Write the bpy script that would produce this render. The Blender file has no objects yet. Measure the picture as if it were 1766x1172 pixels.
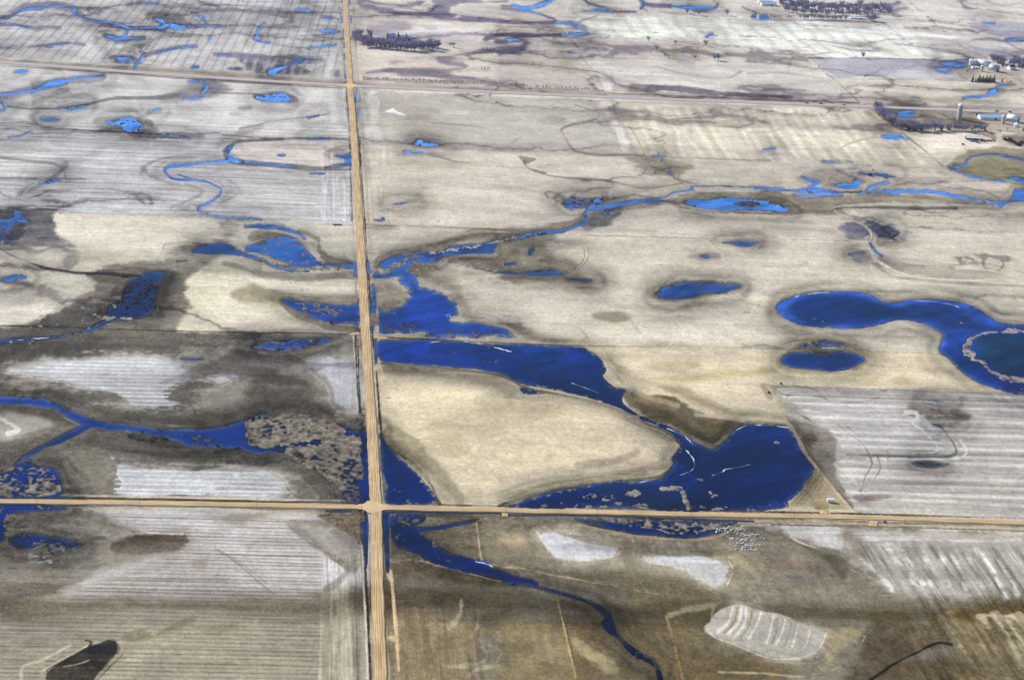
import bpy, math, random
import numpy as np
from mathutils import Vector
random.seed(7)
S = bpy.context.scene
# ------------------------------------------------------------------ camera
PW, PH, FPX = 1766.0, 1172.0, 3559.4
PITCH, YAW, ROLL = 0.334046, 0.106818, 0.0671025
CX, CY, CH = -57.26, -1532.3, 681.7
def _axes():
    f = np.array([math.sin(YAW)*math.cos(PITCH), math.cos(YAW)*math.cos(PITCH), -math.sin(PITCH)])
    ri = np.array([math.cos(YAW), -math.sin(YAW), 0.0]); up = np.cross(ri, f)
    return ri*math.cos(ROLL)+up*math.sin(ROLL), up*math.cos(ROLL)-ri*math.sin(ROLL), f
RI, UP, FW = _axes()
cam_d = bpy.data.cameras.new('camera'); cam = bpy.data.objects.new('camera', cam_d)
S.collection.objects.link(cam); S.camera = cam
cam_d.sensor_width = 36.0; cam_d.lens = 36.0*FPX/PW; cam_d.clip_start = 1.0; cam_d.clip_end = 80000.0
from mathutils import Matrix
cam.matrix_world = Matrix(((RI[0], UP[0], -FW[0], CX), (RI[1], UP[1], -FW[1], CY), (RI[2], UP[2], -FW[2], CH), (0, 0, 0, 1)))
# ------------------------------------------------------------------ light
SUN_DIR = Vector((-0.80, 0.62, 0.0)).normalized()      # the sun stands to the left, a little beyond the fields
SUN_EL = math.radians(31)
w = bpy.data.worlds.new("World"); S.world = w; w.use_nodes = True
nt = w.node_tree; bg = nt.nodes['Background']
sky = nt.nodes.new('ShaderNodeTexSky'); sky.sky_type = 'NISHITA'; sky.sun_disc = False
sky.sun_elevation = SUN_EL; sky.sun_rotation = math.atan2(SUN_DIR.x, SUN_DIR.y); sky.altitude = 300; sky.air_density = 1.0; sky.dust_density = 0.3; sky.ozone_density = 2.5
nt.links.new(sky.outputs[0], bg.inputs[0]); bg.inputs[1].default_value = 0.11
sd_ = bpy.data.lights.new('sun', 'SUN'); sd_.energy = 4.4; sd_.angle = math.radians(0.5); sd_.color = (1.0, 0.95, 0.88)
sun = bpy.data.objects.new('sun', sd_); S.collection.objects.link(sun)
to_sun = Vector((SUN_DIR.x*math.cos(SUN_EL), SUN_DIR.y*math.cos(SUN_EL), math.sin(SUN_EL)))
sun.rotation_euler = to_sun.to_track_quat('Z', 'Y').to_euler()
S.view_settings.view_transform = 'Standard'; S.view_settings.look = 'None'; S.view_settings.exposure = 0.5; S.view_settings.gamma = 1.0
HAZE_D = 1.4e-5
S.cycles.max_bounces = 4; S.cycles.diffuse_bounces = 2; S.cycles.glossy_bounces = 2; S.cycles.volume_bounces = 0
# ------------------------------------------------------------------ helpers
EX = np.array([0.80, 0.83, 0.905])*1.30   # light on level ground per unit albedo
def lin(c):
    c = np.asarray(c, float)/255.0
    return np.where(c <= 0.04045, c/12.92, ((c+0.055)/1.055)**2.4)
def alb(c):
    c = np.asarray(c, float); c = np.where(c < 150, 150-(150-c)*1.2, c)
    return np.clip(lin(np.clip(c, 8, 255))/EX, 0.004, 0.82)
def gp(px, py, z=0.0):
    """ground point (world x, y) seen at photo pixel px, py"""
    px = np.asarray(px, float); py = np.asarray(py, float)
    d = FW[None]+RI[None]*((px.reshape(-1, 1)-PW/2)/FPX)+UP[None]*((PH/2-py.reshape(-1, 1))/FPX)
    t = (CH-z)/-d[:, 2]
    return np.stack([CX+d[:, 0]*t, CY+d[:, 1]*t], 1)
def g1(px, py, z=0.0):
    r = gp([px], [py], z)[0]; return float(r[0]), float(r[1])
def jac(px, py):
    a = gp([px-.5, px+.5, px, px], [py, py, py-.5, py+.5])
    return np.stack([a[1]-a[0], a[3]-a[2]], 1)       # columns: metres per pixel right / down
def sstep(x): x = np.clip(x, 0, 1); return x*x*(3-2*x)
def _hash(ix, iy, seed):
    h = (ix.astype(np.int64)*374761393 + iy.astype(np.int64)*668265263 + seed*974711) & 0xffffffff
    h = ((h ^ (h >> 13))*1274126177) & 0xffffffff
    h = h ^ (h >> 16)
    return (h & 0xffff)/65535.0
def vnoise(x, y, seed):
    ix = np.floor(x); iy = np.floor(y); fx = x-ix; fy = y-iy
    fx = fx*fx*(3-2*fx); fy = fy*fy*(3-2*fy); ix = ix.astype(np.int64); iy = iy.astype(np.int64)
    a = _hash(ix, iy, seed); b = _hash(ix+1, iy, seed); c = _hash(ix, iy+1, seed); d = _hash(ix+1, iy+1, seed)
    return (a+(b-a)*fx)*(1-fy)+(c+(d-c)*fx)*fy
def fbm(x, y, wl, octv, seed, gain=0.55):
    s = 0; amp = 1.0; tot = 0; cs, sn = math.cos(0.6), math.sin(0.6)
    for k in range(octv):
        s = s+amp*vnoise(x/wl, y/wl, seed+k*17); tot += amp; amp *= gain; wl *= 0.5
    return s/tot
# ------------------------------------------------------------------ feature lists (traced outlines, see below)
FEAT = []; WATER = []; MARSH = []; TONE = []; STREAK = []
_o = [0.0, 0.0, 1.0]
def t(ox, oy, z=3.907): _o[0], _o[1], _o[2] = ox, oy, z
def pts(s):
    a = np.array([[float(v) for v in q.split(',')] for q in s.split()])
    return a/_o[2]+np.array([_o[0], _o[1]])
def ell(cx, cy, rx, ry, n=14):
    return ' '.join('%.1f,%.1f' % (cx+rx*math.cos(6.2832*k/n)*(0.9+0.2*((k*7) % 5)/5), cy+ry*math.sin(6.2832*k/n)*(0.9+0.2*((k*3) % 5)/5)) for k in range(n))
def p(col, s, soft=3, al=1.0, wr=1.5, n=0.35, ly=1, sm=1):
    FEAT.append(dict(k='p', c=col, q=pts(s), soft=soft, al=al, wr=wr, n=n, ly=ly, sm=sm))
def l(col, s, wd, soft=2, al=1.0, wr=1.0, n=0.35, ly=2, sm=1):
    FEAT.append(dict(k='l', c=col, q=pts(s), w=wd/_o[2], soft=soft, al=al, wr=wr, n=n, ly=ly, sm=sm))
def st(col, s, d, per, duty=0.4, al=0.5, soft=4, ly=1.5, wob=0.15, sharp=0.25):
    FEAT.append(dict(k='s', c=col, q=pts(s), d=pts(d), per=per, duty=duty, soft=soft, al=al, wr=1.5, n=0.3, ly=ly, sm=0, wob=wob, sharp=sharp))
def W(name, s, wr=1.2, sm=1, sh=0.0, halo=1.0):
    WATER.append(dict(k='p', name=name, q=pts(s), wr=wr, sm=sm, sh=sh, halo=halo))
def WL(name, s, wd, wr=0.8, sm=1, sh=0.0, halo=1.0):
    WATER.append(dict(k='l', name=name, q=pts(s), w=wd/_o[2], wr=wr, sm=sm, sh=sh, halo=halo))
def M(s, dens, col=(150, 136, 118), wd=None, soft=3):
    MARSH.append(dict(k='l' if wd else 'p', q=pts(s), w=(wd or 0)/_o[2], dens=dens, c=tuple((v*.62+.38*(col[0]+col[1]+col[2])/3)*.88 for v in col), soft=soft, wr=2, sm=1))
def D(col, s, soft=6, al=1.0, wd=None):
    TONE.append(dict(k='l' if wd else 'p', q=pts(s), w=(wd or 0)/_o[2], c=col, soft=soft, al=al, wr=2, sm=1))
def K(s, ew, ns=0.0, soft=4, dg=0.0):
    STREAK.append(dict(k='p', q=pts(s), ew=ew, ns=ns, dg=dg, soft=soft, wr=1, sm=0))
# ------------------------------------------------------------------ the fields (photo pixels)
t(0, 0, 1)
FW1 = "-400,-260 594,-260 601,143 0,101 -400,80"
FW2 = "-400,80 0,103 603,148 607,243 420,241 200,227 0,217 -400,200"
FW3 = "-400,200 0,217 420,241 607,243 612,386 480,380 370,372 100,366 -400,350"
FW4 = "-400,350 100,366 612,386 622,578 300,571 0,562 -400,548"
FW5 = "-400,548 0,562 622,578 638,868 0,860 -400,850"
FW6 = "-400,855 0,864 638,876 660,1500 -500,1500"
FE6 = "1328,664 1766,676 2300,692 2300,910 1766,896 1475,887"
def F0(c, s, soft=2, **k): p(c, s, soft, ly=0, sm=0, n=0.2, **k)
F0((208, 204, 202), FW1); F0((211, 207, 204), FW2); F0((197, 193, 191), FW3); F0((205, 198, 184), FW4)
F0((120, 116, 108), FW5); F0((165, 160, 152), FW6)
F0((207, 197, 188), "597,-260 1000,-260 960,20 1045,160 601,146")
F0((208, 202, 195), "940,-260 2300,-260 2300,210 1480,181 1045,163 960,20")
F0((184, 177, 168), "603,148 1050,164 1110,272 620,255")
F0((205, 196, 181), "1050,164 1480,181 2300,212 2300,330 1700,300 1105,272")
F0((204, 195, 180), "614,252 1110,272 2300,322 2300,440 1240,412 1000,400 620,388")
F0((206, 197, 180), "620,386 1000,398 1240,410 2300,434 2300,640 1690,612 640,578")
F0((211, 198, 172), "640,578 1690,612 2300,636 2300,700 1766,677 1325,664 1478,888 640,874")
F0((172, 167, 160), FE6)
F0((127, 121, 109), "640,876 1766,905 2300,925 2300,1500 650,1500")
# streaks of the tillage
K(FW1, .12); K(FW2, .22); K(FW3, .5); K(FW4, .16); K(FW5, .12); K(FW6, .34)
K("597,-260 2300,-260 2300,640 620,590", .16); K(FE6, .3); K("640,585 1690,612 1325,664 1478,888 640,874", .14, .03)
K("640,890 1340,900 1500,1000 1500,1400 650,1400", .16, .2); K("670,1040 830,1050 840,1300 670,1300", .05, .6, 10); K("1340,905 2300,925 2300,960 1440,935", .3, .05); K("1440,935 2300,960 2300,1500 1640,1500 1560,1030", .1, .02, 14, .95)
K("556,960 640,955 655,1300 545,1300", .1, .95)
K("550,250 608,250 612,384 550,384", .1, .4); K("625,160 655,160 690,390 630,385", .1, .25); K("540,600 616,600 620,720 570,715", .08, .3)
# ---- W1 with its slanting tile-drain lines
t(0, 0)
st((146, 141, 150), "-1500,-1000 2300,-1000 2345,540 0,385 -1500,300", "600,390 700,270", 15.5, .22, .85, 6, wob=.25, sharp=.25)
st((205, 203, 208), "-1500,-1000 2300,-1000 2345,540 0,385 -1500,300", "600,390 700,270", 15.5, .35, .5, 6, wob=.6, sharp=.6)
LD = (126, 122, 138)  # far damp soil, with the purple cast of haze mixed into its colour
for s_, w_ in (("-100,150 0,130 60,110 130,75 200,48 330,40 500,55", 34), ("500,55 700,60 1000,70 1200,75 1290,85", 14), ("-60,120 0,160 120,165 200,185 400,190", 22),
               ("-60,330 0,325 200,320 320,305 460,295 560,300", 24), ("960,380 1100,340 1200,320 1320,300", 16), ("1440,370 1758,385 2000,380", 26), ("1500,180 1290,180 1000,190 860,190", 22),
               ("520,90 560,125 700,155 800,170 870,190", 34), ("1290,80 1400,40 1758,45", 8), ("1300,92 1350,115 1400,155", 30), ("700,240 800,270 960,260", 30)):
    l(LD, s_, w_, 3, .75, 1.5, .6)
p(LD, "740,385 890,385 960,430 1100,455 900,450 760,425", 3, .8); p(LD, ell(815, 85, 60, 12), 3, .6); p(LD, ell(310, 135, 40, 12), 3, .5); p(LD, ell(1710, 430, 50, 18), 3, .6)
p(LD, "1020,120 1110,120 1200,165 1080,165", 3, .6); p(LD, ell(1590, 467, 60, 14), 2, .8); p(LD, ell(1740, 255, 50, 30), 3, .5)
WL('creek', "-80,150 0,132 60,118 130,82 200,60 300,55 380,45 500,55", 9, sh=.6, wr=1.4); WL('creek', "505,60 495,85 530,110 600,130 700,148 800,165 855,185 862,210 842,245 810,262 760,262", 15)
W('pond', "715,245 790,255 850,255 950,262 940,272 880,268 820,272 760,272", sh=.4); W('pond', "1030,128 1090,125 1110,150 1180,165 1260,178 1265,195 1200,197 1130,187 1070,187 1095,168 1060,145")
WL('creek', "860,190 960,190 1070,182", 7, sh=.5); WL('creek', "1300,92 1350,115 1385,135 1390,155", 14); WL('creek', "1270,178 1400,177 1520,180", 6, sh=.6)
W('pond', ell(1415, 260, 16, 10), sh=.4); W('pond', ell(182, 180, 16, 10)); WL('creek', "962,378 945,410 920,440 912,460", 14); W('pond', "1285,458 1335,448 1330,466 1300,474"); WL('pond', "1560,466 1630,467", 8)
WL('creek', "1060,355 1200,325 1330,318", 8, sh=.7, wr=1.6); WL('creek', "930,15 1000,18 1070,15", 8, sh=.3); WL('creek', "320,312 380,300 460,296", 8, sh=.6, wr=1.5); WL('creek', "1470,368 1560,372", 8, sh=.6); W('pond', "780,392 830,392 890,395 880,410 800,412", sh=.8); W('pond', ell(65, 322, 14, 6), sh=.5); WL('creek', "0,155 80,165 170,180", 6, sh=.7, wr=1.5)
# ---- W2
l((140, 137, 148), "-80,665 20,650 120,630 210,600 330,570 450,545 600,525 700,510", 44, 4, .7, 1.5, .6); W('creek', "200,612 270,590 310,568 360,548 430,540 455,548 430,565 380,580 310,598 240,615"); WL('creek', "450,545 560,525 620,515 710,512", 12); WL('creek', "-60,650 30,640 110,628 200,612", 14, sh=.3); W('pond', "90,492 130,475 185,472 180,488 120,497")
l((128, 125, 132), "-80,650 0,690 40,715 150,735 280,735 420,725 560,710 650,690 770,665 900,662 1080,660 1250,640", 20, 2, .85); p((150, 147, 152), "0,650 150,690 280,725 150,735 0,720", 5, .7); W('creek', "400,735 450,720 520,712 590,706 560,728 480,740"); WL('creek', "-60,690 10,690 40,720 20,745 -40,760", 16, sh=.3)
p((134, 131, 138), "1080,660 1180,620 1280,590 1290,560 1400,545 1500,590 1560,620 1450,640 1300,672 1120,678", 6, .8); WL('creek', "1370,555 1390,580 1385,605 1360,625", 12); WL('creek', "1270,550 1340,550", 8, sh=.4); WL('creek', "1240,668 1370,660", 8, sh=.3); l((120, 118, 128), "1420,625 1550,630 1758,640", 7, 1.5, .8)
p((135, 130, 130), ell(1650, 733, 55, 18), 4, .8); p((150, 145, 145), ell(1580, 770, 45, 16), 4, .6); p((150, 145, 145), ell(1620, 755, 50, 14), 4, .4); W('pond', "275,800 340,797 405,806 380,817 300,818"); p((160, 155, 152), "640,820 760,790 900,790 1000,830 1000,885 860,885 720,870", 4, .8)
W('pond', "720,820 790,808 870,800 930,815 960,840 970,875 930,878 860,872 820,855 750,838"); M(ell(845, 832, 30, 9), 1, (110, 105, 110)); M(ell(920, 868, 26, 8), .6, (110, 105, 110))
l((145, 140, 136), "990,820 1030,850 1060,890", 26, 4, .7); WL('pond', "1005,752 1070,740", 12, sh=.6); l((140, 136, 136), "940,800 1000,765 1080,735", 18, 5, .5); l((142, 138, 136), "-80,840 0,835 100,828 180,832 250,845", 24, 4, .8)
l((105, 100, 98), "-400,835 0,850 250,862 500,876 750,888 1000,905 1200,915 1450,930 1600,940 1700,955", 5, 1, .9); WL('ditch_water', "1090,905 1200,918 1280,935", 8, sh=.7); p((150, 146, 144), "1560,915 1610,885 1700,865 1758,840 1758,870 1640,915", 4, .8); l((160, 155, 150), "1000,340 1200,400", 1, 1, 0)
l((150, 146, 150), "700,580 1000,590 1300,570", 30, 8, .25); p((205, 203, 203), ell(700, 600, 330, 50), 12, .5, ly=0)
# ---- W3
WL('creek', "60,928 150,915 215,890", 10, sh=.6, wr=1.4); l((135, 130, 130), "-80,1060 0,1065 200,1085 350,1105 420,1140 440,1200", 12, 3, .8); p((150, 146, 146), "380,1060 560,1040 640,980 700,1000 560,1090 420,1172", 8, .5)
l((148, 144, 142), "940,1180 1000,1110 1120,1070 1300,1060 1480,1060", 14, 3, .7); l((203, 202, 206), "990,1180 1040,1110 1150,1080 1300,1075 1500,1075", 10, 2, .8)
l((122, 117, 114), "1900,938 1700,950 1600,960 1530,1000 1510,1040 1540,1080 1620,1098 1800,1112 2000,1128 2200,1138 2345,1120", 26, 3, .85, ly=3); p((226, 214, 204), "1550,1015 1590,970 1700,950 1880,945 2345,945 2360,1100 2190,1125 1970,1110 1750,1090 1600,1060", 3, 1, ly=2)
WL('creek', "1560,990 1540,1010 1535,1040 1560,1072 1600,1085", 26); WL('creek', "1600,1085 1720,1095 1830,1105 2000,1125", 9, sh=.5, wr=1.3)
WL('creek', "1535,1085 1420,1095 1300,1110 1200,1120 1135,1130 1115,1150 1130,1180 1180,1210 1300,1210", 15); 
t(0, 290)
l((150, 146, 146), "960,0 1000,50 1100,95 1200,110", 18, 3, .7); l((152, 147, 145), "1250,110 1340,140 1355,170 1300,210 1200,250 1150,270", 20, 3, .7); l((150, 146, 144), "1540,80 1610,140 1580,190 1480,240", 12, 3, .6); l((205, 203, 206), "1000,-10 1060,50 1180,90", 10, 3, .7); l((150, 146, 144), "1230,30 1350,60 1450,85 1520,130 1540,160 1490,220", 8, 2, .5)
l((205, 204, 206), "1160,90 1300,110 1380,150 1360,200 1250,240", 12, 3, .6)
WL('creek', "1200,45 1300,74 1400,95 1480,135 1492,160 1465,200 1400,240 1350,265 1360,290 1450,325", 14); WL('creek', "1450,325 1530,335 1650,335 1758,350", 16, sh=.35, wr=1.3)
l((120, 117, 118), "1330,265 1345,300 1450,335 1700,350", 26, 4, .5)
W('pond', "260,112 320,85 370,68 410,70 412,88 340,105"); l((128, 124, 128), "440,-20 400,30 340,80 240,120 130,180", 42, 5, .7); l((130, 126, 130), "-60,65 100,68 250,75", 14, 3, .8); l((132, 128, 130), "420,75 580,77", 10, 2, .8)
l((205, 204, 208), "300,90 200,130 160,180", 14, 3, .6); l((205, 204, 208), "250,85 120,110 40,160 0,220", 12, 3, .6)
p((135, 130, 130), ell(1030, 207, 60, 10), 3, .8); p((140, 135, 135), ell(1240, 270, 45, 22), 3, .7); p((150, 146, 146), ell(600, 208, 60, 6), 3, .6); p((145, 141, 142), ell(820, 292, 60, 6), 2, .6); p((150, 146, 146), ell(1300, 240, 80, 14), 3, .5)
l((95, 90, 90), "-100,280 60,290 380,285", 14, 2, .9)
st((206, 205, 210), "-1600,-300 2380,-300 2380,390 1400,325 400,300 -1600,250", "0,100 1000,131", 14, .35, .6, 5, wob=.3, sharp=.4)
st((148, 143, 143), "-1600,-300 2380,-300 2380,390 1400,325 400,300 -1600,250", "0,100 1000,131", 22, .22, .55, 5, wob=.4, sharp=.3)
# ---- W4
p((92, 91, 98), "-400,285 400,285 420,330 390,420 400,470 540,500 540,560 380,590 200,600 100,590 30,540 -400,480", 8, .92, 3, .7)
W('flooded_field', "-260,350 60,345 100,300 130,300 125,345 100,400 60,450 30,500 0,540 -260,560", sh=.35); W('flooded_field', "100,345 180,360 175,420 120,500 40,520 60,450", sh=.8, wr=3); M("0,380 180,370 160,460 40,500", .35, (95, 94, 102))
l((74, 72, 72), "-100,520 0,545 80,590 200,640 300,675 400,695 500,708 600,712 750,718 950,735", 15, 2, .95); l((218, 210, 192), "-200,580 0,612 120,655 250,700 420,725 560,740", 30, 5, .8); l((215, 207, 190), "200,600 340,600 800,600 1100,620", 26, 5, .8)
p((118, 113, 104), "560,705 800,652 1000,622 1150,560 1200,545 1300,490 1450,430 1460,380 1640,400 1600,480 1500,560 1420,600 1380,700 1330,760 1250,800 1300,900 1250,1000 1160,1090 900,1090 500,1075 200,1060 100,1020 300,980 420,930 560,870 640,820 640,760 600,730", 9, .93, 3, .7)
p((82, 80, 78), "700,960 850,900 860,780 1000,700 1100,700 1060,800 1080,900 1050,1000 900,1050 500,1060 300,1050 500,1000", 10, .7, 3, .8); l((168, 158, 140), "1040,640 1100,560 1110,520 1250,500 1400,450", 12, 3, .7); p((150, 143, 128), ell(900, 750, 120, 35), 12, .5)
WL('creek', "-80,1175 0,1162 150,1150 330,1145 500,1115 600,1090 700,1045 780,1015 860,1020", 24); W('marsh_water', "870,780 960,765 1030,780 1052,830 1040,920 1000,990 930,1005 800,1000 730,985 770,930 830,880 850,820"); M("860,790 1040,770 1050,900 960,1000 760,990 830,880", .42, (62, 50, 58)); D((14, 18, 60), "860,780 1040,770 1050,900 960,1000 760,990 830,880", 8, .8)
W('pond', "980,712 1040,708 1092,714 1085,735 1030,765 970,765 985,740"); W('pond', "15,745 90,720 160,722 182,740 120,758 40,768", sh=0); D((105, 140, 160), "15,745 90,720 160,722 182,740 120,758 40,768", 6, .9); WL('creek', "830,735 980,740", 8, sh=.5); WL('creek', "1190,632 1260,625", 8, sh=.4); M("640,985 720,1005 930,1010", .7, (185, 180, 165), 16)
l((72, 68, 64), "-400,1052 0,1062 300,1068 600,1080 900,1090 1200,1100 1758,1108 2380,1120", 5, 1, .9)
p((216, 208, 190), "400,325 700,310 1100,335 1420,372 1440,400 1300,460 1130,520 1100,560 1080,610 900,640 560,690 340,640 240,596 400,590 540,560 520,500 400,440", 6, .9, 2, .5); p((212, 205, 190), "-400,600 0,610 200,665 450,725 590,765 550,850 400,930 250,1000 100,1030 -400,1050", 7, .9, 2, .5); p((225, 216, 195), "450,610 800,605 950,625 700,650 520,690", 6, .7)
t(0, 0, 1)
p((217, 208, 186), "340,470 358,453 400,447 450,455 520,470 605,478 608,514 540,514 480,520 530,547 585,566 400,569 300,569 328,525 318,500", 7, .95, 2, .5); p((150, 141, 122), "402,507 440,491 470,497 505,514 460,522 415,521", 6, .8); p((230, 222, 202), "420,462 520,474 604,480 606,508 500,505 440,480", 6, .7)
p((208, 200, 184), "515,390 611,390 613,452 590,455 565,445 545,420", 5, .8)
# ---- tile (440,290): marsh west of the road, creek mouth east of it
t(440, 290)
l((118, 110, 98), "300,430 420,470 440,540 500,620 650,650", 44, 5, .75); l((122, 116, 105), "-200,640 0,690 200,725 400,735 660,722", 44, 6, .7); l((140, 132, 115), "0,840 200,870 400,885 690,885", 50, 8, .6); l((112, 104, 92), "180,890 300,990 480,1065 680,1090", 46, 6, .7); p((150, 141, 128), "-20,420 200,440 300,480 100,470 -40,500", 3, .9)
WL('marsh_water', "-60,395 120,398 220,415 300,445 335,470", 32); t(0, 290); W('flooded_field', "1290,565 1350,530 1420,505 1500,500 1570,520 1600,560 1680,590 1758,615 1758,635 1680,610 1600,585 1500,575 1400,580", .9); t(440, 290)
W('marsh_water', "-60,530 20,490 100,470 190,455 270,465 310,490 340,520 370,560 400,600 450,630 560,655 665,650 665,682 560,675 430,665 350,672 250,662 200,640 120,600 40,575 -60,560"); M("20,520 180,470 330,520 380,600 300,650 150,610", .22, (140, 126, 105)); WL('marsh_water', "-120,560 30,610 130,660 250,690 360,692", 20); M("30,600 130,640 250,670 400,675 600,675", .75, (150, 138, 118), 20)
W('ditch_water', "664,635 686,635 692,735 668,735", .4, 0); W('ditch_water', "755,630 770,630 776,685 800,706 760,710 754,680", .4, 0)
l((122, 115, 103), "780,720 850,622 1000,562 1250,512 1500,455 1758,440", 60, 6, .65); l((196, 188, 172), "760,540 950,525 1100,492 1300,466 1450,440 1560,430 1758,430", 10, 2, .7); p((128, 120, 106), "1300,600 1600,590 1758,560 1758,700 1640,690 1400,650", 6, .8); p((120, 112, 100), "960,700 1020,690 1200,690 1400,760 1650,770 1758,740 1758,790 1500,800 1440,830 1480,980 1758,1060 1758,1130 1420,1040 1400,900 1100,780", 9, .75, 2, .6)
p((178, 170, 155), "1180,720 1250,690 1350,692 1500,712 1380,735 1230,735", 5, .8); l((178, 172, 160), "1100,770 1220,800 1340,850 1420,930 1400,1000 1480,1030 1650,1065 1758,1110", 26, 5, .7)
p((128, 120, 106), "790,760 900,760 970,800 1030,860 960,940 830,950 800,900", 8, .7); l((176, 168, 155), "820,850 880,840 860,800", 8, 2, .6)
W('flooded_field', "860,660 890,625 980,580 1080,565 1160,555 1240,545 1340,525 1500,500 1620,480 1640,500 1620,540 1600,575 1480,580 1300,600 1230,625 1100,640 1030,670 1010,700 1060,730 1090,770 1090,800 1200,820 1280,840 1330,880 1390,920 1390,970 1330,1000 1340,1030 1450,1035 1560,1050 1650,1080 1758,1120 1800,1160 1700,1165 1600,1150 1400,1145 1180,1140 1160,1110 900,1120 840,1080 835,960 960,950 1040,880 1020,830 960,790 940,750 960,722 900,735 800,726 810,708 870,703", 1.5)
M("870,692 950,640 1080,585 1142,575 1120,602 1020,642 930,690 885,706", 1.0, (160, 146, 130)); M("1180,570 1400,540 1550,512 1758,468", .9, (190, 178, 160), 12); M("1260,620 1330,612 1400,640 1450,665 1560,690 1640,700", .7, (165, 152, 132), 24); WL('creek', "1480,672 1560,690 1650,705 1758,710 1850,705", 12); M("880,1050 1000,1030 1100,1060 1000,1100 900,1110", .35, (100, 92, 82)); M("1150,1110 1400,1070 1700,1110 1650,1140 1200,1135", .3, (95, 88, 85)); D((36, 70, 150), "1100,850 1300,900 1320,990 1150,1060 1000,1000", 10, .5); D((14, 30, 85), "1140,565 1250,560 1250,590 1150,600", 4, .8)
W('ditch_water', "790,780 806,780 806,880 800,975 772,980 775,950 790,880", .5, 0); W('ditch_water', "778,1060 806,1062 800,1100 780,1098", .5, 0); M("770,985 840,990 835,1050 780,1050", 1)
W('marsh_water', "185,890 260,882 400,905 550,915 660,912 690,900 694,940 694,1115 672,1075 560,1060 480,1050 350,985 260,930", 1.2); M("250,890 400,910 560,930 600,980 500,1000 380,970", .42, (150, 136, 120)); l((150, 138, 122), "480,1050 560,1070 650,1085 680,1110", 16, 1.5, .9)
W('pond', "915,245 960,232 1000,226 1085,230 1030,240 960,250", sh=.5, wr=1.5); W('pond', "805,352 848,345 858,330 885,350 860,358", sh=.2); p((150, 145, 142), "850,280 960,250 1000,262 870,300", 4, .5); l((120, 112, 102), "740,380 830,388 1000,392 1250,400 1500,412 1758,425", 4, 1, .8); WL('pond', "370,38 465,40", 12, sh=.3); p((160, 154, 145), "760,400 900,392 960,410 800,420", 4, .7)
l((206, 200, 190), "820,95 1200,108 1758,130", 8, 2, .6); l((206, 200, 190), "820,180 1200,190 1758,205", 8, 3, .4); l((115, 110, 105), "1270,122 1310,124", 5, 1, .8)
for x_ in (470, 530, 600): l((212, 210, 214), "%d,85 %d,350" % (x_, x_+4), 14, 1.5, .8)
# ---- tile (440,0)
t(440, 0)
DK = (118, 112, 134)  # dark far soil, tinted purple to carry some of the haze
for s_, w_ in (("660,-20 760,15 900,38 1050,40 1130,30", 26), ("720,40 850,65 980,88 1150,95 1350,95", 36), ("1400,130 1560,140 1758,150", 32), ("1300,0 1500,15 1700,10", 10)): l(DK, s_, w_, 4, .85, 2, .5)
p(DK, "1200,-60 1420,-60 1530,20 1400,25 1370,60 1360,110 1480,130 1560,150 1350,130 1150,120 980,110 1150,85 1230,50", 5, .9, 2, .5); p((196, 188, 186), "1390,45 1500,28 1758,40 1758,115 1480,110 1370,80", 4, .9); p((214, 210, 212), "940,245 1100,190 1400,190 1640,205 1560,255 1250,262 1020,250", 8, .8)
p((140, 132, 148), "760,180 900,150 1050,170 980,210 820,230", 8, .7); p((175, 168, 175), ell(1190, 192, 45, 10), 3, .7); l((108, 102, 122), "1560,262 1650,245 1758,238 1850,240", 32, 4, .85); WL('pond', "1715,272 1770,268", 16, sh=.2)
for s_, w_ in (("1850,300 1758,325 1600,345 1400,375 1250,385 1270,420 1400,450 1410,470 1330,485 1250,490 1100,480 960,470 860,480", 34), ("760,495 900,478 1050,500 1200,510 1350,530 1500,545 1650,560 1800,585", 40)): l((122, 115, 125), s_, w_, 5, .8, 2, .5)
p((128, 120, 130), "880,420 1000,375 1250,365 1310,400 1290,450 1100,420 960,450", 9, .6); l((128, 120, 112), "740,535 1000,545 1400,560 1758,578", 26, 2, .6); p((95, 88, 108), ell(1550, 470, 42, 8), 2, .9); p((100, 94, 110), ell(1560, 340, 62, 9), 2, .9)
p((206, 196, 186), "690,335 1000,360 1180,365 950,400 880,440 700,470", 5, .7); p((205, 195, 184), "960,420 1200,410 1330,460 1200,480 1000,460", 5, .7); p((205, 195, 184), "1320,400 1500,410 1758,400 1758,560 1600,540 1330,500 1430,470", 6, .7)
l((150, 140, 130), "-1600,470 600,540", 1, 1, 0)
W('pond', "268,65 330,62 385,82 350,88 300,80"); W('pond', "455,118 515,115 525,130 470,130", sh=.3); W('pond', "440,202 480,195 555,213 500,222 450,215", sh=.2); WL('creek', "60,165 20,205 14,240 6,270 50,285 100,290", 13); p((120, 117, 128), "-100,380 200,372 400,382 485,405 400,430 300,440 370,485 200,512 40,508 -60,450", 4, .85); W('pond', "205,390 270,398 300,380 340,392 395,395 385,415 300,418 250,428 200,455 150,480 140,505 90,510 110,480 180,450 240,425 260,408 210,402"); WL('pond', "370,322 450,318 550,305", 10, sh=.7, wr=1.5)
p((120, 117, 125), "40,450 80,420 140,425 120,460 60,480", 2, .6); p((190, 220, 235), "60,425 135,430 130,440 60,450", 1.5, .5, n=.9); p((125, 122, 128), ell(550, 490, 40, 30), 5, .8); l(LD, "380,95 520,115 570,140", 10, 2, .7); l(LD, "300,245 450,240 560,215 580,200", 10, 2, .7); l(LD, "100,290 250,320 400,325", 12, 3, .6); l(LD, "0,60 250,62 380,90", 12, 3, .6)
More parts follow.
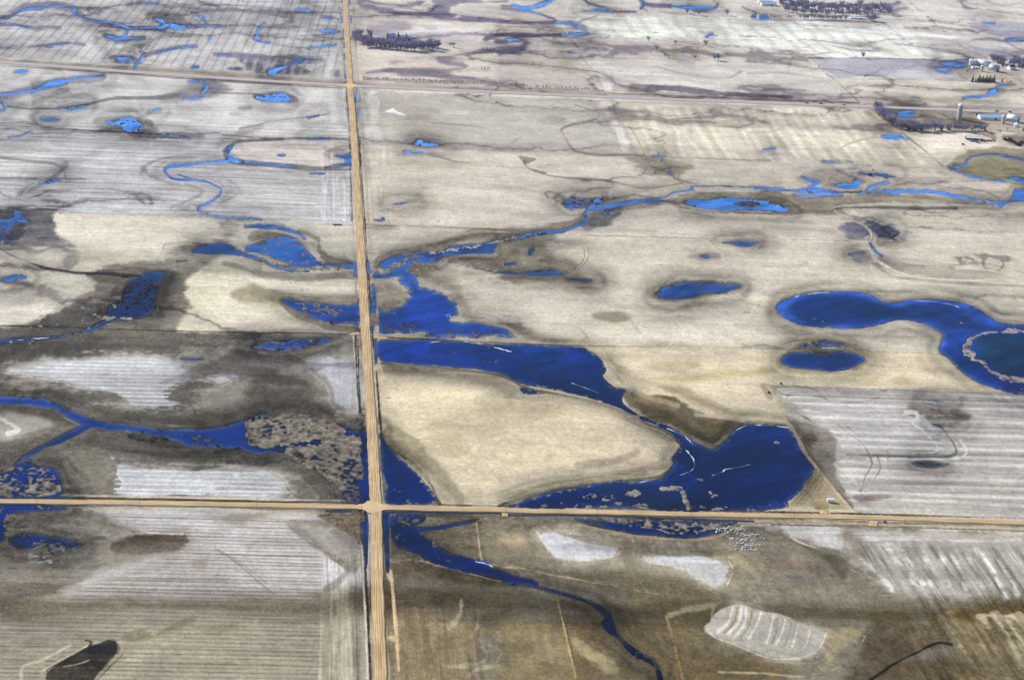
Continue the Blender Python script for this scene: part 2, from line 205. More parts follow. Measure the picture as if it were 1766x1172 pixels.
p((228, 232, 232), "880,755 915,738 930,730 960,755 1010,772 1020,786 955,770", 1.5, 1, 1, .35, 4); p((222, 225, 225), "752,632 808,624 812,634 770,648", 1.5, .8, n=.6, ly=4); l((215, 216, 214), "1020,785 1090,812 1170,832", 8, 1.5, .7, n=.8); l((136, 130, 124), "1020,785 1100,815 1180,830 1400,845 1500,855 1600,880 1700,900 1800,902", 5, 1.2, .85); p((164, 156, 148), "830,690 1000,690 1250,740 1150,820 1000,830 840,760", 9, .7); l((168, 160, 152), "830,640 860,760 850,840", 10, 3, .5)
W('pond', "1070,962 1100,945 1170,958 1230,968 1285,986 1150,992 1080,988", sh=.1); p((140, 134, 128), "1040,960 1130,925 1300,960 1330,990 1180,1005 1060,995", 5, .8); WL('pond', "1010,1025 1130,1030", 12, sh=.8); p((165, 158, 150), "960,1020 1180,1010 1200,1040 1000,1050", 5, .5); l((150, 143, 135), "1150,1040 1280,1070 1350,1095 1450,1100", 8, 2, .7); l((212, 205, 195), "720,985 1080,990 1400,1000 1758,1010", 7, 1.5, .7)
p((208, 206, 206), "560,600 610,600 625,910 500,905 500,680", 4, .6); p((212, 209, 205), "705,590 830,620 840,960 760,980 720,800", 5, .6)
p((125, 120, 128), "-20,650 100,628 180,622 250,640 285,692 150,695 40,690", 3, .9); W('pond', "0,655 100,640 180,625 210,645 230,680 150,690 90,688", sh=.15); M("20,650 200,660", .7, (115, 110, 118), 10); l((140, 135, 140), "-100,870 0,850 100,825 250,805 400,790 500,765", 8, 2, .8); WL('pond', "360,795 430,778", 12, sh=.4); l((122, 118, 118), "-220,960 0,945 200,935 400,935 630,940", 12, 2, .85); WL('ditch_water', "360,938 500,940", 10, sh=.3)
W('marsh_water', "540,1052 600,1048 622,1042 652,1038 656,1150 640,1158 634,1100 600,1072", 1.0, 0); WL('marsh_water', "480,1130 560,1112 630,1110", 14, sh=.4); W('pond', "150,1050 190,1040 212,1050 190,1060"); l((118, 110, 110), "-200,1060 0,1105 150,1122 300,1142 500,1147 640,1150", 18, 3, .8); p((160, 148, 140), "450,1080 640,1060 640,1120 500,1110", 4, .6); p((190, 178, 170), "560,945 640,945 640,1030 600,1000", 3, .6)
for a, b, x_ in ((110, 155, 588), (285, 325, 602), (370, 400, 606), (470, 530, 613), (615, 675, 625), (735, 792, 630), (-60, 20, 586), (200, 240, 597)): W('ditch_water', "%d,%d %d,%d %d,%d %d,%d" % (x_-5, a, x_+5, a, x_+7, b, x_-2, b), .5, 0)
for a, b, x_ in ((-20, 35, 640), (118, 155, 649), (612, 690, 687), (735, 805, 697), (940, 975, 708)): W('ditch_water', "%d,%d %d,%d %d,%d %d,%d" % (x_-5, a, x_+5, a, x_+8, b, x_-1, b), .5, 0)
# ---- tile (880,0)
t(880, 0)
p((244, 238, 229), "560,108 900,112 1400,122 1758,146 2500,175 3000,250 2700,300 3050,395 2550,405 2000,375 1500,330 1380,300 1000,262 560,262 480,200 430,150", 4, 1, 2); st((208, 203, 196), "560,108 1400,122 2500,175 2900,270 2900,390 1500,330 1000,262 480,200", "1200,160 1330,290", 34, .34, .65, 4, wob=.6); l((190, 182, 172), "560,262 900,268 1300,290 1500,320 2000,350", 14, 3, .5)
WL('creek', "20,45 100,60 190,42 250,22 300,-10", 22); WL('creek', "60,65 140,80 210,100", 16); l(DK, "-60,60 80,70 200,40 310,-20", 38, 4, .7); l(DK, "200,95 280,125 340,155 400,160", 26, 3, .9); WL('creek', "300,157 400,158 450,180 505,212 490,228 430,235 350,240", 13); l(DK, "330,150 450,165 520,215 480,240 300,250", 30, 5, .6); l(DK, "-80,158 0,158 150,155 320,160", 24, 4, .9); l(DK, "-100,245 0,245 200,240 350,240", 20, 3, .9); l(DK, "-80,290 0,280 80,270 110,290 60,340 -60,360", 38, 5, .9); p(DK, "480,205 600,215 640,240 500,250", 6, .5)
WL('pond', "-20,268 20,268", 14); W('pond', "480,78 550,72 570,60 610,56 670,65 695,82 620,86 560,82"); l(DK, "480,-20 530,25 600,48 660,60", 14, 2, .9); l((116, 110, 125), "690,84 840,84", 18, 2, .9); l((150, 142, 148), "600,92 560,120 480,145 450,165", 10, 3, .8); WL('creek', "880,-10 908,22 880,60", 10); l(DK, "860,-20 920,30 1080,38", 22, 3, .9); W('pond', "1080,40 1200,38 1370,52 1330,68 1200,58"); l(DK, "1320,-10 1400,18 1370,60 1250,70", 20, 3, .8)
l(DK, "880,50 920,80", 14, 2, .6)
l((214, 207, 197), "300,70 360,170 400,260 470,370 560,490 640,600", 56, 5, .6); l((140, 133, 128), "430,290 460,330", 9, 1, .8); l((232, 226, 216), "340,150 365,190 395,235", 12, 1, .9); l((150, 142, 135), "470,370 560,490 625,585", 7, 1.5, .6); l((226, 220, 210), "570,470 650,590", 30, 3, .7)
p((204, 194, 190), "430,280 700,268 1000,290 1330,310 1360,385 1200,405 800,405 560,375", 5, .9, 2, .5); p((221, 206, 184), "1000,318 1080,305 1330,318 1352,365 1340,385 1150,372 1040,348", 3, 1); p((130, 122, 132), ell(400, 357, 80, 9), 3, .8); WL('pond', "400,360 435,358", 8); W('pond', ell(1172, 352, 14, 8)); WL('creek', "1325,255 1335,240 1365,235", 14); l((180, 173, 166), "1365,235 1450,235", 8, 2, .6); l((160, 152, 146), "620,395 800,400 1100,405 1200,415", 14, 3, .6); l((175, 167, 158), "1400,420 1500,450 1758,440", 30, 8, .4)
p((186, 177, 168), "-60,370 330,370 480,560 560,600 -60,590", 10, .7); p((205, 198, 190), "-60,265 380,260 420,300 -60,350", 7, .6); l((145, 137, 130), "-60,430 200,440", 30, 8, .5)
l((112, 107, 116), "830,605 1000,605 1200,612 1400,630 1600,642 1850,665", 26, 4, .9, 2, .6); l((150, 143, 138), "700,600 900,600", 20, 5, .6)
l((165, 158, 150), "980,450 1250,520 1450,530 1510,512 1560,480", 9, 2, .8); l((175, 168, 160), "640,440 800,450 1000,450", 20, 6, .5)
p((220, 214, 204), "590,690 690,690 770,900 825,1000 760,1000 680,830", 3, .8, 1.5, .6); l((160, 150, 142), "690,680 760,790 850,930 910,1050", 8, 1.2, .85)
p((211, 202, 184), "720,712 1200,715 1758,735 2460,750 2890,1115 1640,1085 900,1050 800,860", 2, 1, 1, .3, 1, 0); st((236, 227, 211), "720,712 1758,735 2460,750 2890,1115 1640,1085 900,1050", "1100,800 1150,900", 20, .4, .6, 3, wob=.5); st((188, 178, 160), "720,712 1758,735 2460,750 2890,1115 1640,1085 900,1050", "1100,800 1150,900", 27, .28, .5, 3, wob=.6)
l((136, 128, 124), "440,710 530,740 600,762 585,800 520,822 430,842 352,868 345,890 380,950 410,1000 450,1022 580,1045 720,1045 900,1052", 14, 2, .85); l((150, 142, 138), "560,750 700,740", 40, 6, .5); l((155, 147, 140), "0,905 150,910 340,910", 6, 1.5, .8); l((155, 147, 138), "-20,1010 30,950 80,920", 12, 3, .6); p((140, 131, 118), "60,1052 160,1070 165,1085 130,1100 110,1110 90,1090", 2, .9); l((130, 121, 112), "95,1090 110,1120 140,1145 230,1172", 18, 2, .85)
p((138, 129, 116), "790,1068 950,1060 1220,1090 1235,1130 1100,1165 950,1140", 4, .85, 2, .9); WL('pond', "970,1054 1050,1054", 10, sh=.2); l((170, 162, 152), "1170,850 1400,852 1758,858", 10, 3, .6, n=.7); l((150, 142, 132), "720,1045 900,1055 1300,1070 1758,1085", 7, 1.5, .6); p((150, 144, 140), ell(290, 815, 90, 25), 6, .5); p((150, 144, 138), "1180,870 1240,880 1200,905", 4, .5)
l((200, 194, 184), "0,640 400,655 600,660", 26, 2, .9); l((160, 152, 145), "700,690 1000,700 1758,720", 20, 3, .6)
# ---- tile (1316,0)
t(1316, 0)
p((176, 172, 184), "310,390 900,400 1330,412 1385,548 500,530 385,455", 2, 1, 1, .3, 1, 0); p((160, 155, 168), "560,420 900,430 1130,450 1100,475 700,470", 9, .7); l((128, 123, 135), "805,460 740,502 680,520", 8, 1.5, .8); l((140, 134, 138), "310,390 900,400 1330,414", 6, 1, .8); l((160, 152, 150), "380,455 500,530 900,538 1385,549", 6, 1.2, .7); p((205, 202, 206), "1000,480 1250,490 1320,530 900,520", 9, .6)
p((221, 211, 197), "490,535 1385,550 1758,552 1900,640 1400,690 700,690 570,600", 3, 1, 1.5); p((168, 158, 138), "620,560 850,565 860,600 700,580", 6, .6); p((164, 154, 134), "860,640 1050,635 1300,668 1700,690 700,690", 6, .8); p((226, 212, 196), "1580,650 1620,615 1758,605 1900,610 1900,700 1700,700", 4, 1); p((165, 155, 138), "1300,660 1450,640 1520,600 1560,570 1758,560 1650,620 1560,660", 6, .8)
W('pond', "1000,650 1060,653 1072,664 1010,662"); WL('creek', "1350,667 1400,655 1500,650 1530,620 1570,600 1582,582 1700,570", 15); W('pond', ell(1552, 625, 32, 14))
W('pond', "1195,427 1250,420 1310,420 1365,432 1350,446 1260,446"); W('pond', "1170,462 1260,470 1250,484 1195,478"); p((130, 124, 140), "1160,420 1390,415 1380,452 1270,490 1150,470", 5, .6)
W('pond', "905,758 950,750 1022,750 1022,775 970,792 920,788", .5); W('pond', "810,918 860,910 920,922 905,936 820,930"); WL('ditch_water', "925,915 965,940", 12); W('pond', "410,1087 440,1080 492,1094 470,1102", sh=.2); p((125, 117, 120), "380,1090 420,1072 620,1085 600,1100 420,1108", 4, .8); WL('pond', "0,1010 80,1002", 10, sh=.6); p((165, 156, 142), "-80,1030 100,980 180,980 120,1010", 5, .5)
l((176, 166, 150), "500,1020 560,980 680,940 820,925", 8, 2, .7); l((184, 174, 158), "330,850 600,810 800,820", 26, 8, .5); l((178, 168, 150), "-100,900 100,880 200,800", 8, 3, .5)
p((166, 155, 139), "740,725 1758,745 1900,760 1900,905 1560,895 900,880", 3, 1, 1.5); p((112, 98, 90), "1240,800 1400,788 1510,825 1510,850 1300,850", 4, .9); p((190, 180, 165), "1000,790 1250,770 1240,830 960,820", 8, .5); p((122, 108, 98), "1390,900 1560,905 1560,955 1400,950", 3, .7); p((118, 104, 100), "1610,915 1758,900 1900,905 1900,985 1758,985 1650,965", 4, .9); p((140, 128, 118), ell(1450, 765, 60, 12), 3, .8); p((190, 180, 165), "1500,860 1758,880 1758,900 1500,890", 4, .6)
p((225, 215, 200), "950,885 1380,890 1600,965 1350,1030 1230,1115 1080,1000", 3, 1, 1.5); p((196, 184, 162), "960,885 1250,895 1130,920 1000,915", 6, .7); p((152, 143, 121), "1230,1125 1350,1020 1500,1000 1758,1010 2100,1010 2100,1230 1640,1230 1400,1190 1260,1165", 4, 1)
WL('creek', "1270,1140 1300,1115 1360,1115 1380,1075 1440,1050 1550,1040 1650,1055 1758,1080 1900,1090", 17); WL('creek', "1290,1140 1350,1172 1400,1190", 13, sh=.2)
p((205, 191, 168), "1280,485 1400,470 1660,480 1900,600 1758,560 1400,545", 3, 1); p((210, 200, 190), "1360,480 1300,490 1390,545", 2, .5); l((195, 180, 160), "1620,480 1700,530 1758,570", 18, 2, .8); l((160, 150, 140), "1280,480 1330,510 1385,548", 6, 1, .8)
l((216, 206, 190), "225,380 400,500 560,620 650,690", 44, 4, .8); l((140, 133, 130), "430,500 520,570 650,690", 14, 2, .7); l((150, 142, 135), "700,720 900,870 1060,990 1210,1120", 10, 1.5, .85); l((222, 212, 196), "760,780 940,920 1190,1110", 10, 2, .6); l((172, 165, 160), "200,385 180,430 170,490", 10, 3, .7); l((165, 158, 152), "-100,500 100,490 330,520 450,560", 12, 3, .6); l((150, 143, 140), "0,605 150,605 290,612", 16, 4, .7); l((120, 115, 120), "-80,640 60,650 200,665", 22, 4, .8)
p((166, 162, 180), "1395,162 1758,165 2300,170 2300,290 1758,262 1600,250 1480,212", 4, .95); p((192, 190, 200), "1540,185 1758,180 2300,180 2300,205 1650,205", 4, .8); WL('pond', "1490,157 1560,160", 12, sh=.2); l((120, 114, 135), "1650,270 1758,268 1950,270", 30, 4, .8); WL('creek', "1650,275 1758,262 1900,262", 12); l((140, 133, 140), "1300,300 1360,285 1450,272 1560,270 1640,290 1720,330 1758,350", 14, 2.5, .85); p((155, 152, 168), "1380,310 1500,330 1620,340 1700,400 1560,380 1450,350", 6, .8); l((150, 143, 145), "1310,300 1400,350 1500,390", 12, 3, .6); p((215, 212, 214), "1420,290 1600,285 1700,310 1640,330 1480,320", 5, .6)
l((168, 160, 162), "1480,-10 1550,28 1650,40 1758,12", 8, 2, .7); l((130, 124, 145), "700,45 850,38 920,22", 20, 3, .8); WL('pond', "780,38 850,34", 12, sh=.4); l((140, 134, 150), "860,78 960,58 1000,40", 22, 4, .7); l((165, 157, 155), "990,30 1120,120 1190,182 1420,212", 10, 2, .8); l((226, 220, 212), "960,20 1100,120", 20, 3, .6); p((220, 215, 208), ell(1105, 168, 35, 8), 2, .9); l((190, 182, 176), "1180,180 1000,160 800,140", 8, 3, .6); l((160, 153, 150), "820,155 700,190 550,178", 5, 1.2, .7)
p((198, 188, 176), "-60,60 200,40 260,110 160,140 -60,120", 5, .7); W('pond', "-20,100 30,98 35,128 -15,130", .6); W('pond', "-70,95 -40,92 -45,118 -80,120", .6); l((165, 155, 150), "-60,135 200,140 500,148 780,152", 8, 1.5, .8); l((120, 112, 125), "-140,50 -60,85 -20,95", 18, 2, .8)
l((205, 196, 184), "-60,700 800,715 1758,745", 14, 1.5, .8); l((170, 162, 152), "640,712 1758,735", 10, 2, .6)
# ---- tile (880,290)
t(880, 290)
WL('creek', "-40,485 0,480 120,455 240,435 350,425 440,400 500,370 520,340 505,310 520,282 600,270 700,245 800,230 900,215 960,202", 20); WL('creek', "950,205 1050,195 1100,165 1200,152 1232,143 1222,125 1300,122 1500,125 1758,135 1850,145", 13); WL('creek', "900,225 1000,230 1110,225", 9, sh=.5, wr=1.5); M("-40,490 120,462 240,440", .8, (80, 76, 78), 8)
l((112, 106, 100), "-60,470 100,440 280,415 440,385 490,330", 50, 6, .7); l((122, 115, 106), "500,380 540,290 700,260 900,232 1000,210", 50, 5, .6); l((205, 195, 182), "560,268 700,232 850,205 1000,165 1160,110", 12, 3, .6)
p((130, 119, 106), "960,212 1100,175 1230,152 1758,140 1850,150 1850,300 1500,290 1300,285 1150,248", 4, .9, 2, .8); W('pond', "1180,225 1220,210 1340,205 1400,185 1450,178 1560,190 1700,210 1800,235 1905,270 1890,285 1758,285 1600,275 1420,275 1300,262 1220,245"); M(ell(1590, 240, 112, 20), 1, (118, 108, 102)); l((212, 202, 188), "1150,250 1300,280 1500,292 1758,300", 10, 2, .7); l((125, 118, 112), "1500,300 1758,312", 10, 2, .7)
W('pond', "360,228 420,206 550,212 620,208 560,230 500,258 400,268", sh=.7, wr=2.5); M("380,220 560,215 500,258", .45, (110, 110, 125)); p((120, 117, 122), "340,230 420,200 740,205 600,235 500,270 380,275", 5, .8); p((104, 104, 110), "570,300 700,278 740,300 660,400 520,435 490,405", 5, .9, 2, .6); W('pond', "640,290 690,285 690,305 650,310", sh=.7)
l((196, 188, 178), "340,340 370,270", 10, 3, .6); l((150, 143, 137), "430,345 480,290", 8, 2, .6)
l((218, 208, 194), "380,440 440,430 620,447 900,456 1300,467 1758,482 2300,500", 7, 1, .9, n=.8); l((120, 112, 104), "520,455 900,464 1300,474 1758,489", 5, 1, .7)
for dx in (-12, 12): l((138, 130, 120), "%d,470 %d,500 %d,550 %d,600 %d,640 %d,680" % (490+dx, 480+dx, 508+dx, 510+dx, 488+dx, 440+dx), 7, 1, .85)
l((208, 200, 186), "490,470 480,500 508,550 510,600 488,640 445,675", 12, 1, .8)
p((126, 119, 105), "-80,460 260,450 225,540 300,600 400,640 420,680 560,740 600,790 500,830 0,750 -80,740", 9, .8, 2, .6); W('pond', "-40,712 40,708 150,690 230,682 330,690 372,716 250,728 120,722"); W('pond', "380,745 470,743 570,755 500,772", sh=.4, wr=1.8); W('pond', "125,580 135,545 165,540 150,565 130,590", sh=.6); W('pond', "-30,640 40,635 30,650 -30,655", sh=.6); p((196, 186, 166), "320,560 480,560 470,640 400,635 330,610", 9, .6)
W('pond', "980,850 1030,815 1120,772 1250,762 1400,772 1500,785 1545,800 1480,828 1380,845 1300,850 1240,880 1150,895 1050,890"); p((128, 120, 108), "930,850 1010,800 1120,755 1300,748 1540,780 1560,800 1400,860 1260,895 1120,915 1000,900", 6, .85); l((140, 132, 118), "940,755 1100,750 1300,740 1450,770", 12, 3, .6, n=.9); M("1050,808 1300,800 1540,808", .55, (110, 105, 110), 6)
W('pond', "1430,503 1480,492 1550,488 1655,498 1668,512 1640,528 1580,536 1490,520", sh=.1); p((150, 144, 138), "1390,500 1500,480 1680,495 1680,525 1580,545 1450,525", 4, .6); W('pond', "1280,595 1310,585 1345,595 1320,608", sh=.3); p((140, 133, 126), ell(1310, 592, 110, 34), 7, .8)
p((136, 128, 107), ell(690, 1000, 130, 34), 9, .9); l((155, 147, 135), "820,1040 870,1110", 10, 3, .4); l((138, 130, 121), "-60,-10 0,0 130,5 220,45 350,65 480,75 650,90 780,115 880,135 1000,130 1160,100", 10, 2, .85); l((130, 122, 115), "950,-10 1080,38 1110,70 1200,100 1260,112", 10, 2, .8); W('pond', "1075,10 1090,30 1085,45 1070,30", sh=.2)
l((160, 153, 142), "520,545 900,560", 26, 8, .45); l((165, 157, 146), "850,485 1200,500 1400,490", 26, 7, .45); l((160, 152, 142), "780,330 1100,320 1400,340", 30, 9, .35); l((150, 142, 132), "780,420 1000,425", 16, 5, .5); l((165, 158, 148), "1540,820 1758,838 2100,842", 6, 1.5, .7); l((110, 104, 100), "1570,970 1610,975", 10, 1.5, .6); l((110, 104, 100), "1590,905 1680,930", 8, 2, .5); p((118, 110, 96), "-60,1030 60,1060 250,1150 400,1172 200,1180 -60,1080", 8, .7)
l((170, 162, 152), "0,150 400,165 700,190", 20, 7, .4)
# ---- tile (1316,290)
t(1316, 290)
p((175, 163, 154), "240,70 420,0 650,5 720,80 600,112 480,125 380,95 300,120", 4, .9, 2, .6); p((136, 126, 113), "-60,145 250,165 700,172 900,178 1250,200 1560,245 1560,262 900,258 480,290 -60,292", 4, .85, 2, .8)
WL('creek', "-60,140 0,140 120,150 230,152", 13); W('creek', "240,160 280,140 420,135 500,145 700,158 900,150 1100,150 1250,165 1400,195 1500,212 1600,210 1680,190 1700,150 1800,148 2000,150 2000,230 1800,228 1650,225 1580,258 1560,240 1450,225 1300,200 1150,185 900,172 720,172 500,167 320,170"); WL('creek', "200,175 250,188 350,190 540,185", 12); WL('creek', "275,62 310,80 370,100 330,125 270,148", 20); W('creek', "480,118 555,100 600,110 620,75 650,85 640,130 550,140"); WL('creek', "700,145 760,120 850,95", 14); W('pond', "650,36 760,30 850,40 900,55 870,68 780,60 700,54"); M(ell(600, 163, 90, 10), .7, (110, 108, 95)); D((14, 24, 80), "650,30 900,40 900,70 700,60", 3, .7)
WL('creek', "1255,-10 1330,30 1400,55 1500,75 1640,95", 17); W('creek', "1640,78 1700,60 1780,66 2000,70 2000,108 1760,106 1700,96"); p((142, 136, 112), "1330,-10 1758,-10 2100,0 2100,55 1758,50 1640,75 1500,62 1400,38", 3, .9); l((212, 202, 180), "1620,85 1500,60 1758,55", 6, 2, .5); p((224, 212, 200), "700,80 900,40 1300,60 1640,110 1690,150 1250,150 900,110", 6, .7); p((225, 215, 202), "560,15 640,14 645,28 570,26", 1.5, .9)
l((108, 105, 104), "480,278 560,265 700,268 900,271 1100,276 1300,270", 15, 3, .85); l((212, 203, 190), "480,265 700,250 1000,245 1758,262 2100,265", 9, 2, .8, n=.7); l((140, 133, 122), "-60,305 200,308 400,300", 9, 2, .8); p((160, 152, 140), "1250,200 1500,222 1570,250 1300,235", 4, .6)
for dx in (-11, 11): l((128, 120, 112), "%d,290 %d,350 %d,400 %d,450 %d,490" % (480+dx, 605+dx, 700+dx, 728+dx, 722+dx), 7, 1, .85)
l((216, 206, 190), "480,290 605,350 700,400 728,450 722,490", 12, 1, .9); l((222, 214, 200), "600,295 700,340 820,388", 10, 2, .7)
p((100, 102, 124), "520,395 600,372 680,384 708,420 698,470 600,474 560,440", 4, .9, 2, .8); p((84, 88, 122), "700,372 850,384 900,430 892,478 780,482 748,430", 4, .95, 2, .7); W('pond', "790,400 850,390 890,430 880,470 800,475", sh=.85, wr=3); M("740,390 900,480", .5, (90, 92, 122), 90); l((160, 153, 146), "900,430 1000,440", 20, 6, .5); p((158, 150, 142), "380,420 520,400 560,460 430,455", 7, .4)
l((125, 118, 108), "-60,478 0,480 400,490 650,496", 4, 1, .8); l((220, 210, 196), "600,498 700,496 730,500", 10, 1.5, .8); l((205, 196, 182), "-60,474 400,486", 5, 1, .6); WL('creek', "725,508 760,560 805,592", 15, .5); p((145, 138, 130), "760,490 820,520 780,530", 3, .6)
p((150, 138, 128), "790,600 850,605 1100,650 1400,680 1650,710 1758,755 1850,780 1500,762 1250,745 1000,720 880,680", 4, .9, 2, .9); l((222, 214, 202), "755,610 860,680 1000,725 1200,750 1400,758 1500,755", 12, 1.5, .95); l((212, 203, 190), "1300,675 1500,688 1620,720 1690,760", 11, 2, .8); l((140, 132, 122), "740,640 860,722 1000,747 1400,782 1758,795 1950,795", 14, 4, .7); l((140, 133, 124), "1250,655 1500,650 1700,690 1800,730", 16, 4, .6); p((148, 145, 148), "580,580 620,565 700,570 745,620 660,640", 5, .8, 2, .8); W('pond', "590,580 680,568 690,575 600,586", sh=.5); l((160, 152, 142), "820,600 1000,620 1250,650", 24, 7, .5); l((222, 214, 196), "850,540 1000,580", 16, 5, .6)
l((155, 148, 138), "0,405 300,420 480,430", 20, 7, .45); l((160, 152, 140), "0,500 150,520", 30, 9, .5); l((155, 147, 140), "700,830 1000,830", 14, 4, .6); l((155, 147, 136), "0,850 120,880", 12, 4, .5); l((165, 157, 145), "0,660 200,670 300,640", 14, 5, .5)
W('lake', "90,935 130,885 250,855 400,830 550,826 680,840 760,870 800,900 880,905 980,888 1080,878 1200,885 1350,905 1450,940 1530,990 1600,1035 1758,1052 1950,1065 2100,1120 2190,1220 2170,1350 2070,1460 1920,1520 1758,1523 1560,1483 1430,1443 1330,1373 1250,1293 1190,1233 1195,1133 1200,1125 1140,1090 1080,1060 980,1035 900,1030 820,1050 720,1070 550,1085 400,1082 250,1060 130,1000", .8)
p((160, 150, 128), "60,935 110,870 250,840 550,812 700,825 790,885 1100,862 1350,885 1560,980 1640,1030 1758,1040 1500,1040 700,1000 100,1010", 7, .5)
D((84, 112, 176), "90,935 130,885 250,855 400,830 550,826 680,840 760,870 800,900 880,905 980,888 1080,878 1200,885 1350,905 1450,940 1530,990 1600,1035 1758,1052", 16, .9, 70); D((84, 112, 176), "90,935 130,1000 250,1060 400,1082 550,1085 720,1070 820,1050 900,1030 980,1035 1080,1060 1140,1090 1195,1133 1190,1233", 12, .8, 50); D((24, 44, 92), "180,935 260,880 420,855 560,850 680,870 760,905 860,935 900,965 860,1000 760,1030 560,1055 400,1055 260,1020", 12, 1.0); D((30, 48, 84), "900,960 1000,905 1150,905 1300,930 1420,990 1500,1050 1600,1080 1758,1090 1300,1110 1180,1040 1050,1000", 12, .9); D((22, 38, 96), "1250,1080 1300,1200 1380,1330 1500,1420 1758,1490 1900,1500 1900,1440 1500,1330 1330,1180", 8, .9)
M("2300,1088 1758,1094 1640,1092 1540,1108 1480,1125 1420,1150 1380,1190 1362,1230 1400,1262", 1, (196, 180, 170), 30, 2); M("1420,1150 1380,1190 1362,1230 1400,1258", .9, (196, 180, 170), 55, 2); M("1400,1290 1480,1312 1510,1352 1610,1402 1758,1442 1950,1470", .9, (190, 174, 164), 42, 2); D((26, 66, 70), "1440,1195 1480,1155 1560,1125 1758,1112 1950,1140 2060,1230 2040,1350 1930,1415 1758,1425 1620,1385 1520,1325 1460,1265", 4, 1.0)
l((205, 192, 178), "1240,1270 1330,1340 1440,1425 1560,1475 1700,1505", 24, 4, .8)
# ---- tile (1316,580)
t(1316, 580)
W('pond', "125,150 180,102 280,95 400,100 520,100 620,105 690,140 680,175 600,210 480,235 330,225 200,205 140,180", .7); D((24, 44, 74), "200,115 400,110 600,120 640,160 520,205 330,205 200,185", 8, .9); W('pond', "165,97 240,60 330,38 450,26 560,52 640,100 520,96 300,92", 1.5); M("170,92 280,52 420,62 600,90", .55, (160, 148, 135), 26); M("180,97 400,92 620,104", .5, (200, 200, 205), 5); p((150, 138, 105), "90,150 150,90 300,20 480,10 620,60 730,130 700,185 600,225 480,248 330,240 190,220 110,185", 5, .75)
l((110, 102, 90), "-60,92 0,90 80,82 180,40 300,20", 5, 1.2, .8); l((115, 107, 95), "690,98 760,105 900,110 1200,122", 4, 1, .8); p((190, 178, 152), "650,80 720,130 690,90", 3, .5); p((160, 148, 110), ell(20, 235, 60, 20), 8, .6); p((165, 150, 115), ell(940, 300, 60, 20), 7, .5); p((190, 172, 145), "500,250 800,260 750,300 560,290", 8, .5); l((212, 200, 178), "120,325 500,345 900,352 1250,368 1758,388 2300,400", 5, 1, .9); l((120, 112, 102), "60,335 500,353 1200,375 1758,393", 4, 1, .7)
l((192, 174, 148), "30,340 100,450 180,590 290,780 400,930 500,1060 590,1170", 18, 1.2, 1, ly=6, n=.2); l((118, 108, 95), "75,380 190,580 310,780 420,940 520,1060 600,1150", 8, 1.5, .9, ly=6, n=.3); p((120, 110, 96), "-40,320 60,330 90,400 40,440", 4, .6)
st((214, 211, 206), "330,380 1758,400 3800,460 3800,1230 600,1160 480,860 560,820 500,700 300,540 120,400", "400,525 1400,556", 17.5, .42, .75, 5, wob=.3, sharp=.4); st((140, 134, 130), "330,380 1758,400 3800,460 3800,1230 600,1160 480,860 560,820 500,700 300,540", "400,540 1400,571", 35, .16, .6, 5, wob=.35, sharp=.3)
p((190, 188, 188), "300,440 1000,440 1010,790 600,790 330,560", 10, .5, ly=1)
p((88, 80, 66), "990,490 1100,475 1300,480 1380,550 1400,590 1290,625 1200,610 1110,590 1080,550", 8, .95, 3, .8, 3); p((150, 143, 136), "880,380 1350,390 1330,460 950,440", 8, .6, 3, .8, 3); W('pond', "1138,592 1180,586 1205,592 1218,618 1180,614"); W('pond', "1075,428 1180,428 1290,440 1280,458 1150,455", sh=.75, wr=3); W('pond', "1080,450 1150,456 1145,465", sh=.3); W('pond', "1290,578 1340,585 1330,592", sh=.7)
l((108, 102, 92), "1190,600 1262,690 1300,760 1292,800 1200,815 1000,812 800,806 560,800", 15, 2.5, .8, ly=4); l((212, 211, 211), "960,510 1020,515 1040,545 1010,590 1080,640 1160,720 1182,765 1130,785 1000,790", 16, 2.5, .95, ly=4); l((188, 185, 184), "1060,560 1180,650 1260,760 1200,790", 40, 5, .8, ly=3); l((212, 210, 208), "1300,670 1345,730 1370,785 1330,818 1200,832 700,826", 15, 2.5, .9, ly=4); l((150, 144, 138), "1300,660 1330,740", 12, 3, .6, ly=3)
W('pond', "1035,850 1120,847 1205,860 1190,873 1070,870", .6); p((110, 102, 90), "1000,845 1130,835 1260,858 1210,885 1050,885", 3, .9, ly=4); l((140, 132, 126), "1080,925 1280,920", 14, 4, .7, ly=4)
for s_, w_ in (("490,590 600,670 690,750 730,860 690,950 660,1045", 9), ("700,770 740,860", 12), ("765,800 790,890 740,980 720,1040", 8), ("838,760 842,880", 6), ("560,610 650,680", 12), ("690,940 665,1040", 12), ("640,1045 900,1050 1758,1062", 5)): l((122, 115, 107), s_, w_, 1.6, .75, ly=4)
p((128, 122, 112), "170,570 300,600 430,660 500,760 470,860 520,940 560,1060 600,1150 560,1130 400,930 290,760", 7, .9, 2, .5, 3); p((92, 86, 78), ell(310, 700, 55, 50), 6, .9, 2, .8, 4); p((128, 120, 112), "620,1075 780,1060 880,1080 700,1120 640,1110", 7, .8, ly=4); l((205, 198, 186), "480,860 560,930 650,1020", 12, 3, .6, ly=4); l((202, 200, 198), "590,920 640,1030", 22, 4, .7, ly=4); l((206, 203, 200), "520,620 560,700 600,780", 12, 3, .6, ly=4)
for s_ in ("80,345 200,340 320,352 380,380", "80,360 160,400 300,400 420,420", "100,430 200,500 350,590", "370,400 430,430", "520,450 650,445 780,415", "530,380 830,370", "160,420 180,390 300,375"): l((104, 97, 92), s_, 10, 1.5, .9, ly=4, n=.5)
l((215, 211, 205), "1260,1015 1285,1035", 14, 1.5, .9, ly=4)
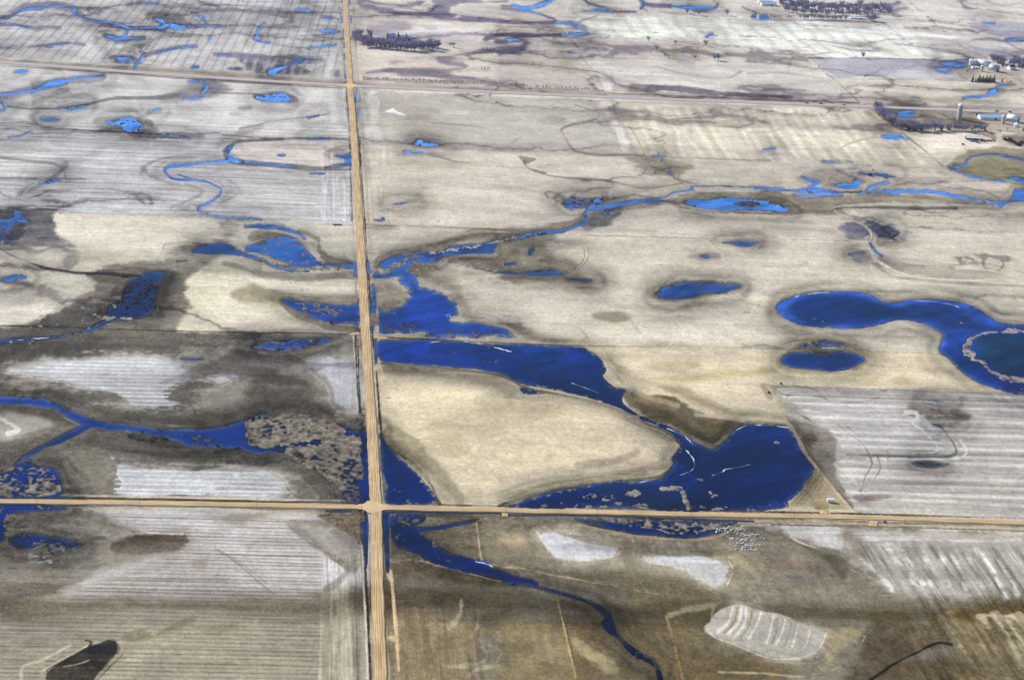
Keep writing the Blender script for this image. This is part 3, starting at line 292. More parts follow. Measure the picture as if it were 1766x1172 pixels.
p((170, 157, 130), "300,960 370,910 480,1040 580,1165 250,1150 150,1165 250,1080 300,1030", 5, .9, 2, .6); p((140, 128, 95), "240,1040 300,960 330,920 300,1030", 4, .6); p((120, 112, 90), ell(390, 1160, 40, 14), 4, .8); p((150, 142, 100), "330,1120 500,1130 480,1160 360,1150", 5, .5)
# ---- big lake, drawn in whole-photo pixels
t(0, 0, 1)
W('lake', "652,590 700,587 760,588 880,594 990,599 1010,604 1035,620 1045,640 1040,650 1062,668 1080,675 1072,685 1075,698 1100,715 1140,730 1180,745 1195,757 1215,768 1230,773 1250,760 1262,745 1285,733 1310,731 1345,733 1362,738 1385,775 1408,808 1395,830 1380,850 1360,868 1345,880 1200,879 1000,876 880,872 900,862 930,852 960,845 1010,838 1060,832 1130,825 1150,815 1162,800 1158,790 1170,775 1175,768 1165,752 1145,740 1110,725 1060,702 1010,685 960,672 905,663 870,648 840,640 780,634 700,628 654,622", .9)
D((16, 30, 78), "735,592 820,592 880,604 960,650 900,640 800,615 740,608", 7, .8); D((14, 26, 74), "850,610 960,655 1050,690 1110,715 1165,740 1195,765 1208,790 1200,815 1150,770 1090,728 1010,690 930,660 860,640", 7, .9); D((12, 22, 72), "1215,790 1300,760 1380,800 1370,850 1300,878 1200,876 1210,830", 10, .8); D((44, 54, 76), "1020,845 1060,836 1130,838 1170,852 1182,872 1090,876 1060,868", 3, .9); D((14, 24, 76), "880,872 960,850 1010,842 1050,870 1000,878", 5, .7); D((34, 62, 150), "870,597 990,600 1035,620 1045,640 1040,652 980,650 960,600", 8, .6); D((34, 60, 148), "660,600 740,592 735,615 700,625 660,618", 8, .6); D((30, 56, 140), "1045,655 1080,676 1110,705 1060,680", 5, .5)
W('pond', "895,669 908,669 940,678 925,681 905,680", .6)
M(ell(1092, 851, 14, 5), 1, (175, 165, 148)); M("1142,841 1165,840 1180,845 1188,860 1192,872", 1, (178, 166, 145), 9, 1.5); M(ell(1030, 858, 34, 8), .42, (150, 140, 120)); M(ell(1105, 872, 14, 4), .7, (165, 155, 135)); M(ell(1206, 826, 7, 2.5), 1, (170, 160, 145)); M(ell(1341, 763, 5, 2.5), 1, (170, 160, 145)); M(ell(1225, 853, 16, 5), .3, (180, 175, 165)); M(ell(1065, 868, 8, 3), .7, (165, 155, 135)); M(ell(1195, 833, 10, 3), .3, (190, 185, 175))
l((95, 86, 68), "652,627 700,633 780,639 845,646 880,655 905,668 960,680 1010,691 1060,707 1110,730 1150,746 1172,765", 5, 2.5, .8); l((176, 166, 145), "652,632 780,644 850,652 880,665 905,688 960,684 1040,704 1100,731 1150,752", 9, 3, .7); p((150, 143, 128), "655,636 780,646 870,660 900,690 960,694 1010,700 950,705 880,695 800,662 660,645", 8, .8)
p((218, 203, 174), "662,655 800,668 880,700 1000,704 1100,740 1160,770 1130,790 1060,805 960,815 860,845 780,850 720,790 670,740", 12, .8, 2, .5); p((165, 154, 130), ell(850, 690, 30, 14), 6, .5); p((170, 158, 132), "740,730 860,705 980,700 900,730 800,745", 10, .45); l((150, 142, 124), "1100,778 1060,795 1000,805", 14, 7, .6); p((170, 158, 132), ell(770, 770, 40, 20), 10, .4)
l((96, 88, 68), "657,752 690,784 720,812 742,838 754,868", 9, 3, .95); l((150, 142, 118), "672,745 710,782 750,820 790,860", 30, 9, .7); l((178, 168, 145), "700,795 730,822 755,850 775,866", 6, 2.5, .7); l((188, 176, 152), "770,866 850,852 905,834 960,824 1060,817 1120,803 1150,787 1165,770", 6, 3, .8); l((92, 84, 64), "860,872 900,858 950,846 1010,836", 8, 3, .85); l((100, 92, 72), "1060,830 1130,823 1152,812 1164,798 1160,788 1172,772", 4, 2, .7); l((166, 156, 134), "880,862 960,838 1060,825 1110,815", 14, 5, .7); l((150, 142, 120), "870,862 940,835 1040,822", 4, 2, .6)
p((100, 91, 70), "1040,645 1066,666 1110,682 1160,685 1200,712 1260,726 1340,729 1360,736 1280,733 1240,768 1220,768 1180,742 1100,712 1075,690", 5, .95, 2, .5); p((140, 130, 105), "1045,620 1062,650 1110,660 1180,690 1250,715 1350,722 1250,700 1170,670 1100,655 1060,625", 8, .8); l((182, 172, 150), "1012,606 1045,622 1062,645 1075,662", 6, 2.5, .8); l((190, 178, 155), "1200,716 1260,722 1320,727 1360,731", 5, 2, .7); p((165, 153, 92), "1100,655 1170,646 1250,640 1310,636 1300,648 1240,650 1170,658", 5, .5, 2, .9); p((150, 140, 118), ell(1160, 630, 50, 12), 9, .5); l((170, 158, 130), "1080,670 1130,690 1170,700", 8, 3, .6)
l((112, 104, 92), "640,581 700,584 880,592 1000,597 1300,601 1690,613 2100,628", 2.2, 1.2, .8); l((190, 180, 164), "642,578 740,581 850,586 1010,596", 2.5, 1, .9)
W('floodwater', "655,742 662,762 680,782 700,802 725,826 742,846 750,869 700,871 662,870 656,840", .8); M(ell(680, 845, 14, 8), .3, (150, 145, 135)); M(ell(700, 836, 8, 4), .35, (150, 145, 135)); D((14, 26, 84), "660,770 690,800 740,860 665,865", 8, .7)
W('ditch_water', "642,496 648,496 650,562 644,562", .3, 0); W('ditch_water', "644,585 650,585 651,626 647,628", .3, 0)
l((196, 178, 150), "650,590 653,640 657,720 658,742", 3, 1.2, .9); l((70, 60, 50), "648,640 652,700 655,740", 3, 1.2, .9); l((70, 62, 54), "617,600 619,660 622,712", 3, 1.2, .9); l((185, 178, 165), "613,590 616,660 618,712", 3, 1, .8, n=.7)
# ---- W5, tile (0,580)
t(0, 580)
p((84, 81, 80), "-400,-20 500,10 1060,20 1080,90 800,125 300,185 -400,220", 8, .9, 3, .7); p((158, 153, 143), "1080,80 1500,20 2380,30 2420,500 1758,450 1500,520 1300,500 1280,300 1180,160", 12, .9, 2, .6); p((106, 102, 94), "1650,440 1758,400 2300,540 1800,640 1400,620 900,600 400,440 0,400 0,320 350,330 650,420 900,520 1300,560", 10, .8, 3, .8)
p((150, 145, 133), "350,290 600,350 860,440 1200,520 1400,500 1350,440 1250,500 900,480 600,360", 8, .7); p((166, 160, 148), "-400,515 150,530 300,570 330,622 200,690 -400,760", 6, .9); p((98, 94, 87), "0,470 300,490 430,560 500,600 330,560 150,515", 7, .8); l((212, 208, 202), "0,560 60,585 125,635 60,660", 13, 2, .8, n=.8); l((120, 115, 105), "0,830 300,660 500,610", 40, 8, .6, n=.8); p((132, 127, 115), "440,760 720,762 800,860 820,1000 700,1060 450,1010 420,860", 8, .9); l((92, 88, 80), "290,780 420,800 520,900 600,960", 40, 7, .7, n=.8); l((94, 90, 82), "600,720 900,780 1300,830 1758,800", 50, 8, .8, n=.7)
p((190, 190, 193), "75,235 280,187 500,167 700,149 850,140 1050,156 1170,180 1220,230 1300,262 1235,315 1190,360 1150,410 1240,438 1272,465 1180,488 1000,478 905,465 860,420 780,385 600,340 400,297 200,272", 3.5, 1, 1.6, .55, 2); st((222, 222, 226), "75,235 500,165 1050,155 1200,215 1285,262 1190,360 1140,420 1180,480 1000,474 900,460 780,385 400,295", "200,300 1200,320", 10, .3, .95, 3, 3, .25, .3); p((200, 200, 202), "1390,270 1520,258 1610,280 1480,322 1440,300", 2, .9, ly=2); l((216, 210, 200), "20,240 100,268 200,275 350,300 500,337 640,367 780,390 850,430 905,467 1000,480 1180,492 1290,462", 6, 1, .85, ly=4, n=.7)
for s_ in ("1640,278 1560,310 1450,358 1350,378 1240,390 1180,412 1195,375 1300,310 1330,292 1400,310 1470,330", "1190,410 1250,440 1320,470", "1180,180 1215,215"): l((208, 203, 194), s_, 8, 1.2, .8, ly=4, n=.6)
p((102, 97, 92), "1200,370 1330,300 1450,330 1330,370", 4, .8, ly=3); l((198, 192, 182), "1290,20 1330,40 1450,42 1758,18", 12, 1.5, .85, n=.6); l((198, 192, 182), "1310,12 1500,8 1700,0", 5, 1.5, .7); l((205, 198, 186), "1240,108 1310,106 1400,98", 7, 1.2, .8); WL('pond', "1225,152 1290,155 1360,158", 12, .6); l((190, 184, 174), "1535,130 1560,112", 5, 1, .7); p((150, 145, 135), ell(1500, 90, 250, 60), 12, .5)
p((190, 190, 192), "800,868 900,865 1020,890 1130,906 1270,910 1400,890 1510,880 1758,906 1860,940 1935,990 1930,1078 1500,1074 1000,1068 760,1058 830,1010 808,940", 3.5, 1, 1.6, .6, 2); st((220, 220, 224), "800,868 1270,910 1510,880 1860,940 1930,1078 760,1058", "800,950 1800,971", 9.5, .3, .95, 3, 3, .25, .3); l((215, 208, 196), "740,790 790,880 800,940 828,985 815,1020", 8, 1.2, .9, ly=4, n=.6); p((218, 218, 220), "1570,925 1620,925 1610,955 1575,958", 1.5, .7, ly=4); p((216, 216, 218), "1350,1020 1450,1018 1420,1050 1350,1045", 3, .6, ly=4); l((212, 206, 196), "1480,885 1510,878 1560,885", 8, 1.2, .7, ly=4)
WL('creek', "-120,52 0,45 130,20 300,15 420,5", 20); M("60,35 300,22", .5, (190, 205, 220), 4)
W('river', "-300,395 0,405 100,415 250,425 350,440 450,480 560,530 700,575 850,598 1000,610 1150,630 1300,640 1450,625 1560,590 1700,545 1800,530 1800,790 1600,770 1400,760 1250,755 1180,720 1100,690 900,640 760,635 640,620 590,612 520,585 430,540 350,500 250,480 120,465 0,460 -300,455", 1.1); l((170, 160, 142), "430,545 520,590 570,602", 8, 1.5, .7); l((150, 142, 126), "720,578 850,596 1000,608 1200,632", 8, 2, .5); l((168, 158, 140), "1130,602 1220,607", 10, 1.2, .9, ly=4)
WL('river', "600,602 500,650 400,700 300,740 220,790 150,840 100,890", 38); W('marsh_water', "60,900 120,860 200,830 240,870 330,885 420,920 432,1060 300,1072 -300,1072 -300,950", 1.5); M("-80,910 60,895 210,880 380,920 400,1060 -80,1060", .55, (150, 136, 120)); M("200,1010 400,980 390,1060 200,1060", .95, (178, 165, 145)); M("870,660 1000,660 1150,700 1100,730 900,700", .75, (62, 56, 60)); M("1000,660 1200,680 1300,750 1500,750 1400,700 1200,650", .3, (105, 98, 92)); W('ditch_water', "300,1080 480,1082 480,1092 300,1090", .4); l((200, 190, 172), "210,800 230,850 300,880 390,910", 10, 2, .6); l((205, 198, 185), "0,1082 150,1084 290,1086", 8, 1.2, .8); l((190, 182, 165), "540,752 680,758", 5, 1.5, .7); M("860,640 1080,690 1160,700", .5, (160, 148, 130), 8)
# ---- tile (440,580)
t(440, 580)
W('pond', "-60,68 20,55 100,30 300,18 500,14 440,50 300,85 150,98 20,88", 1.5, sh=.2); M("-40,60 150,35 450,30 300,75 100,80", .4, (120, 114, 112)); p((110, 105, 98), "-80,80 0,20 300,5 560,5 480,60 300,105 100,120", 5, .8)
p((196, 197, 203), "340,200 400,152 500,148 545,165 640,190 682,230 682,505 600,505 520,455 525,400 470,320 400,255", 6, .95, 2, .5, 2); p((214, 215, 220), "380,190 500,158 545,190 540,440 525,440 500,320 420,240", 5, .8, ly=3); l((196, 188, 176), "330,205 400,275 470,335 500,400 495,440 560,510 680,520", 14, 3, .6, ly=3); p((98, 93, 85), "-40,250 150,220 330,330 400,420 430,480 560,540 400,540 -40,520", 10, .8, 3, .8); p((178, 173, 160), "-40,160 150,180 330,215 200,230 -40,200", 8, .6); p((150, 145, 133), "330,230 470,400 520,500 640,540 500,520 380,420", 10, .6)
W('marsh_water', "-60,560 0,545 200,540 380,550 520,590 600,600 640,630 690,640 700,600 720,600 745,660 765,760 775,900 778,1130 640,1128 590,1110 560,1060 480,960 350,860 230,800 0,785 -60,770", 1); M("-60,560 200,545 400,560 560,610 600,660 590,690 690,710 690,960 640,990 560,1060 480,960 350,860 230,790 240,740 440,735 430,700 200,740 -60,740", .9, (150, 138, 122)); D((10, 16, 40), "-60,560 200,545 400,560 560,610 600,660 590,690 690,710 690,960 560,1060 350,860 230,790 -60,740", 6, .85); M("-20,570 300,570 540,650 520,690 300,700 0,700", .7, (165, 152, 135)); M("600,1010 690,1000 700,1110 600,1110", .7, (120, 110, 102)); l((190, 178, 158), "560,560 680,540 740,560 730,600 690,620", 14, 3, .8, n=.8); l((98, 92, 84), "0,790 200,810 380,880 500,1000 540,1090", 40, 6, .85)
l((165, 158, 145), "180,930 300,960 420,1080", 40, 8, .7); l((200, 194, 182), "0,905 150,930 215,985 225,1040 200,1085", 9, 2, .6, ly=4)
l((66, 58, 48), "690,20 695,300 708,515", 10, 1, .85); l((200, 192, 178), "680,30 688,300 698,515", 9, 1, .7, n=.8)
# ---- tile (0,872)
t(0, 872)
p((128, 122, 110), "-500,20 600,22 720,60 800,110 1000,182 1235,190 1240,270 1100,330 900,390 700,420 550,500 450,590 -500,640", 6, .97, 2, .5); p((86, 78, 68), "760,280 850,250 950,215 1235,198 1240,270 1100,330 930,345 800,330", 7, .9, 3, .9, 3); p((96, 90, 82), "-500,580 150,535 400,520 470,500 440,560 200,650 -500,700", 9, .85, 2, .6, 2); p((165, 160, 150), "120,90 300,70 700,120 900,180 600,190 300,170 150,150", 14, .6); p((100, 94, 84), ell(660, 215, 50, 12), 4, .7, ly=2); p((100, 94, 84), ell(80, 420, 40, 12), 4, .7, ly=2); p((100, 94, 84), ell(60, 300, 50, 10), 4, .6, ly=2)
W('floodwater', "-300,0 430,4 300,25 190,40 110,58 70,120 60,190 0,240 -300,300", 1.2); M("40,60 200,35 110,60 80,160 40,210", .75, (150, 132, 105)); W('flooded_field', "85,235 110,195 150,175 220,168 280,185 330,200 400,225 520,262 480,285 380,300 340,335 290,270 200,265 130,285", sh=.25, wr=3); M("200,230 520,250 400,320 240,340", .55, (120, 118, 115)); M("190,330 320,350 330,390 220,380", .9, (180, 185, 195), None)
p((184, 181, 177), "600,24 1758,24 2380,90 2420,620 1758,620 450,600 560,492 800,412 1100,335 1240,280 1240,192 1000,182 850,132 720,60", 3, .97, 1.5, .5); p((206, 204, 202), "620,24 1300,30 1400,150 1100,175 960,160 800,100", 8, .6); p((150, 143, 132), "1470,85 1600,50 1758,65 1800,90 1758,112 1600,122", 6, .8); p((204, 202, 200), "1500,260 1758,240 2100,330 2100,560 1600,500", 20, .5); p((130, 120, 106), ell(1350, 400, 60, 40), 7, .6); l((215, 210, 202), "600,20 720,58 800,108 860,135 1000,180 1235,190", 6, 1.2, .7, ly=4, n=.7)
st((132, 124, 112), "600,30 2150,90 2180,1500 -500,1500 -500,700 450,590 1240,280", "0,400 1000,424", 6.2, .42, .75, 16, 2.5, wob=.5, sharp=.5); l((110, 102, 90), "1450,290 1600,390 1758,525 1850,600", 6, 1, .6, ly=4); l((110, 102, 90), "1480,300 1640,400 1790,520", 4, 1, .5, ly=4); l((120, 112, 100), "1150,260 1140,480", 4, 1, .5, ly=4); l((120, 112, 100), "1185,260 1165,470", 4, 1, .5, ly=4)
p((160, 154, 137), "-500,690 800,690 1758,640 2400,640 2450,1600 -600,1600", 24, .9, 1, .2); p((120, 113, 94), "-500,650 1758,600 2400,610 2400,720 900,740 -500,760", 22, .55, 1, .2, 2); p((112, 102, 82), "850,900 950,840 1000,850 1050,890 1100,840 1290,740 1320,770 1200,840 1000,900", 6, .6, ly=2); p((118, 108, 86), "1300,830 1500,780 1600,800 1500,860", 10, .5, ly=2); p((110, 100, 80), ell(100, 770, 80, 25), 10, .5, ly=2)  # second patch paints the propeller blur in as a darker band
p((52, 46, 42), "375,1090 500,1020 650,960 800,918 812,1010 730,1090 600,1230 380,1260 330,1160", 4, .97, 2, .5, 4); p((48, 50, 60), "560,985 780,930 800,1000 650,1010", 6, .6, ly=5)
for s_, w_, c_ in (("330,1092 500,1012 600,950 620,922 580,908", 14, (70, 62, 50)), ("290,1110 470,1010 590,945", 10, (186, 176, 155)), ("320,1110 330,1172 380,1230", 8, (80, 72, 58)), ("140,1172 160,1080 290,1040 480,940", 18, (190, 181, 160)), ("270,1110 300,1160", 10, (170, 160, 140)), ("660,1172 740,1090 830,1005", 6, (80, 72, 58))): l(c_, s_, w_, 1.2, .8, ly=5)
p((186, 176, 152), "680,1172 800,1080 940,980 1080,985 950,1080 850,1200", 10, .8, ly=2); l((165, 155, 130), "430,1085 520,1070 600,1045", 8, 1, .8, ly=6)
# ---- tile (440,872)
t(440, 872)
p((194, 191, 187), "-60,115 150,120 280,190 450,312 560,360 630,440 500,540 -60,590", 5, .8, ly=2); p((138, 132, 123), "220,110 330,98 500,110 660,190 725,280 705,400 640,425 500,322 350,232", 5, .95, ly=3); p((168, 162, 152), "300,130 400,120 560,220 640,300 560,320 400,220", 8, .7, ly=3); l((112, 106, 96), "220,130 350,240 500,330 620,420 560,510 480,560", 26, 6, .6, ly=3); p((124, 108, 86), "430,62 700,60 722,280 640,205 520,135", 4, .9, 2, .8, 3); M("440,70 700,50 720,280 620,200", .6, (135, 118, 92))
W('ditch_water', "715,65 755,58 762,300 748,430 738,330 715,180", .6); W('ditch_water', "480,30 720,30 720,48 480,44", .5, 0); l((150, 142, 130), "0,60 200,40 480,45", 24, 4, .6, ly=2)
W('ditch_water', "848,42 905,45 900,200 908,330 902,455 888,440 870,260 860,100", .5, 0); WL('ditch_water', "880,46 1200,48 1700,50", 13, .5)
p((96, 88, 75), "915,60 1480,75 1540,380 1758,440 1758,560 1500,520 930,390", 5, .9, 2, .6); W('floodwater', "908,72 1120,72 1090,120 1000,142 1200,140 1470,88 1480,108 1250,162 1100,178 1120,210 1250,280 1400,342 1520,380 1620,412 1758,478 1900,510 1900,545 1758,528 1600,492 1450,452 1300,412 1200,372 1100,332 930,262 908,160", 1); M("930,80 1100,80 1060,130 940,130", .4, (110, 102, 95)); p((132, 126, 110), "1110,85 1465,78 1470,92 1240,132 1100,125", 5, .9, 2, .5, 2); p((122, 114, 98), "1130,180 1480,110 1520,370 1380,320 1220,240", 5, .9, 2, .7, 2); M("930,200 1100,240 1300,330", .25, (110, 105, 95), 60); M("920,290 1060,320 1140,370 930,385", .7, (130, 118, 98)); W('pond', "1480,378 1540,372 1600,405 1590,415 1530,388", .8); D((110, 150, 215), "1470,370 1540,368 1610,405 1590,420", 2, .9); D((12, 20, 70), "910,140 1250,280 1620,410 1900,520 1900,545 1400,440 930,262", 6, .8)
l((196, 178, 145), "1482,75 1500,200 1530,375 1600,398 1758,425", 7, 1.2, .9, ly=4, n=.5); l((190, 172, 142), "1500,105 1600,75 1758,68", 9, 1.5, .8, ly=4); l((185, 172, 150), "920,380 1080,365 1300,420 1600,500 1758,535", 5, 1.2, .6, ly=4, n=.6); p((140, 132, 112), "1510,100 1758,72 1900,100 1900,400 1620,400 1540,360", 8, .8); p((182, 164, 130), "1620,210 1758,190 1800,250 1700,270", 9, .7, ly=2)
p((152, 146, 132), "970,520 1250,530 1380,620 1300,720 970,720", 22, .8, ly=2); p((134, 122, 98), "960,720 1350,740 1480,900 1480,1000 1300,1300 970,1300", 26, .85, ly=2); p((100, 90, 70), "1300,560 1758,560 1758,800 1500,860 1420,700", 24, .6, ly=2); p((108, 98, 80), "950,395 1100,400 1400,470 1300,500 960,480", 12, .6, ly=2)
for s_, w_ in (("1385,640 1375,730 1300,830", 14), ("1505,730 1488,830", 7), ("1520,955 1562,1010 1500,1062 1300,1085", 10), ("1560,930 1655,980 1620,1055", 8), ("1640,1075 1500,1100 1450,1140", 8)): l((176, 167, 146), s_, w_, 3, .5, 1.5, n=.8, ly=4)
l((56, 48, 38), "742,420 752,600 765,900 780,1300", 13, 1.2, .95, ly=4); l((205, 196, 180), "722,280 730,500 745,800 760,1300", 7, 1.2, .7, ly=4); l((120, 110, 92), "888,450 905,800 935,1300", 32, 2, .9, ly=3); l((204, 180, 138), "918,440 925,560 945,800 965,1110", 15, 1.5, .9, ly=4); l((214, 196, 160), "900,455 915,500", 20, 2, .7, ly=4); p((200, 176, 134), "895,880 960,890 960,915 900,905", 2, .9, ly=5); l((90, 80, 64), "940,800 970,1100", 6, 2, .5, ly=3)  # first line: shadow in the roadside ditch, painted as a dark strip
# ---- tile (880,872)
t(880, 872)
WL('ditch_water', "-60,66 300,66 700,76 1200,91 1640,106", 12, .6); W('floodwater', "440,86 700,88 1000,92 1500,112 1500,128 1470,150 1400,190 1200,214 1000,206 800,190 600,155", .8); p((140, 126, 106), "420,80 900,92 1530,112 1400,205 1150,222 800,190", 4, .9, 2, .7, 2); M("500,82 900,95 1500,118 1330,165 1130,180 900,160 700,130", .66, (172, 156, 134)); M("900,150 1300,150 1400,190 1250,205 1000,170", .25, (170, 152, 128)); l((180, 162, 134), "340,85 600,162 900,213 1200,228 1400,208 1570,135", 12, 2, .9, ly=4, n=.6); l((205, 190, 165), "0,70 400,80", 5, 1.5, .6, ly=4)
p((142, 134, 118), "-60,90 350,92 620,170 900,225 1300,240 1500,230 1758,330 1758,480 1450,600 900,480 400,420 -60,380", 10, .8, 2, .5); p((165, 156, 140), "900,250 1400,250 1500,300 1200,330 900,320", 12, .6); p((112, 104, 88), "80,100 300,150 200,200 -40,160", 12, .5); l((178, 164, 140), "0,405 150,440 400,490 700,545 1000,598", 8, 1.5, .8, ly=4, n=.6)
p((209, 209, 213), "200,200 285,185 400,196 500,222 560,240 640,276 700,290 720,305 690,342 600,360 480,370 350,350 262,310 230,250", 4, 1, 1.6, .6, 3); p((150, 140, 122), "330,185 560,225 640,270 560,262 400,215", 3, .8, ly=4); l((215, 200, 175), "180,180 215,225 250,300", 9, 1.2, .9, ly=5); l((210, 196, 172), "350,350 480,370 600,362 690,345 735,318 700,288", 7, 1.2, .9, ly=5); l((185, 182, 180), "380,230 560,280 700,310", 6, 2, .6, ly=5)
p((200, 199, 200), "900,352 1000,342 1150,348 1300,340 1400,370 1480,430 1460,500 1400,545 1250,462 1120,412 980,390", 5, .97, 1.6, .6, 3); p((218, 218, 220), "1000,350 1300,350 1380,390 1150,370", 6, .8, ly=4); l((205, 192, 168), "900,350 930,328 1000,340", 8, 1.5, .8, ly=5); l((205, 192, 170), "880,362 980,392 1120,415 1250,470 1380,555", 6, 1.2, .7, ly=5, n=.6); l((210, 198, 175), "1470,370 1500,440 1460,540", 8, 1.2, .8, ly=5, n=.5); p((172, 156, 128), "1250,310 1500,330 1650,430 1700,540 1620,500 1520,390 1350,340", 9, .7, ly=2)
p((106, 97, 78), "450,465 900,490 1350,570 1500,640 1450,720 1000,720 700,620 500,540", 14, .85, 2, .4, 2); p((92, 82, 64), "180,700 700,690 1350,720 1340,830 900,800 600,850 250,800", 20, .85, 2, .4, 2); p((112, 100, 72), "-60,620 300,600 600,680 200,700 -60,680", 16, .6, ly=2); p((140, 128, 98), "-60,800 200,800 420,900 440,1300 -60,1300", 20, .7, ly=2); p((112, 100, 74), "440,840 620,880 860,1020 980,1172 450,1172", 18, .7, ly=2); p((118, 107, 80), "720,820 1050,780 1150,1172 1040,1172 980,1020 800,900", 18, .7, ly=2); p((122, 112, 86), "1100,760 1340,820 1400,900 1700,1010 1758,1172 1180,1172", 22, .7, ly=2); p((98, 86, 60), "1150,950 1500,1000 1758,1080 1758,1172 1250,1172", 18, .6, ly=3)
W('creek', "-40,484 100,517 250,550 400,590 550,642 640,698 690,742 706,820 780,915 900,995 970,1040 1015,1100 1035,1230 1008,1230 984,1108 940,1064 822,1006 725,908 640,840 618,790 635,755 552,674 445,630 300,592 150,556 -40,525", .5); D((6, 9, 10), "480,630 560,650 640,715 655,770 640,810 720,890 830,1000 940,1060 985,1105 1020,1230", 6, 1, 130); D((10, 14, 16), "520,640 640,700 720,730 760,860 1000,1030 1060,1230 1000,1230 800,1010 620,840 600,760", 12, 1.0); D((30, 42, 80), "100,500 400,580 560,640 450,630 200,570", 8, .7); l((130, 116, 88), "740,840 860,930 1000,1010 1050,1100", 34, 6, .7, n=.9, ly=3)
l((178, 156, 115), "312,600 340,730 375,880 405,1020 440,1160", 9, 1.5, .8, ly=4); l((70, 60, 42), "350,730 390,900 430,1060", 8, 2, .6, ly=3); l((150, 134, 100), "1050,745 1085,860 1120,980 1165,1172", 10, 1.5, .7, ly=4, n=.6); p((160, 149, 118), "400,900 480,935 700,1090 640,1110 520,1040 430,960", 8, .8, ly=3); l((160, 150, 125), "1370,690 1360,760 1420,700", 8, 3, .5, ly=4); l((162, 152, 130), "1080,740 1200,700 1380,670", 18, 7, .5, ly=4)
p((182, 177, 165), "1330,830 1370,770 1420,700 1550,662 1703,715 1900,770 2130,850 2080,960 1950,1020 1750,1020 1600,965 1480,915 1370,880", 4, .95, 1.5, .5, 4)
for s_ in ("1500,690 1470,780 1400,850", "1560,680 1540,780 1470,860", "1590,690 1580,790 1510,880", "1690,720 1660,800 1600,900", "1770,745 1750,850 1720,930", "1850,770 1830,850 1790,930", "1940,800 1920,880 1900,950", "2020,830 2000,920 1970,970"): l((214, 210, 200), s_, 12, 2.5, .8, ly=5, n=.5)
for s_ in ("1530,690 1510,780 1440,860", "1630,700 1610,800 1550,890", "1800,760 1790,850 1760,930", "1890,790 1880,860 1850,940"): l((128, 116, 96), s_, 6, 1.5, .7, ly=5, n=.8)
l((212, 200, 178), "1330,835 1380,890 1500,930 1620,985 1760,1030 1950,1025 2080,965 2130,860", 10, 1.5, .8, ly=5, n=.5); p((122, 110, 98), "1660,360 1758,345 2000,370 2190,475 2100,495 1900,465 1720,450", 4, .95, 2, .8, 3); l((205, 196, 182), "1560,135 1758,130", 9, 2, .6, ly=4)
# ---- tile (1316,872)
t(1316, 872)
p((172, 166, 157), "100,125 1758,155 2600,180 2600,620 1758,580 1400,640 900,600 800,545 700,470 540,350 350,280 180,200", 8, .95, 2, .5, 2); p((203, 201, 199), "130,132 500,150 530,215 500,310 350,280 200,210", 5, .95, 2, .5, 3); p((138, 128, 112), "500,150 640,180 720,330 680,420 560,330 520,230", 9, .7, 2, .7, 3); p((96, 88, 74), "200,230 400,290 560,370 560,440 500,500 400,400 250,280", 8, .85, 2, .6, 3); p((202, 200, 197), "640,200 1000,190 1200,260 900,280 760,250", 14, .6, 2, .6, 3); l((205, 203, 200), "700,225 1200,240 1758,240 2300,250", 22, 5, .6, ly=3, n=.6); l((208, 206, 203), "900,155 1300,165 1758,190", 20, 5, .5, ly=3, n=.6)
for s_, w_ in (("840,250 920,390 1010,520", 22), ("950,290 1010,400 1090,530", 24), ("1080,310 1105,420 1130,540", 24), ("1195,310 1220,420 1250,530", 24), ("1270,330 1320,430 1370,560", 24), ("1370,325 1430,440 1490,560", 24), ("1490,330 1560,450 1640,620", 24), ("1600,370 1660,470 1720,600", 20), ("720,400 800,480 870,560", 30), ("640,340 760,450", 20)): l((216, 213, 209), s_, w_, 8, .85, 2, n=.5, ly=4)
for s_, w_ in (("900,310 980,430 1060,540", 8), ("1240,330 1300,450 1330,540", 8), ("1450,330 1530,460 1600,590", 8), ("1620,260 1758,430", 14), ("1700,280 1800,420", 14), ("1560,360 1680,540", 8), ("780,340 900,480", 10)): l((118, 108, 92), s_, w_, 4, .8, 2, n=.6, ly=4)
p((130, 124, 110), "0,490 150,470 500,500 800,560 1100,620 1500,640 1758,560 1758,740 1200,740 700,700 0,700", 20, .75, 2, .3, 3); p((92, 95, 105), "120,480 280,460 370,500 200,520", 7, .7, 2, .6, 4); l((205, 195, 175), "180,215 300,270 500,325 560,360", 7, 1.2, .8, ly=5, n=.5); l((205, 195, 175), "570,425 650,455 720,485", 6, 1.2, .8, ly=5, n=.5)
p((90, 80, 62), "700,770 760,730 1000,740 1210,745 1300,860 1340,940 1100,1010 800,1230 560,1230 640,1000", 12, .95, 2, .5, 4); p((96, 84, 62), "900,1060 1330,950 1400,1230 800,1230", 14, .8, ly=4); l((48, 41, 32), "640,1230 780,1140 900,1060 1050,990 1150,935 1210,925 1275,937", 24, 2.5, .95, ly=5); p((124, 112, 84), "1240,750 1400,700 1758,740 2500,760 2500,1400 1420,1300 1330,1000", 14, .8, 2, .5, 4); p((90, 78, 50), "1400,690 1758,720 1758,790 1500,780 1300,760", 14, .7, 2, .6, 4)
for s_, w_ in (("1560,740 1640,880 1758,1080 1850,1230", 26), ("1650,800 1758,960 1900,1150", 30), ("1480,760 1600,960 1700,1172", 16), ("1400,800 1520,1000 1600,1172", 10), ("1720,760 1850,950", 30), ("1300,900 1420,1050", 14)): l((176, 166, 142), s_, w_, 10, .7, 2, n=.6, ly=5)
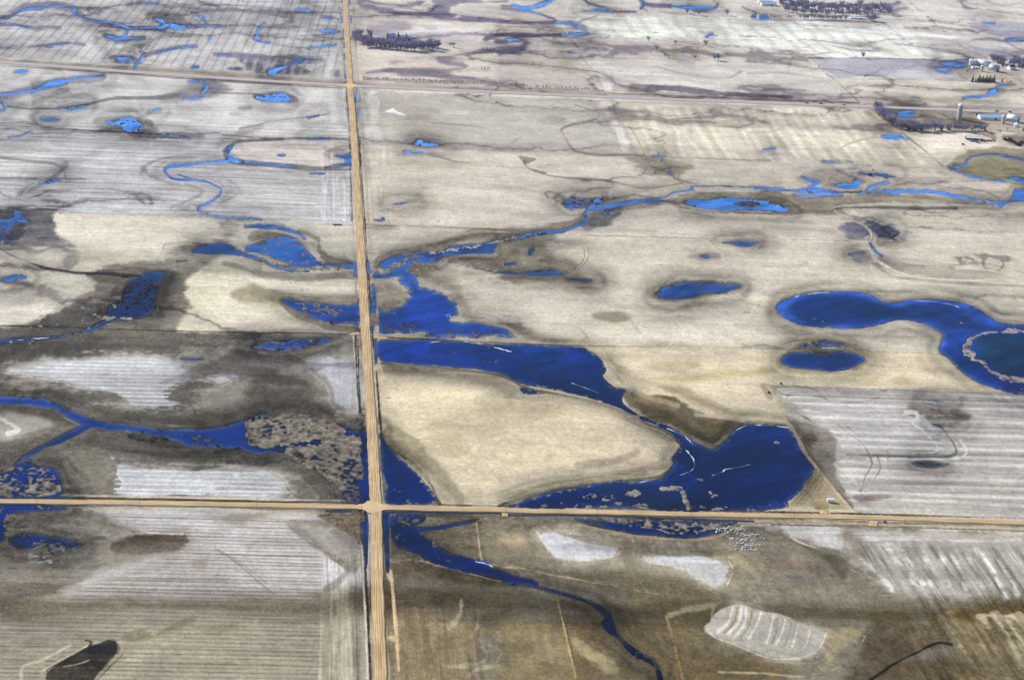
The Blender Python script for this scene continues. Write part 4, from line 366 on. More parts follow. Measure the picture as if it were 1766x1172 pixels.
p((158, 147, 120), "430,850 560,870 650,840 700,800 650,900 560,960 470,1060 380,1100 450,980", 10, .7, ly=4); p((175, 155, 122), "540,820 640,830 640,880 540,870", 8, .6, ly=5); l((165, 155, 130), "-300,1120 0,1130 250,1150 450,1110 560,1060", 8, 2, .7, ly=5, n=.6); l((185, 172, 142), "640,980 690,880 760,810", 8, 1.5, .7, ly=5, n=.8); l((170, 160, 138), "0,1040 200,1060 380,1050 440,1000", 10, 3, .6, ly=5); p((100, 90, 68), "-300,1060 300,1080 420,1060 300,1130 -300,1120", 12, .7, ly=4); l((90, 78, 58), "560,700 640,740 710,770", 6, 1.5, .8, ly=5)
# ---- drying margins round the pale patches, and the propeller's dark blur painted into the soil across the foreground
t(0, 580); G_ = (166, 161, 152)
for s_ in ("75,235 280,187 500,167 700,149 850,140 1050,156 1170,180 1220,230 1300,262 1235,315 1190,360 1150,410 1240,438 1272,465 1180,488 1000,478 905,465 860,420 780,385 600,340 400,297 200,272 75,235", "800,868 900,865 1020,890 1130,906 1270,910 1400,890 1510,880 1758,906 1860,940 1935,990 1930,1078 1500,1074"):
    l(G_, s_, 110, 18, .8, 2, .8, 1.7); l((176, 172, 165), s_, 50, 9, .7, 2, .9, 1.8)
t(440, 580); l(G_, "340,200 400,152 500,148 640,190 690,300 682,505 600,505 520,455 525,400 470,320 340,200", 90, 16, .8, 2, .8, 1.7)
t(880, 872)
for s_ in ("200,200 285,185 400,196 560,240 720,300 690,342 600,360 480,370 350,350 230,250 200,200", "900,352 1000,342 1150,348 1300,340 1400,370 1480,430 1460,500 1400,545 1250,462 1120,412 900,352", "1330,830 1420,700 1550,662 1900,770 2130,850 2080,960 1950,1020 1600,965 1330,830"): l((156, 148, 132), s_, 90, 16, .7, 2, .8, 1.7); l((176, 168, 152), s_, 40, 8, .6, 2, .9, 1.8)
t(0, 872); l((152, 147, 138), "600,24 720,60 850,132 1000,182 1240,192 1240,280 1100,335 800,412 560,492 450,600", 60, 12, .7, 2, .8, 2.2)
t(0, 0, 1); p((84, 77, 62), "640,1010 900,1030 1100,1045 1300,1050 1500,1045 1766,1040 2200,1035 2200,1075 1766,1070 1400,1072 1000,1068 640,1045", 16, .85, 2, .3, 3.5); p((104, 97, 82), "-300,1035 300,1030 560,1030 560,1060 300,1062 -300,1068", 14, .65, 2, .4, 3)  # both strips darken the soil colour to stand in for propeller blur
# ---- verges of the roads
t(0, 0, 1)
V = dict(ly=8, n=.45, wr=.5)
l((196, 184, 164), "-400,845 0,852.5 300,858 600,864", 3, 1.2, .8, **V); l((66, 58, 48), "-400,848.5 0,857 300,862.5 600,868 634,869.5", 2.4, 1, .95, **V); l((66, 58, 48), "690,870 870,873 1100,878.5 1340,883.5 1415,885", 2.6, 1, .95, **V); l((66, 58, 48), "1432,885.5 1480,886.5 1766,895 2300,912.5", 2.4, 1, .95, **V); l((200, 188, 168), "1432,881 1480,882 1766,890.5 2300,908", 2.4, 1.2, .8, **V)
l((104, 92, 76), "-400,861 0,870 300,874.5 620,881", 2, 1, .7, **V); l((188, 172, 146), "180,878 620,886", 2.6, 1.2, .8, **V); l((176, 160, 136), "880,889 1300,899 1500,904.5 1766,912 2300,930", 4.5, 1.5, .9, **V); l((92, 82, 70), "1330,905 1600,911.5 1766,916.5 2300,934", 2, 1, .8, **V); l((196, 180, 154), "880,893 1300,903", 2, 1, .7, **V)
V = dict(ly=8, n=.35, wr=.4)
l((186, 172, 152), "578,-260 585,0 591,100 596,146 603,240 608,380 615,520 622,640", 3, 1.2, .8, **V); l((182, 168, 148), "603,-260 610,0 615,100 619,146 627,240 636,380 644,520 650,600", 3, 1.2, .8, **V)
l((88, 78, 70), "609,160 618.5,240 629,380 637,500 644,600", 2.6, 1, .9, **V); l((96, 86, 78), "593,100 598,160 603,240 607,380", 2, 1, .7, **V); l((74, 64, 54), "612.5,575 616,660 620,712", 2.6, 1, .95, **V); l((206, 196, 180), "609,575 612.5,660 616,712", 2.4, 1, .85, **V)
l((74, 64, 54), "649,640 654,705 658,742", 2.8, 1, .95, **V); l((212, 194, 166), "652.5,590 656,660 661,742", 2.6, 1, .95, **V); l((206, 190, 166), "659,760 662,858", 2.6, 1, .8, **V); l((120, 108, 92), "630,745 634,862", 2, 1, .8, **V)
l((160, 148, 138), "-400,84 0,105 300,126 603,145 1045,164 1480,182 1766,192 2300,212", 12, 2.5, .7, ly=6, n=.5); l((204, 194, 180), "-400,77 0,98 300,118 600,139", 2.5, 1, .9, **V); l((212, 203, 188), "620,154 1045,172 1300,180", 4, 1, .9, **V); l((120, 110, 104), "0,113 300,134 590,153", 2.5, 1.2, .8, **V); l((104, 96, 98), "1045,161 1300,172 1480,178", 2.2, 1, .8, **V)
# ------------------------------------------------------------------ the ground: one sheet, finer where it lies nearer
azf = np.linspace(-0.292, 0.292, 1400); az = np.concatenate([-np.array([1.9, 1.3, .9, .65, .5, .42, .36, .32]), azf, np.array([.32, .36, .42, .5, .65, .9, 1.3, 1.9])])
dpf = np.linspace(math.radians(8.0), math.radians(30.6), 1000)
dp = np.concatenate([np.radians([.5, .7, 1, 1.5, 2.2, 3, 4, 5, 6, 7, 7.5]), dpf, np.radians([32, 34, 37, 41, 47, 55, 70])])
NR, NC = len(dp), len(az)
DP, AZ = np.meshgrid(dp, az, indexing='ij')
R_ = CH/np.tan(DP); GX = CX+R_*np.sin(YAW+AZ); GY = CY+R_*np.cos(YAW+AZ)
def rc(xy):
    dx = xy[:, 0]-CX; dy = xy[:, 1]-CY
    return np.arctan2(CH, np.hypot(dx, dy)), np.arctan2(dx, dy)-YAW
w1 = fbm(GX, GY*0.45, 55, 5, 11, .6)-.5; w2 = fbm(GX+900, GY*0.45, 55, 5, 23, .6)-.5
nA = fbm(GX*0.55, GY*0.5, 60, 6, 31, .62)-.5            # edge breaker
nS = fbm(GX*.16, GY*.75, 26, 5, 37, .68)-.5; nA = .55*nA+.75*nS
nF = vnoise(GX/2.6, GY/3.4, 61)*.6+vnoise(GX/5.5, GY/6.5, 63)*.4
nH = fbm(GX, GY*0.5, 12, 3, 47, .7)*.62+nF*.38                      # reed-bed clumps
nM = fbm(GX, GY*.6, 5.5, 2, 67, .75)*.45+nF*.55; q_ = np.sort(nM[8:-8:7, 8:-8:7].ravel()); nM = np.interp(nM, q_[::50], np.linspace(0, 1, len(q_[::50])))
q_ = np.sort(nH[8:-8:7, 8:-8:7].ravel()); nH = np.interp(nH, q_[::50], np.linspace(0, 1, len(q_[::50])))
nB = fbm(GX*.7, GY*.6, 34, 4, 53, .65)-.5
def smooth(q, closed, on):
    if not on or len(q) < 3: return q
    n = len(q); out = []
    for i in range(n if closed else n-1):
        a, b, c, d = (q[(i+k) % n] if closed else q[min(max(i+k, 0), n-1)] for k in (-1, 0, 1, 2))
        for u in (0, .25, .5, .75):
            out.append(0.5*((2*b)+(c-a)*u+(2*a-5*b+4*c-d)*u*u+(3*b-a-3*c+d)*u**3))
    if not closed: out.append(q[-1])
    return np.array(out)
def sdf(f, soft):
    """-> slice, signed distance (photo pixels at the feature's place, positive inside)"""
    q = smooth(f['q'], f['k'] != 'l', f.get('sm', 1))
    xy = gp(q[:, 0], q[:, 1])
    vis = q[(q[:, 0] > -60) & (q[:, 0] < 1826) & (q[:, 1] > -30) & (q[:, 1] < 1200)]
    if len(vis) == 0: vis = np.clip(q, [0, 0], [PW, PH])
    c = vis.mean(0); cw = gp([c[0]], [c[1]])[0]; Ji = np.linalg.inv(jac(c[0], c[1]))
    d_, a_ = rc(xy)
    ext = np.clip(vis.max(0)-vis.min(0), 4, 400); wk = f['wr']*float(np.clip(math.sqrt(ext[0]*ext[1])/45, .45, 2.6)) if f.get('sm', 1) else f['wr']*.5
    if f['k'] == 'l': wk = f['wr']*float(np.clip(f['w']/7, .35, 1.6))
    m = (soft*1.5+f.get('w', 0)+wk*5+8)/FPX*1.5
    r0, r1 = np.searchsorted(dp, [d_.min()-m, d_.max()+m]); c0, c1 = np.searchsorted(az, [a_.min()-m, a_.max()+m])
    sl = (slice(max(r0-1, 0), r1+1), slice(max(c0-1, 0), c1+1))
    X = GX[sl]-cw[0]; Y = GY[sl]-cw[1]
    if X.size == 0: return None
    U = Ji[0, 0]*X+Ji[0, 1]*Y; V = Ji[1, 0]*X+Ji[1, 1]*Y
    if f['wr']:
        U = U+w1[sl]*wk*9; V = V+w2[sl]*wk*4.5
    L = (xy-cw)@Ji.T
    U = U.astype(np.float32); V = V.astype(np.float32); L = L.astype(np.float32)
    d2 = np.full(U.shape, 1e12, np.float32); ins = np.zeros(U.shape, bool)
    n = len(L); closed = f['k'] != 'l'
    for i in range(n if closed else n-1):
        ax, ay = L[i]; bx, by = L[(i+1) % n]
        ex, ey = bx-ax, by-ay; ll = ex*ex+ey*ey
        if ll < 1e-9: continue
        px = U-ax; py = V-ay
        tt = np.clip((px*ex+py*ey)/ll, 0, 1)
        np.minimum(d2, (px-tt*ex)**2+(py-tt*ey)**2, out=d2)
        if closed and ey != 0:
            ins ^= ((ay > V) != (by > V)) & (px < ex*py/ey)
    d = np.sqrt(d2)
    return sl, (np.where(ins, d, -d) if closed else f['w']/2*(1+1.0*nA[sl])-d)
COL = np.empty((NR, NC, 3), np.float32); COL[:] = alb((188, 179, 165))
for f in sorted(FEAT, key=lambda f: f['ly']):
    sf = f['soft']*(1 if f['k'] != 'p' or f['ly'] == 0 else (2.1 if np.ptp(f['q'][:, 0]) > 120 else 1.35) if f['soft'] >= 8 else 1.45 if f['soft'] > 3 and f['ly'] in (1, 2) else 1)
    r = sdf(f, sf*2)
    if r is None: continue
    sl, s = r
    m = sstep((s+nA[sl]*f['n']*(sf*6+4)+(nH[sl]-.5)*f['n']*sf*.8)/sf+.5)
    if f['ly'] > 0 and f['k'] != 's': m = m*(1-f['n']*np.clip(.36-1.7*nS[sl]-.9*nB[sl], 0, 1)*(.75 if f['k'] == 'p' else .4)).clip(0, 1)
    if f['k'] == 's':
        wd = gp(f['d'][:, 0], f['d'][:, 1]); dv = wd[1]-wd[0]; dv = dv/np.hypot(*dv)
        u = (-(GX[sl]-wd[0, 0])*dv[1]+(GY[sl]-wd[0, 1])*dv[0])/f['per']
        al_ = (GX[sl]*dv[0]+GY[sl]*dv[1])
        u = u+(vnoise(al_/90+7.7*np.floor(u), np.floor(u)*3.1, 5)-.5)*f['wob']
        ph = np.abs(u-np.floor(u)-.5)*2
        lv = .45+.75*vnoise(np.floor(u)*5.3, al_/160, 9)
        m = m*sstep((f['duty']-ph)/f['sharp']+.5)*lv
    m = (m*min(1, f['al']*1.12)).clip(0, 1)[..., None]
    COL[sl] += (alb(f['c'])-COL[sl])*m
# drainage veins and damp threads that wander through every field
def veins(wl, wid, seed, ax):
    f_ = fbm(GX*ax+w1*60, GY+w2*90, wl, 4, seed, .5)-.5
    return sstep(1-np.abs(f_)/wid), sstep(1-np.abs(f_)/(wid*6))
gate = sstep((fbm(GX*.6, GY, 420, 3, 211, .6)-.34)/.16)
v1, h1 = veins(520, .0085, 201, .5); v2, h2 = veins(260, .008, 205, .45)
dampv = np.clip(gate*(v1*.75+h1*.30*(1+2.5*nB))+sstep((fbm(GX*.6, GY, 300, 3, 217, .6)-.42)/.12)*(v2*.55+h2*.2*(1+2.5*nB)), 0, .8)*(1.05+1.4*nS).clip(.2, 1.6)
dampv *= np.where(GY < 60, .5, 1.1)*np.where((GY > 0) & (GY < 415) & (GX > 0) & (GX < 640), .2, 1)
COL += (COL*np.array(alb((118, 112, 114))/alb((205, 198, 190)))-COL)*dampv.clip(0, .85)[..., None]
EW = np.full((NR, NC), .14, np.float32); NS = np.zeros((NR, NC), np.float32); DG = np.zeros((NR, NC), np.float32)
for f in STREAK:
    r = sdf(f, f['soft'])
    if r is None: continue
    sl, s = r; m = sstep(s/f['soft']+.5); EW[sl] += (f['ew']-EW[sl])*m; NS[sl] += (f['ns']-NS[sl])*m; DG[sl] += (f['dg']-DG[sl])*m
# water: signed distance and owner
WSD = np.full((NR, NC), -99., np.float32); OWN = np.full((NR, NC), -1, np.int16); SHW = np.zeros((NR, NC), np.float32); HAL = np.zeros((NR, NC), np.float32)
for i, f in enumerate(WATER):
    hw = 58 if (f['k'] == 'p' and np.ptp(f['q'][:, 0]) > 25) else 16
    r = sdf(f, hw)
    if r is None: continue
    sl, s = r; s = s+((nA[sl]*2.5+nS[sl]*9 if f['name'] in ('pond', 'flooded_field', 'marsh_water') else nA[sl]*4)+(nH[sl]-.5)*1.6)*(1 if f['k'] == 'p' else min(1, f['w']*.22))*f['wr']*float(np.clip(np.ptp(f['q'][:, 1])/14, .35, 1))
    up = s > WSD[sl]; WSD[sl] = np.where(up, s, WSD[sl]); OWN[sl] = np.where(up, i, OWN[sl]); SHW[sl] = np.where(up, f['sh'], SHW[sl]); HAL[sl] = np.where(up, f['halo']*(1 if hw > 20 else .6), HAL[sl])
bZ = fbm(GX, GY, 180, 2, 301)-.5
wet = sstep(1-(-WSD)/(5+16*(nB+nS*.6+.2).clip(0, 1)))*(.32+.9*nB+.4*(nH-.5)).clip(.0, .7)
far_ = np.clip(-WSD+nS*26+nB*22, 0, 99)
wet = np.maximum(wet, sstep(1-far_/54)*HAL*(.50+.8*nB+.6*bZ).clip(0, .66))
ring = np.sin((-WSD+w1*5)*1.15+nB*3)*sstep(1-(-WSD)/42)*(WSD < -2)*HAL
ring2 = np.sin((-WSD+w1*16+w2*10)*.30+nB*5)*sstep(1-(-WSD)/55)*(WSD < -3)*HAL
COL *= (1-wet+.10*ring*(.5+2*nB).clip(0, 1.5)+.12*ring2*(.7+2*bZ).clip(0, 1.3))[..., None]
und = fbm(GX, GY, 240, 3, 71)-.5
H = .55+.2*und-.95*sstep((WSD+1.2)/2.2)
# thin water: mud films show through
lk = np.isin(OWN, [i for i, f in enumerate(WATER) if f['name'] in ('lake', 'river', 'ditch_water')]); shx = np.maximum(SHW*.8, np.where(lk, .34, .56)*HAL*sstep(1-(WSD+nS*14+nB*6)/7))
shx = shx*(1-.62*sstep((GY-700)/700)); film = (nM*.6+nH*.4 < shx) & (WSD > -.5)
H = np.where(film, np.maximum(H, .08), H); COL += (COL.mean(2, keepdims=True)*np.array([.42, .42, .46])-COL)*(sstep((WSD+1.2)/1.6)*.92)[..., None]
for f in MARSH:
    if f['dens'] <= 0: continue
    r = sdf(f, f['soft'])
    if r is None: continue
    sl, s = r; m = sstep((s+nA[sl]*5)/(f['soft']*1.6)+.5)
    dn = min(f['dens']*.95, .9); cov = sstep((nM[sl]*.7+nH[sl]*.25+nS[sl]*.4+.03-(1-dn*m))/.10+.5)
    H[sl] = np.where(cov > .45, np.maximum(H[sl], .12+.3*cov*nF[sl]), H[sl])
    k = (.08+1.1*nF[sl])[..., None]
    cv = np.where(cov > .3, cov, 0)[..., None]*np.where(WSD[sl] > -3, 1, .8)[..., None]
    COL[sl] += (alb(f['c'])*k-COL[sl])*cv
# blotches of damp and dry soil
bl = fbm(GX*.45, GY, 130, 5, 91, .6)-.5; b2 = fbm(GX*.5, GY*.8, 26, 3, 97, .7)-.5
dk = 1-sstep(COL.mean(2)/.32)
COL *= (1+.36*bl+(.36+.5*dk)*b2+(.11+.36*dk)*(nH-.5)+.10*(nF-.5)+.42*nS)[..., None]
COL[..., 2] *= (1-.10*bl); COL = COL.clip(.006, .85)
def grid_mesh(name, keep_face=None, z=None, attrs=()):
    """mesh from the grid's cells (keep_face: bool NR-1 x NC-1)"""
    idx = np.arange(NR*NC).reshape(NR, NC)
    a, b, c, d = idx[:-1, :-1], idx[:-1, 1:], idx[1:, 1:], idx[1:, :-1]
    if keep_face is not None: a, b, c, d = a[keep_face], b[keep_face], c[keep_face], d[keep_face]
    fc = np.stack([d.ravel(), c.ravel(), b.ravel(), a.ravel()], 1)
    if keep_face is not None:
        used, inv = np.unique(fc, return_inverse=True); fc = inv.reshape(fc.shape)
    else: used = np.arange(NR*NC)
    zz = H.ravel()[used] if z is None else np.full(len(used), z)
    co = np.stack([GX.ravel()[used], GY.ravel()[used], zz], 1).astype(np.float32)
    me = bpy.data.meshes.new(name); me.vertices.add(len(co)); me.vertices.foreach_set('co', co.ravel())
    me.loops.add(fc.size); me.loops.foreach_set('vertex_index', fc.ravel().astype(np.int32))
    me.polygons.add(len(fc)); me.polygons.foreach_set('loop_start', np.arange(0, fc.size, 4, dtype=np.int32))
    try: me.polygons.foreach_set('loop_total', np.full(len(fc), 4, np.int32))
    except Exception: pass
    me.polygons.foreach_set('use_smooth', np.ones(len(fc), bool))
    for an, ty, arr in attrs:
        at = me.attributes.new(an, ty, 'POINT')
        if ty == 'FLOAT_COLOR':
            v = np.ones((len(used), 4), np.float32); v[:, :3] = arr.reshape(-1, 3)[used]; at.data.foreach_set('color', v.ravel())
        else: at.data.foreach_set('value', arr.ravel()[used].astype(np.float32))
    me.update(); me.validate()
    return me
def link(name, me, mat=None, parent=None):
    o = bpy.data.objects.new(name, me); S.collection.objects.link(o)
    if mat: me.materials.append(mat)
    if parent: o.parent = parent
    return o
def nodes(name, rough=1.0, spec=0.2):
    m = bpy.data.materials.new(name); m.use_nodes = True; n = m.node_tree.nodes; b = n['Principled BSDF']
    b.inputs['Roughness'].default_value = rough; b.inputs['Specular IOR Level'].default_value = spec
    return m, m.node_tree, b
def nd(nt_, ty, **kw):
    n = nt_.nodes.new(ty)
    for k, v in kw.items(): setattr(n, k, v)
    return n
def math_(nt_, op, a, b=None, c=None):
    n = nt_.nodes.new('ShaderNodeMath'); n.operation = op
    for i, v in enumerate((a, b, c)):
        if v is None: continue
        if isinstance(v, (int, float)): n.inputs[i].default_value = v
        else: nt_.links.new(v, n.inputs[i])
    return n.outputs[0]
def noise_(nt_, vec, scale, detail=3, rough=.6):
    n = nt_.nodes.new('ShaderNodeTexNoise'); n.inputs['Scale'].default_value = scale; n.inputs['Detail'].default_value = detail; n.inputs['Roughness'].default_value = rough
    nt_.links.new(vec, n.inputs['Vector']); return n.outputs['Fac']
def mapped(nt_, sx, sy, sz=1):
    tc = nt_.nodes.new('ShaderNodeTexCoord'); mp = nt_.nodes.new('ShaderNodeMapping'); mp.inputs['Scale'].default_value = (sx, sy, sz)
    nt_.links.new(tc.outputs['Object'], mp.inputs['Vector']); return mp.outputs[0]
def attr_(nt_, name, out='Fac'):
    a = nt_.nodes.new('ShaderNodeAttribute'); a.attribute_name = name; return a.outputs[out]
def scale_col(nt_, col, fac):
    v = nt_.nodes.new('ShaderNodeVectorMath'); v.operation = 'SCALE'
    nt_.links.new(col, v.inputs[0]); nt_.links.new(fac, v.inputs['Scale']); return v.outputs[0]
mg, gt, gb = nodes('soil', 1.0, 0.0)
ew = noise_(gt, mapped(gt, .012, .16), 1, 4, .7); ns = noise_(gt, mapped(gt, .22, .006), 1, 3, .7)
_q = gp([1543, 1580], [950, 1010]); _d = _q[1]-_q[0]; _d /= np.hypot(*_d)
def dot_(v, k):
    n = gt.nodes.new('ShaderNodeVectorMath'); n.operation = 'DOT_PRODUCT'; n.inputs[1].default_value = v; gt.links.new(gt.nodes.new('ShaderNodeTexCoord').outputs['Object'], n.inputs[0]); return math_(gt, 'MULTIPLY', n.outputs['Value'], k)
_c = gt.nodes.new('ShaderNodeCombineXYZ'); gt.links.new(dot_((_d[0], _d[1], 0), .007), _c.inputs[0]); gt.links.new(dot_((-_d[1], _d[0], 0), .16), _c.inputs[1]); dgn = noise_(gt, _c.outputs[0], 1, 4, .7)
f2b = math_(gt, 'MULTIPLY_ADD', math_(gt, 'MULTIPLY', math_(gt, 'SUBTRACT', dgn, .5), 3.0), attr_(gt, 'dg'), 1.0)
gr = noise_(gt, mapped(gt, .30, .20), 1, 4, .8); gx_ = noise_(gt, mapped(gt, .95, .6), 1, 2, .8); g2 = noise_(gt, mapped(gt, .06, .05), 1, 3, .6)
f1 = math_(gt, 'MULTIPLY_ADD', math_(gt, 'MULTIPLY', math_(gt, 'SUBTRACT', ew, .5), 3.0), attr_(gt, 'ew'), 1.0)
f2 = math_(gt, 'MULTIPLY_ADD', math_(gt, 'MULTIPLY', math_(gt, 'SUBTRACT', ns, .5), 3.0), attr_(gt, 'ns'), 1.0)
f3 = math_(gt, 'MULTIPLY_ADD', math_(gt, 'SUBTRACT', math_(gt, 'MULTIPLY_ADD', gx_, .8, gr), .9), 1.15, 1.0); f4 = math_(gt, 'MULTIPLY_ADD', math_(gt, 'SUBTRACT', g2, .5), .3, 1.0)
fac = math_(gt, 'MAXIMUM', math_(gt, 'MULTIPLY', math_(gt, 'MULTIPLY', math_(gt, 'MULTIPLY', f1, f2b), f2), math_(gt, 'MULTIPLY', f3, f4)), .15)
sp = math_(gt, 'POWER', noise_(gt, mapped(gt, .55, .4), 1, 2, .8), 2.2)
f5 = math_(gt, 'MULTIPLY_ADD', math_(gt, 'SUBTRACT', math_(gt, 'MULTIPLY', sp, 4.6), 1.0), math_(gt, 'MULTIPLY', attr_(gt, 'spk'), .55), 1.0)
gt.links.new(scale_col(gt, attr_(gt, 'col', 'Color'), math_(gt, 'MULTIPLY', fac, f5)), gb.inputs['Base Color'])
bp = gt.nodes.new('ShaderNodeBump'); bp.inputs['Strength'].default_value = .35; bp.inputs['Distance'].default_value = .6; gt.links.new(gr, bp.inputs['Height']); gt.links.new(bp.outputs[0], gb.inputs['Normal'])
ground = link('ground', grid_mesh('ground', None, None, (('col', 'FLOAT_COLOR', COL), ('ew', 'FLOAT', EW), ('ns', 'FLOAT', NS), ('dg', 'FLOAT', DG), ('spk', 'FLOAT', dk))), mg); ground['kind'] = 'structure'
# ------------------------------------------------------------------ water
TN = np.empty((NR, NC, 3), np.float32)
def wcol(c): return lin(c).astype(np.float32)
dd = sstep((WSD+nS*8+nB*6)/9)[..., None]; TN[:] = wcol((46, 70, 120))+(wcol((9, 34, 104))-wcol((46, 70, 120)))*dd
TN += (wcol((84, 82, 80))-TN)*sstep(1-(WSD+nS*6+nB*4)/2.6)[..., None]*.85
fk = sstep((GY-330)/1150)[..., None]; TN += (wcol((82, 144, 226))-TN)*fk*.9  # far water: stronger sky reflection painted in as a lighter blue
for f in TONE:
    r = sdf(f, f['soft'])
    if r is None: continue
    sl, s = r; m = (sstep((s+nA[sl]*f['soft']*1.6)/f['soft']+.5)*f['al'])[..., None]; TN[sl] += (wcol(f['c'])*np.array([.30, .52, .95], np.float32)-TN[sl])*m
rip = fbm((GX*.8+GY*.6)*.25, GX*-.6+GY*.8, 16, 4, 137, .7)-.5
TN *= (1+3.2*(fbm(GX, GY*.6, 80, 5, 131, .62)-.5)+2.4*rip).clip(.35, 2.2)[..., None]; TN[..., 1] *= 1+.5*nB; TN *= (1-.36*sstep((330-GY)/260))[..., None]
mw = bpy.data.materials.new('water'); mw.use_nodes = True; wt_ = mw.node_tree; wt_.nodes.remove(wt_.nodes['Principled BSDF'])
wn = noise_(wt_, mapped(wt_, .02, .03), 1, 3, .6); wv = noise_(wt_, mapped(wt_, .45, .3), 1, 3, .6)
wbp = nd(wt_, 'ShaderNodeBump'); wbp.inputs['Strength'].default_value = .12; wbp.inputs['Distance'].default_value = .4; wt_.links.new(wv, wbp.inputs['Height'])
wd_ = nd(wt_, 'ShaderNodeBsdfDiffuse'); wg = nd(wt_, 'ShaderNodeBsdfGlossy'); wfr = nd(wt_, 'ShaderNodeFresnel'); wfr.inputs['IOR'].default_value = 1.36; wx = nd(wt_, 'ShaderNodeMixShader')
wf = math_(wt_, 'MULTIPLY_ADD', math_(wt_, 'SUBTRACT', wv, .5), 1.5, 1.0)
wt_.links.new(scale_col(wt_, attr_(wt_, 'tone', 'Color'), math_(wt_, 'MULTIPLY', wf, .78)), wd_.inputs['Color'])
wg.inputs['Color'].default_value = (.17, .36, .66, 1); wt_.links.new(math_(wt_, 'MULTIPLY_ADD', wn, .25, .05), wg.inputs['Roughness'])
wt_.links.new(wbp.outputs[0], wg.inputs['Normal']); wt_.links.new(wbp.outputs[0], wfr.inputs['Normal'])
wt_.links.new(wfr.outputs[0], wx.inputs[0]); wt_.links.new(wd_.outputs[0], wx.inputs[1]); wt_.links.new(wg.outputs[0], wx.inputs[2]); wt_.links.new(wx.outputs[0], wt_.nodes['Material Output'].inputs['Surface'])
cm = np.stack([WSD[:-1, :-1], WSD[:-1, 1:], WSD[1:, 1:], WSD[1:, :-1]]); co_ = np.stack([OWN[:-1, :-1], OWN[:-1, 1:], OWN[1:, 1:], OWN[1:, :-1]])
bi = cm.argmax(0); fw = np.take_along_axis(cm, bi[None], 0)[0] > -2.2; fo = np.take_along_axis(co_, bi[None], 0)[0]
for i, f in enumerate(WATER):
    k = fw & (fo == i)
    if not k.any(): continue
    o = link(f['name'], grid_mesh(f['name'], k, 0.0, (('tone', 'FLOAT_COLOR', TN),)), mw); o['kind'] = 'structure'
def gz(x, y):
    d_, a_ = rc(np.array([[x, y]])); r = min(np.searchsorted(dp, d_[0]), NR-1); c = min(np.searchsorted(az, a_[0]), NC-1)
    return float(max(H[r, c], 0.02))
# ------------------------------------------------------------------ roads
def road(name, px, width, z, mat, ns_=16, step=8.0, wob=.5):
    q = smooth(pts(px), False, 1); xy = gp(q[:, 0], q[:, 1], z)
    seg = np.hypot(*np.diff(xy, axis=0).T); s = np.concatenate([[0], np.cumsum(seg)]); n = int(s[-1]/step)+1
    ss = np.linspace(0, s[-1], n); P_ = np.stack([np.interp(ss, s, xy[:, 0]), np.interp(ss, s, xy[:, 1])], 1)
    T = np.gradient(P_, axis=0); T /= np.hypot(T[:, 0], T[:, 1])[:, None]; N_ = np.stack([T[:, 1], -T[:, 0]], 1)
    us = np.concatenate([[-1.14], np.linspace(-1, 1, ns_), [1.14]]); vs = []; uu = []; vv = []
    for i in range(n):
        jl = (vnoise(np.array([ss[i]/9]), np.array([1.0]), 3)[0]-.5)*wob*2; jr = (vnoise(np.array([ss[i]/9]), np.array([9.0]), 4)[0]-.5)*wob*2
        for u in us:
            off = u*width/2+(jl if u < 0 else jr)*abs(u)
            zz = z+.12*(1-min(abs(u), 1)**2) if abs(u) <= 1 else z-.8
            vs.append((P_[i, 0]+N_[i, 0]*off, P_[i, 1]+N_[i, 1]*off, zz)); uu.append(u); vv.append(ss[i])
    m = len(us); fs = [(i*m+j, i*m+j+1, (i+1)*m+j+1, (i+1)*m+j) for i in range(n-1) for j in range(m-1)]
    me = bpy.data.meshes.new(name); me.from_pydata(vs, [], fs); me.polygons.foreach_set('use_smooth', [True]*len(fs))
    for an, arr in (('across', uu), ('along', vv)):
        a = me.attributes.new(an, 'FLOAT', 'POINT'); a.data.foreach_set('value', arr)
    o = link(name, me, mat); o['kind'] = 'structure'; return o
def road_mat(name, base, track, edge, amp=1.0):
    m, n, b = nodes(name, .95, .1)
    u = attr_(n, 'across'); v = attr_(n, 'along')
    cb = nd(n, 'ShaderNodeCombineXYZ'); n.links.new(math_(n, 'MULTIPLY', u, 3.2), cb.inputs[0]); n.links.new(math_(n, 'MULTIPLY', v, .012), cb.inputs[1])
    st_ = noise_(n, cb.outputs[0], 1.6, 4, .65)
    rp = nd(n, 'ShaderNodeValToRGB'); rt_ = math_(n, 'MULTIPLY', math_(n, 'COSINE', math_(n, 'MULTIPLY', u, 17.0)), .085); n.links.new(math_(n, 'ADD', st_, rt_), rp.inputs[0]); e = rp.color_ramp.elements
    e[0].position = .36; e[1].position = .66
    e[0].color = (*alb(base), 1); e[1].color = (*alb(track), 1)
    au = math_(n, 'ABSOLUTE', u); g = noise_(n, mapped(n, .12, .12), 1, 3)
    ed = nd(n, 'ShaderNodeMapRange'); ed.inputs[1].default_value = .74; ed.inputs[2].default_value = 1.08
    n.links.new(math_(n, 'ADD', au, math_(n, 'MULTIPLY', math_(n, 'SUBTRACT', g, .5), .35)), ed.inputs[0])
    mx = nd(n, 'ShaderNodeMix', data_type='RGBA'); n.links.new(ed.outputs[0], mx.inputs[0]); n.links.new(rp.outputs[0], mx.inputs[6]); mx.inputs[7].default_value = (*alb(edge), 1)
    gr_ = noise_(n, mapped(n, .5, .5), 1, 4, .7)
    n.links.new(scale_col(n, mx.outputs[2], math_(n, 'MULTIPLY', math_(n, 'MULTIPLY_ADD', math_(n, 'SUBTRACT', gr_, .5), .55*amp, 1.0), math_(n, 'MULTIPLY_ADD', math_(n, 'SUBTRACT', noise_(n, mapped(n, .035, .035), 1, 4, .7), .5), .8*amp, 1.0))), b.inputs['Base Color'])
    return m
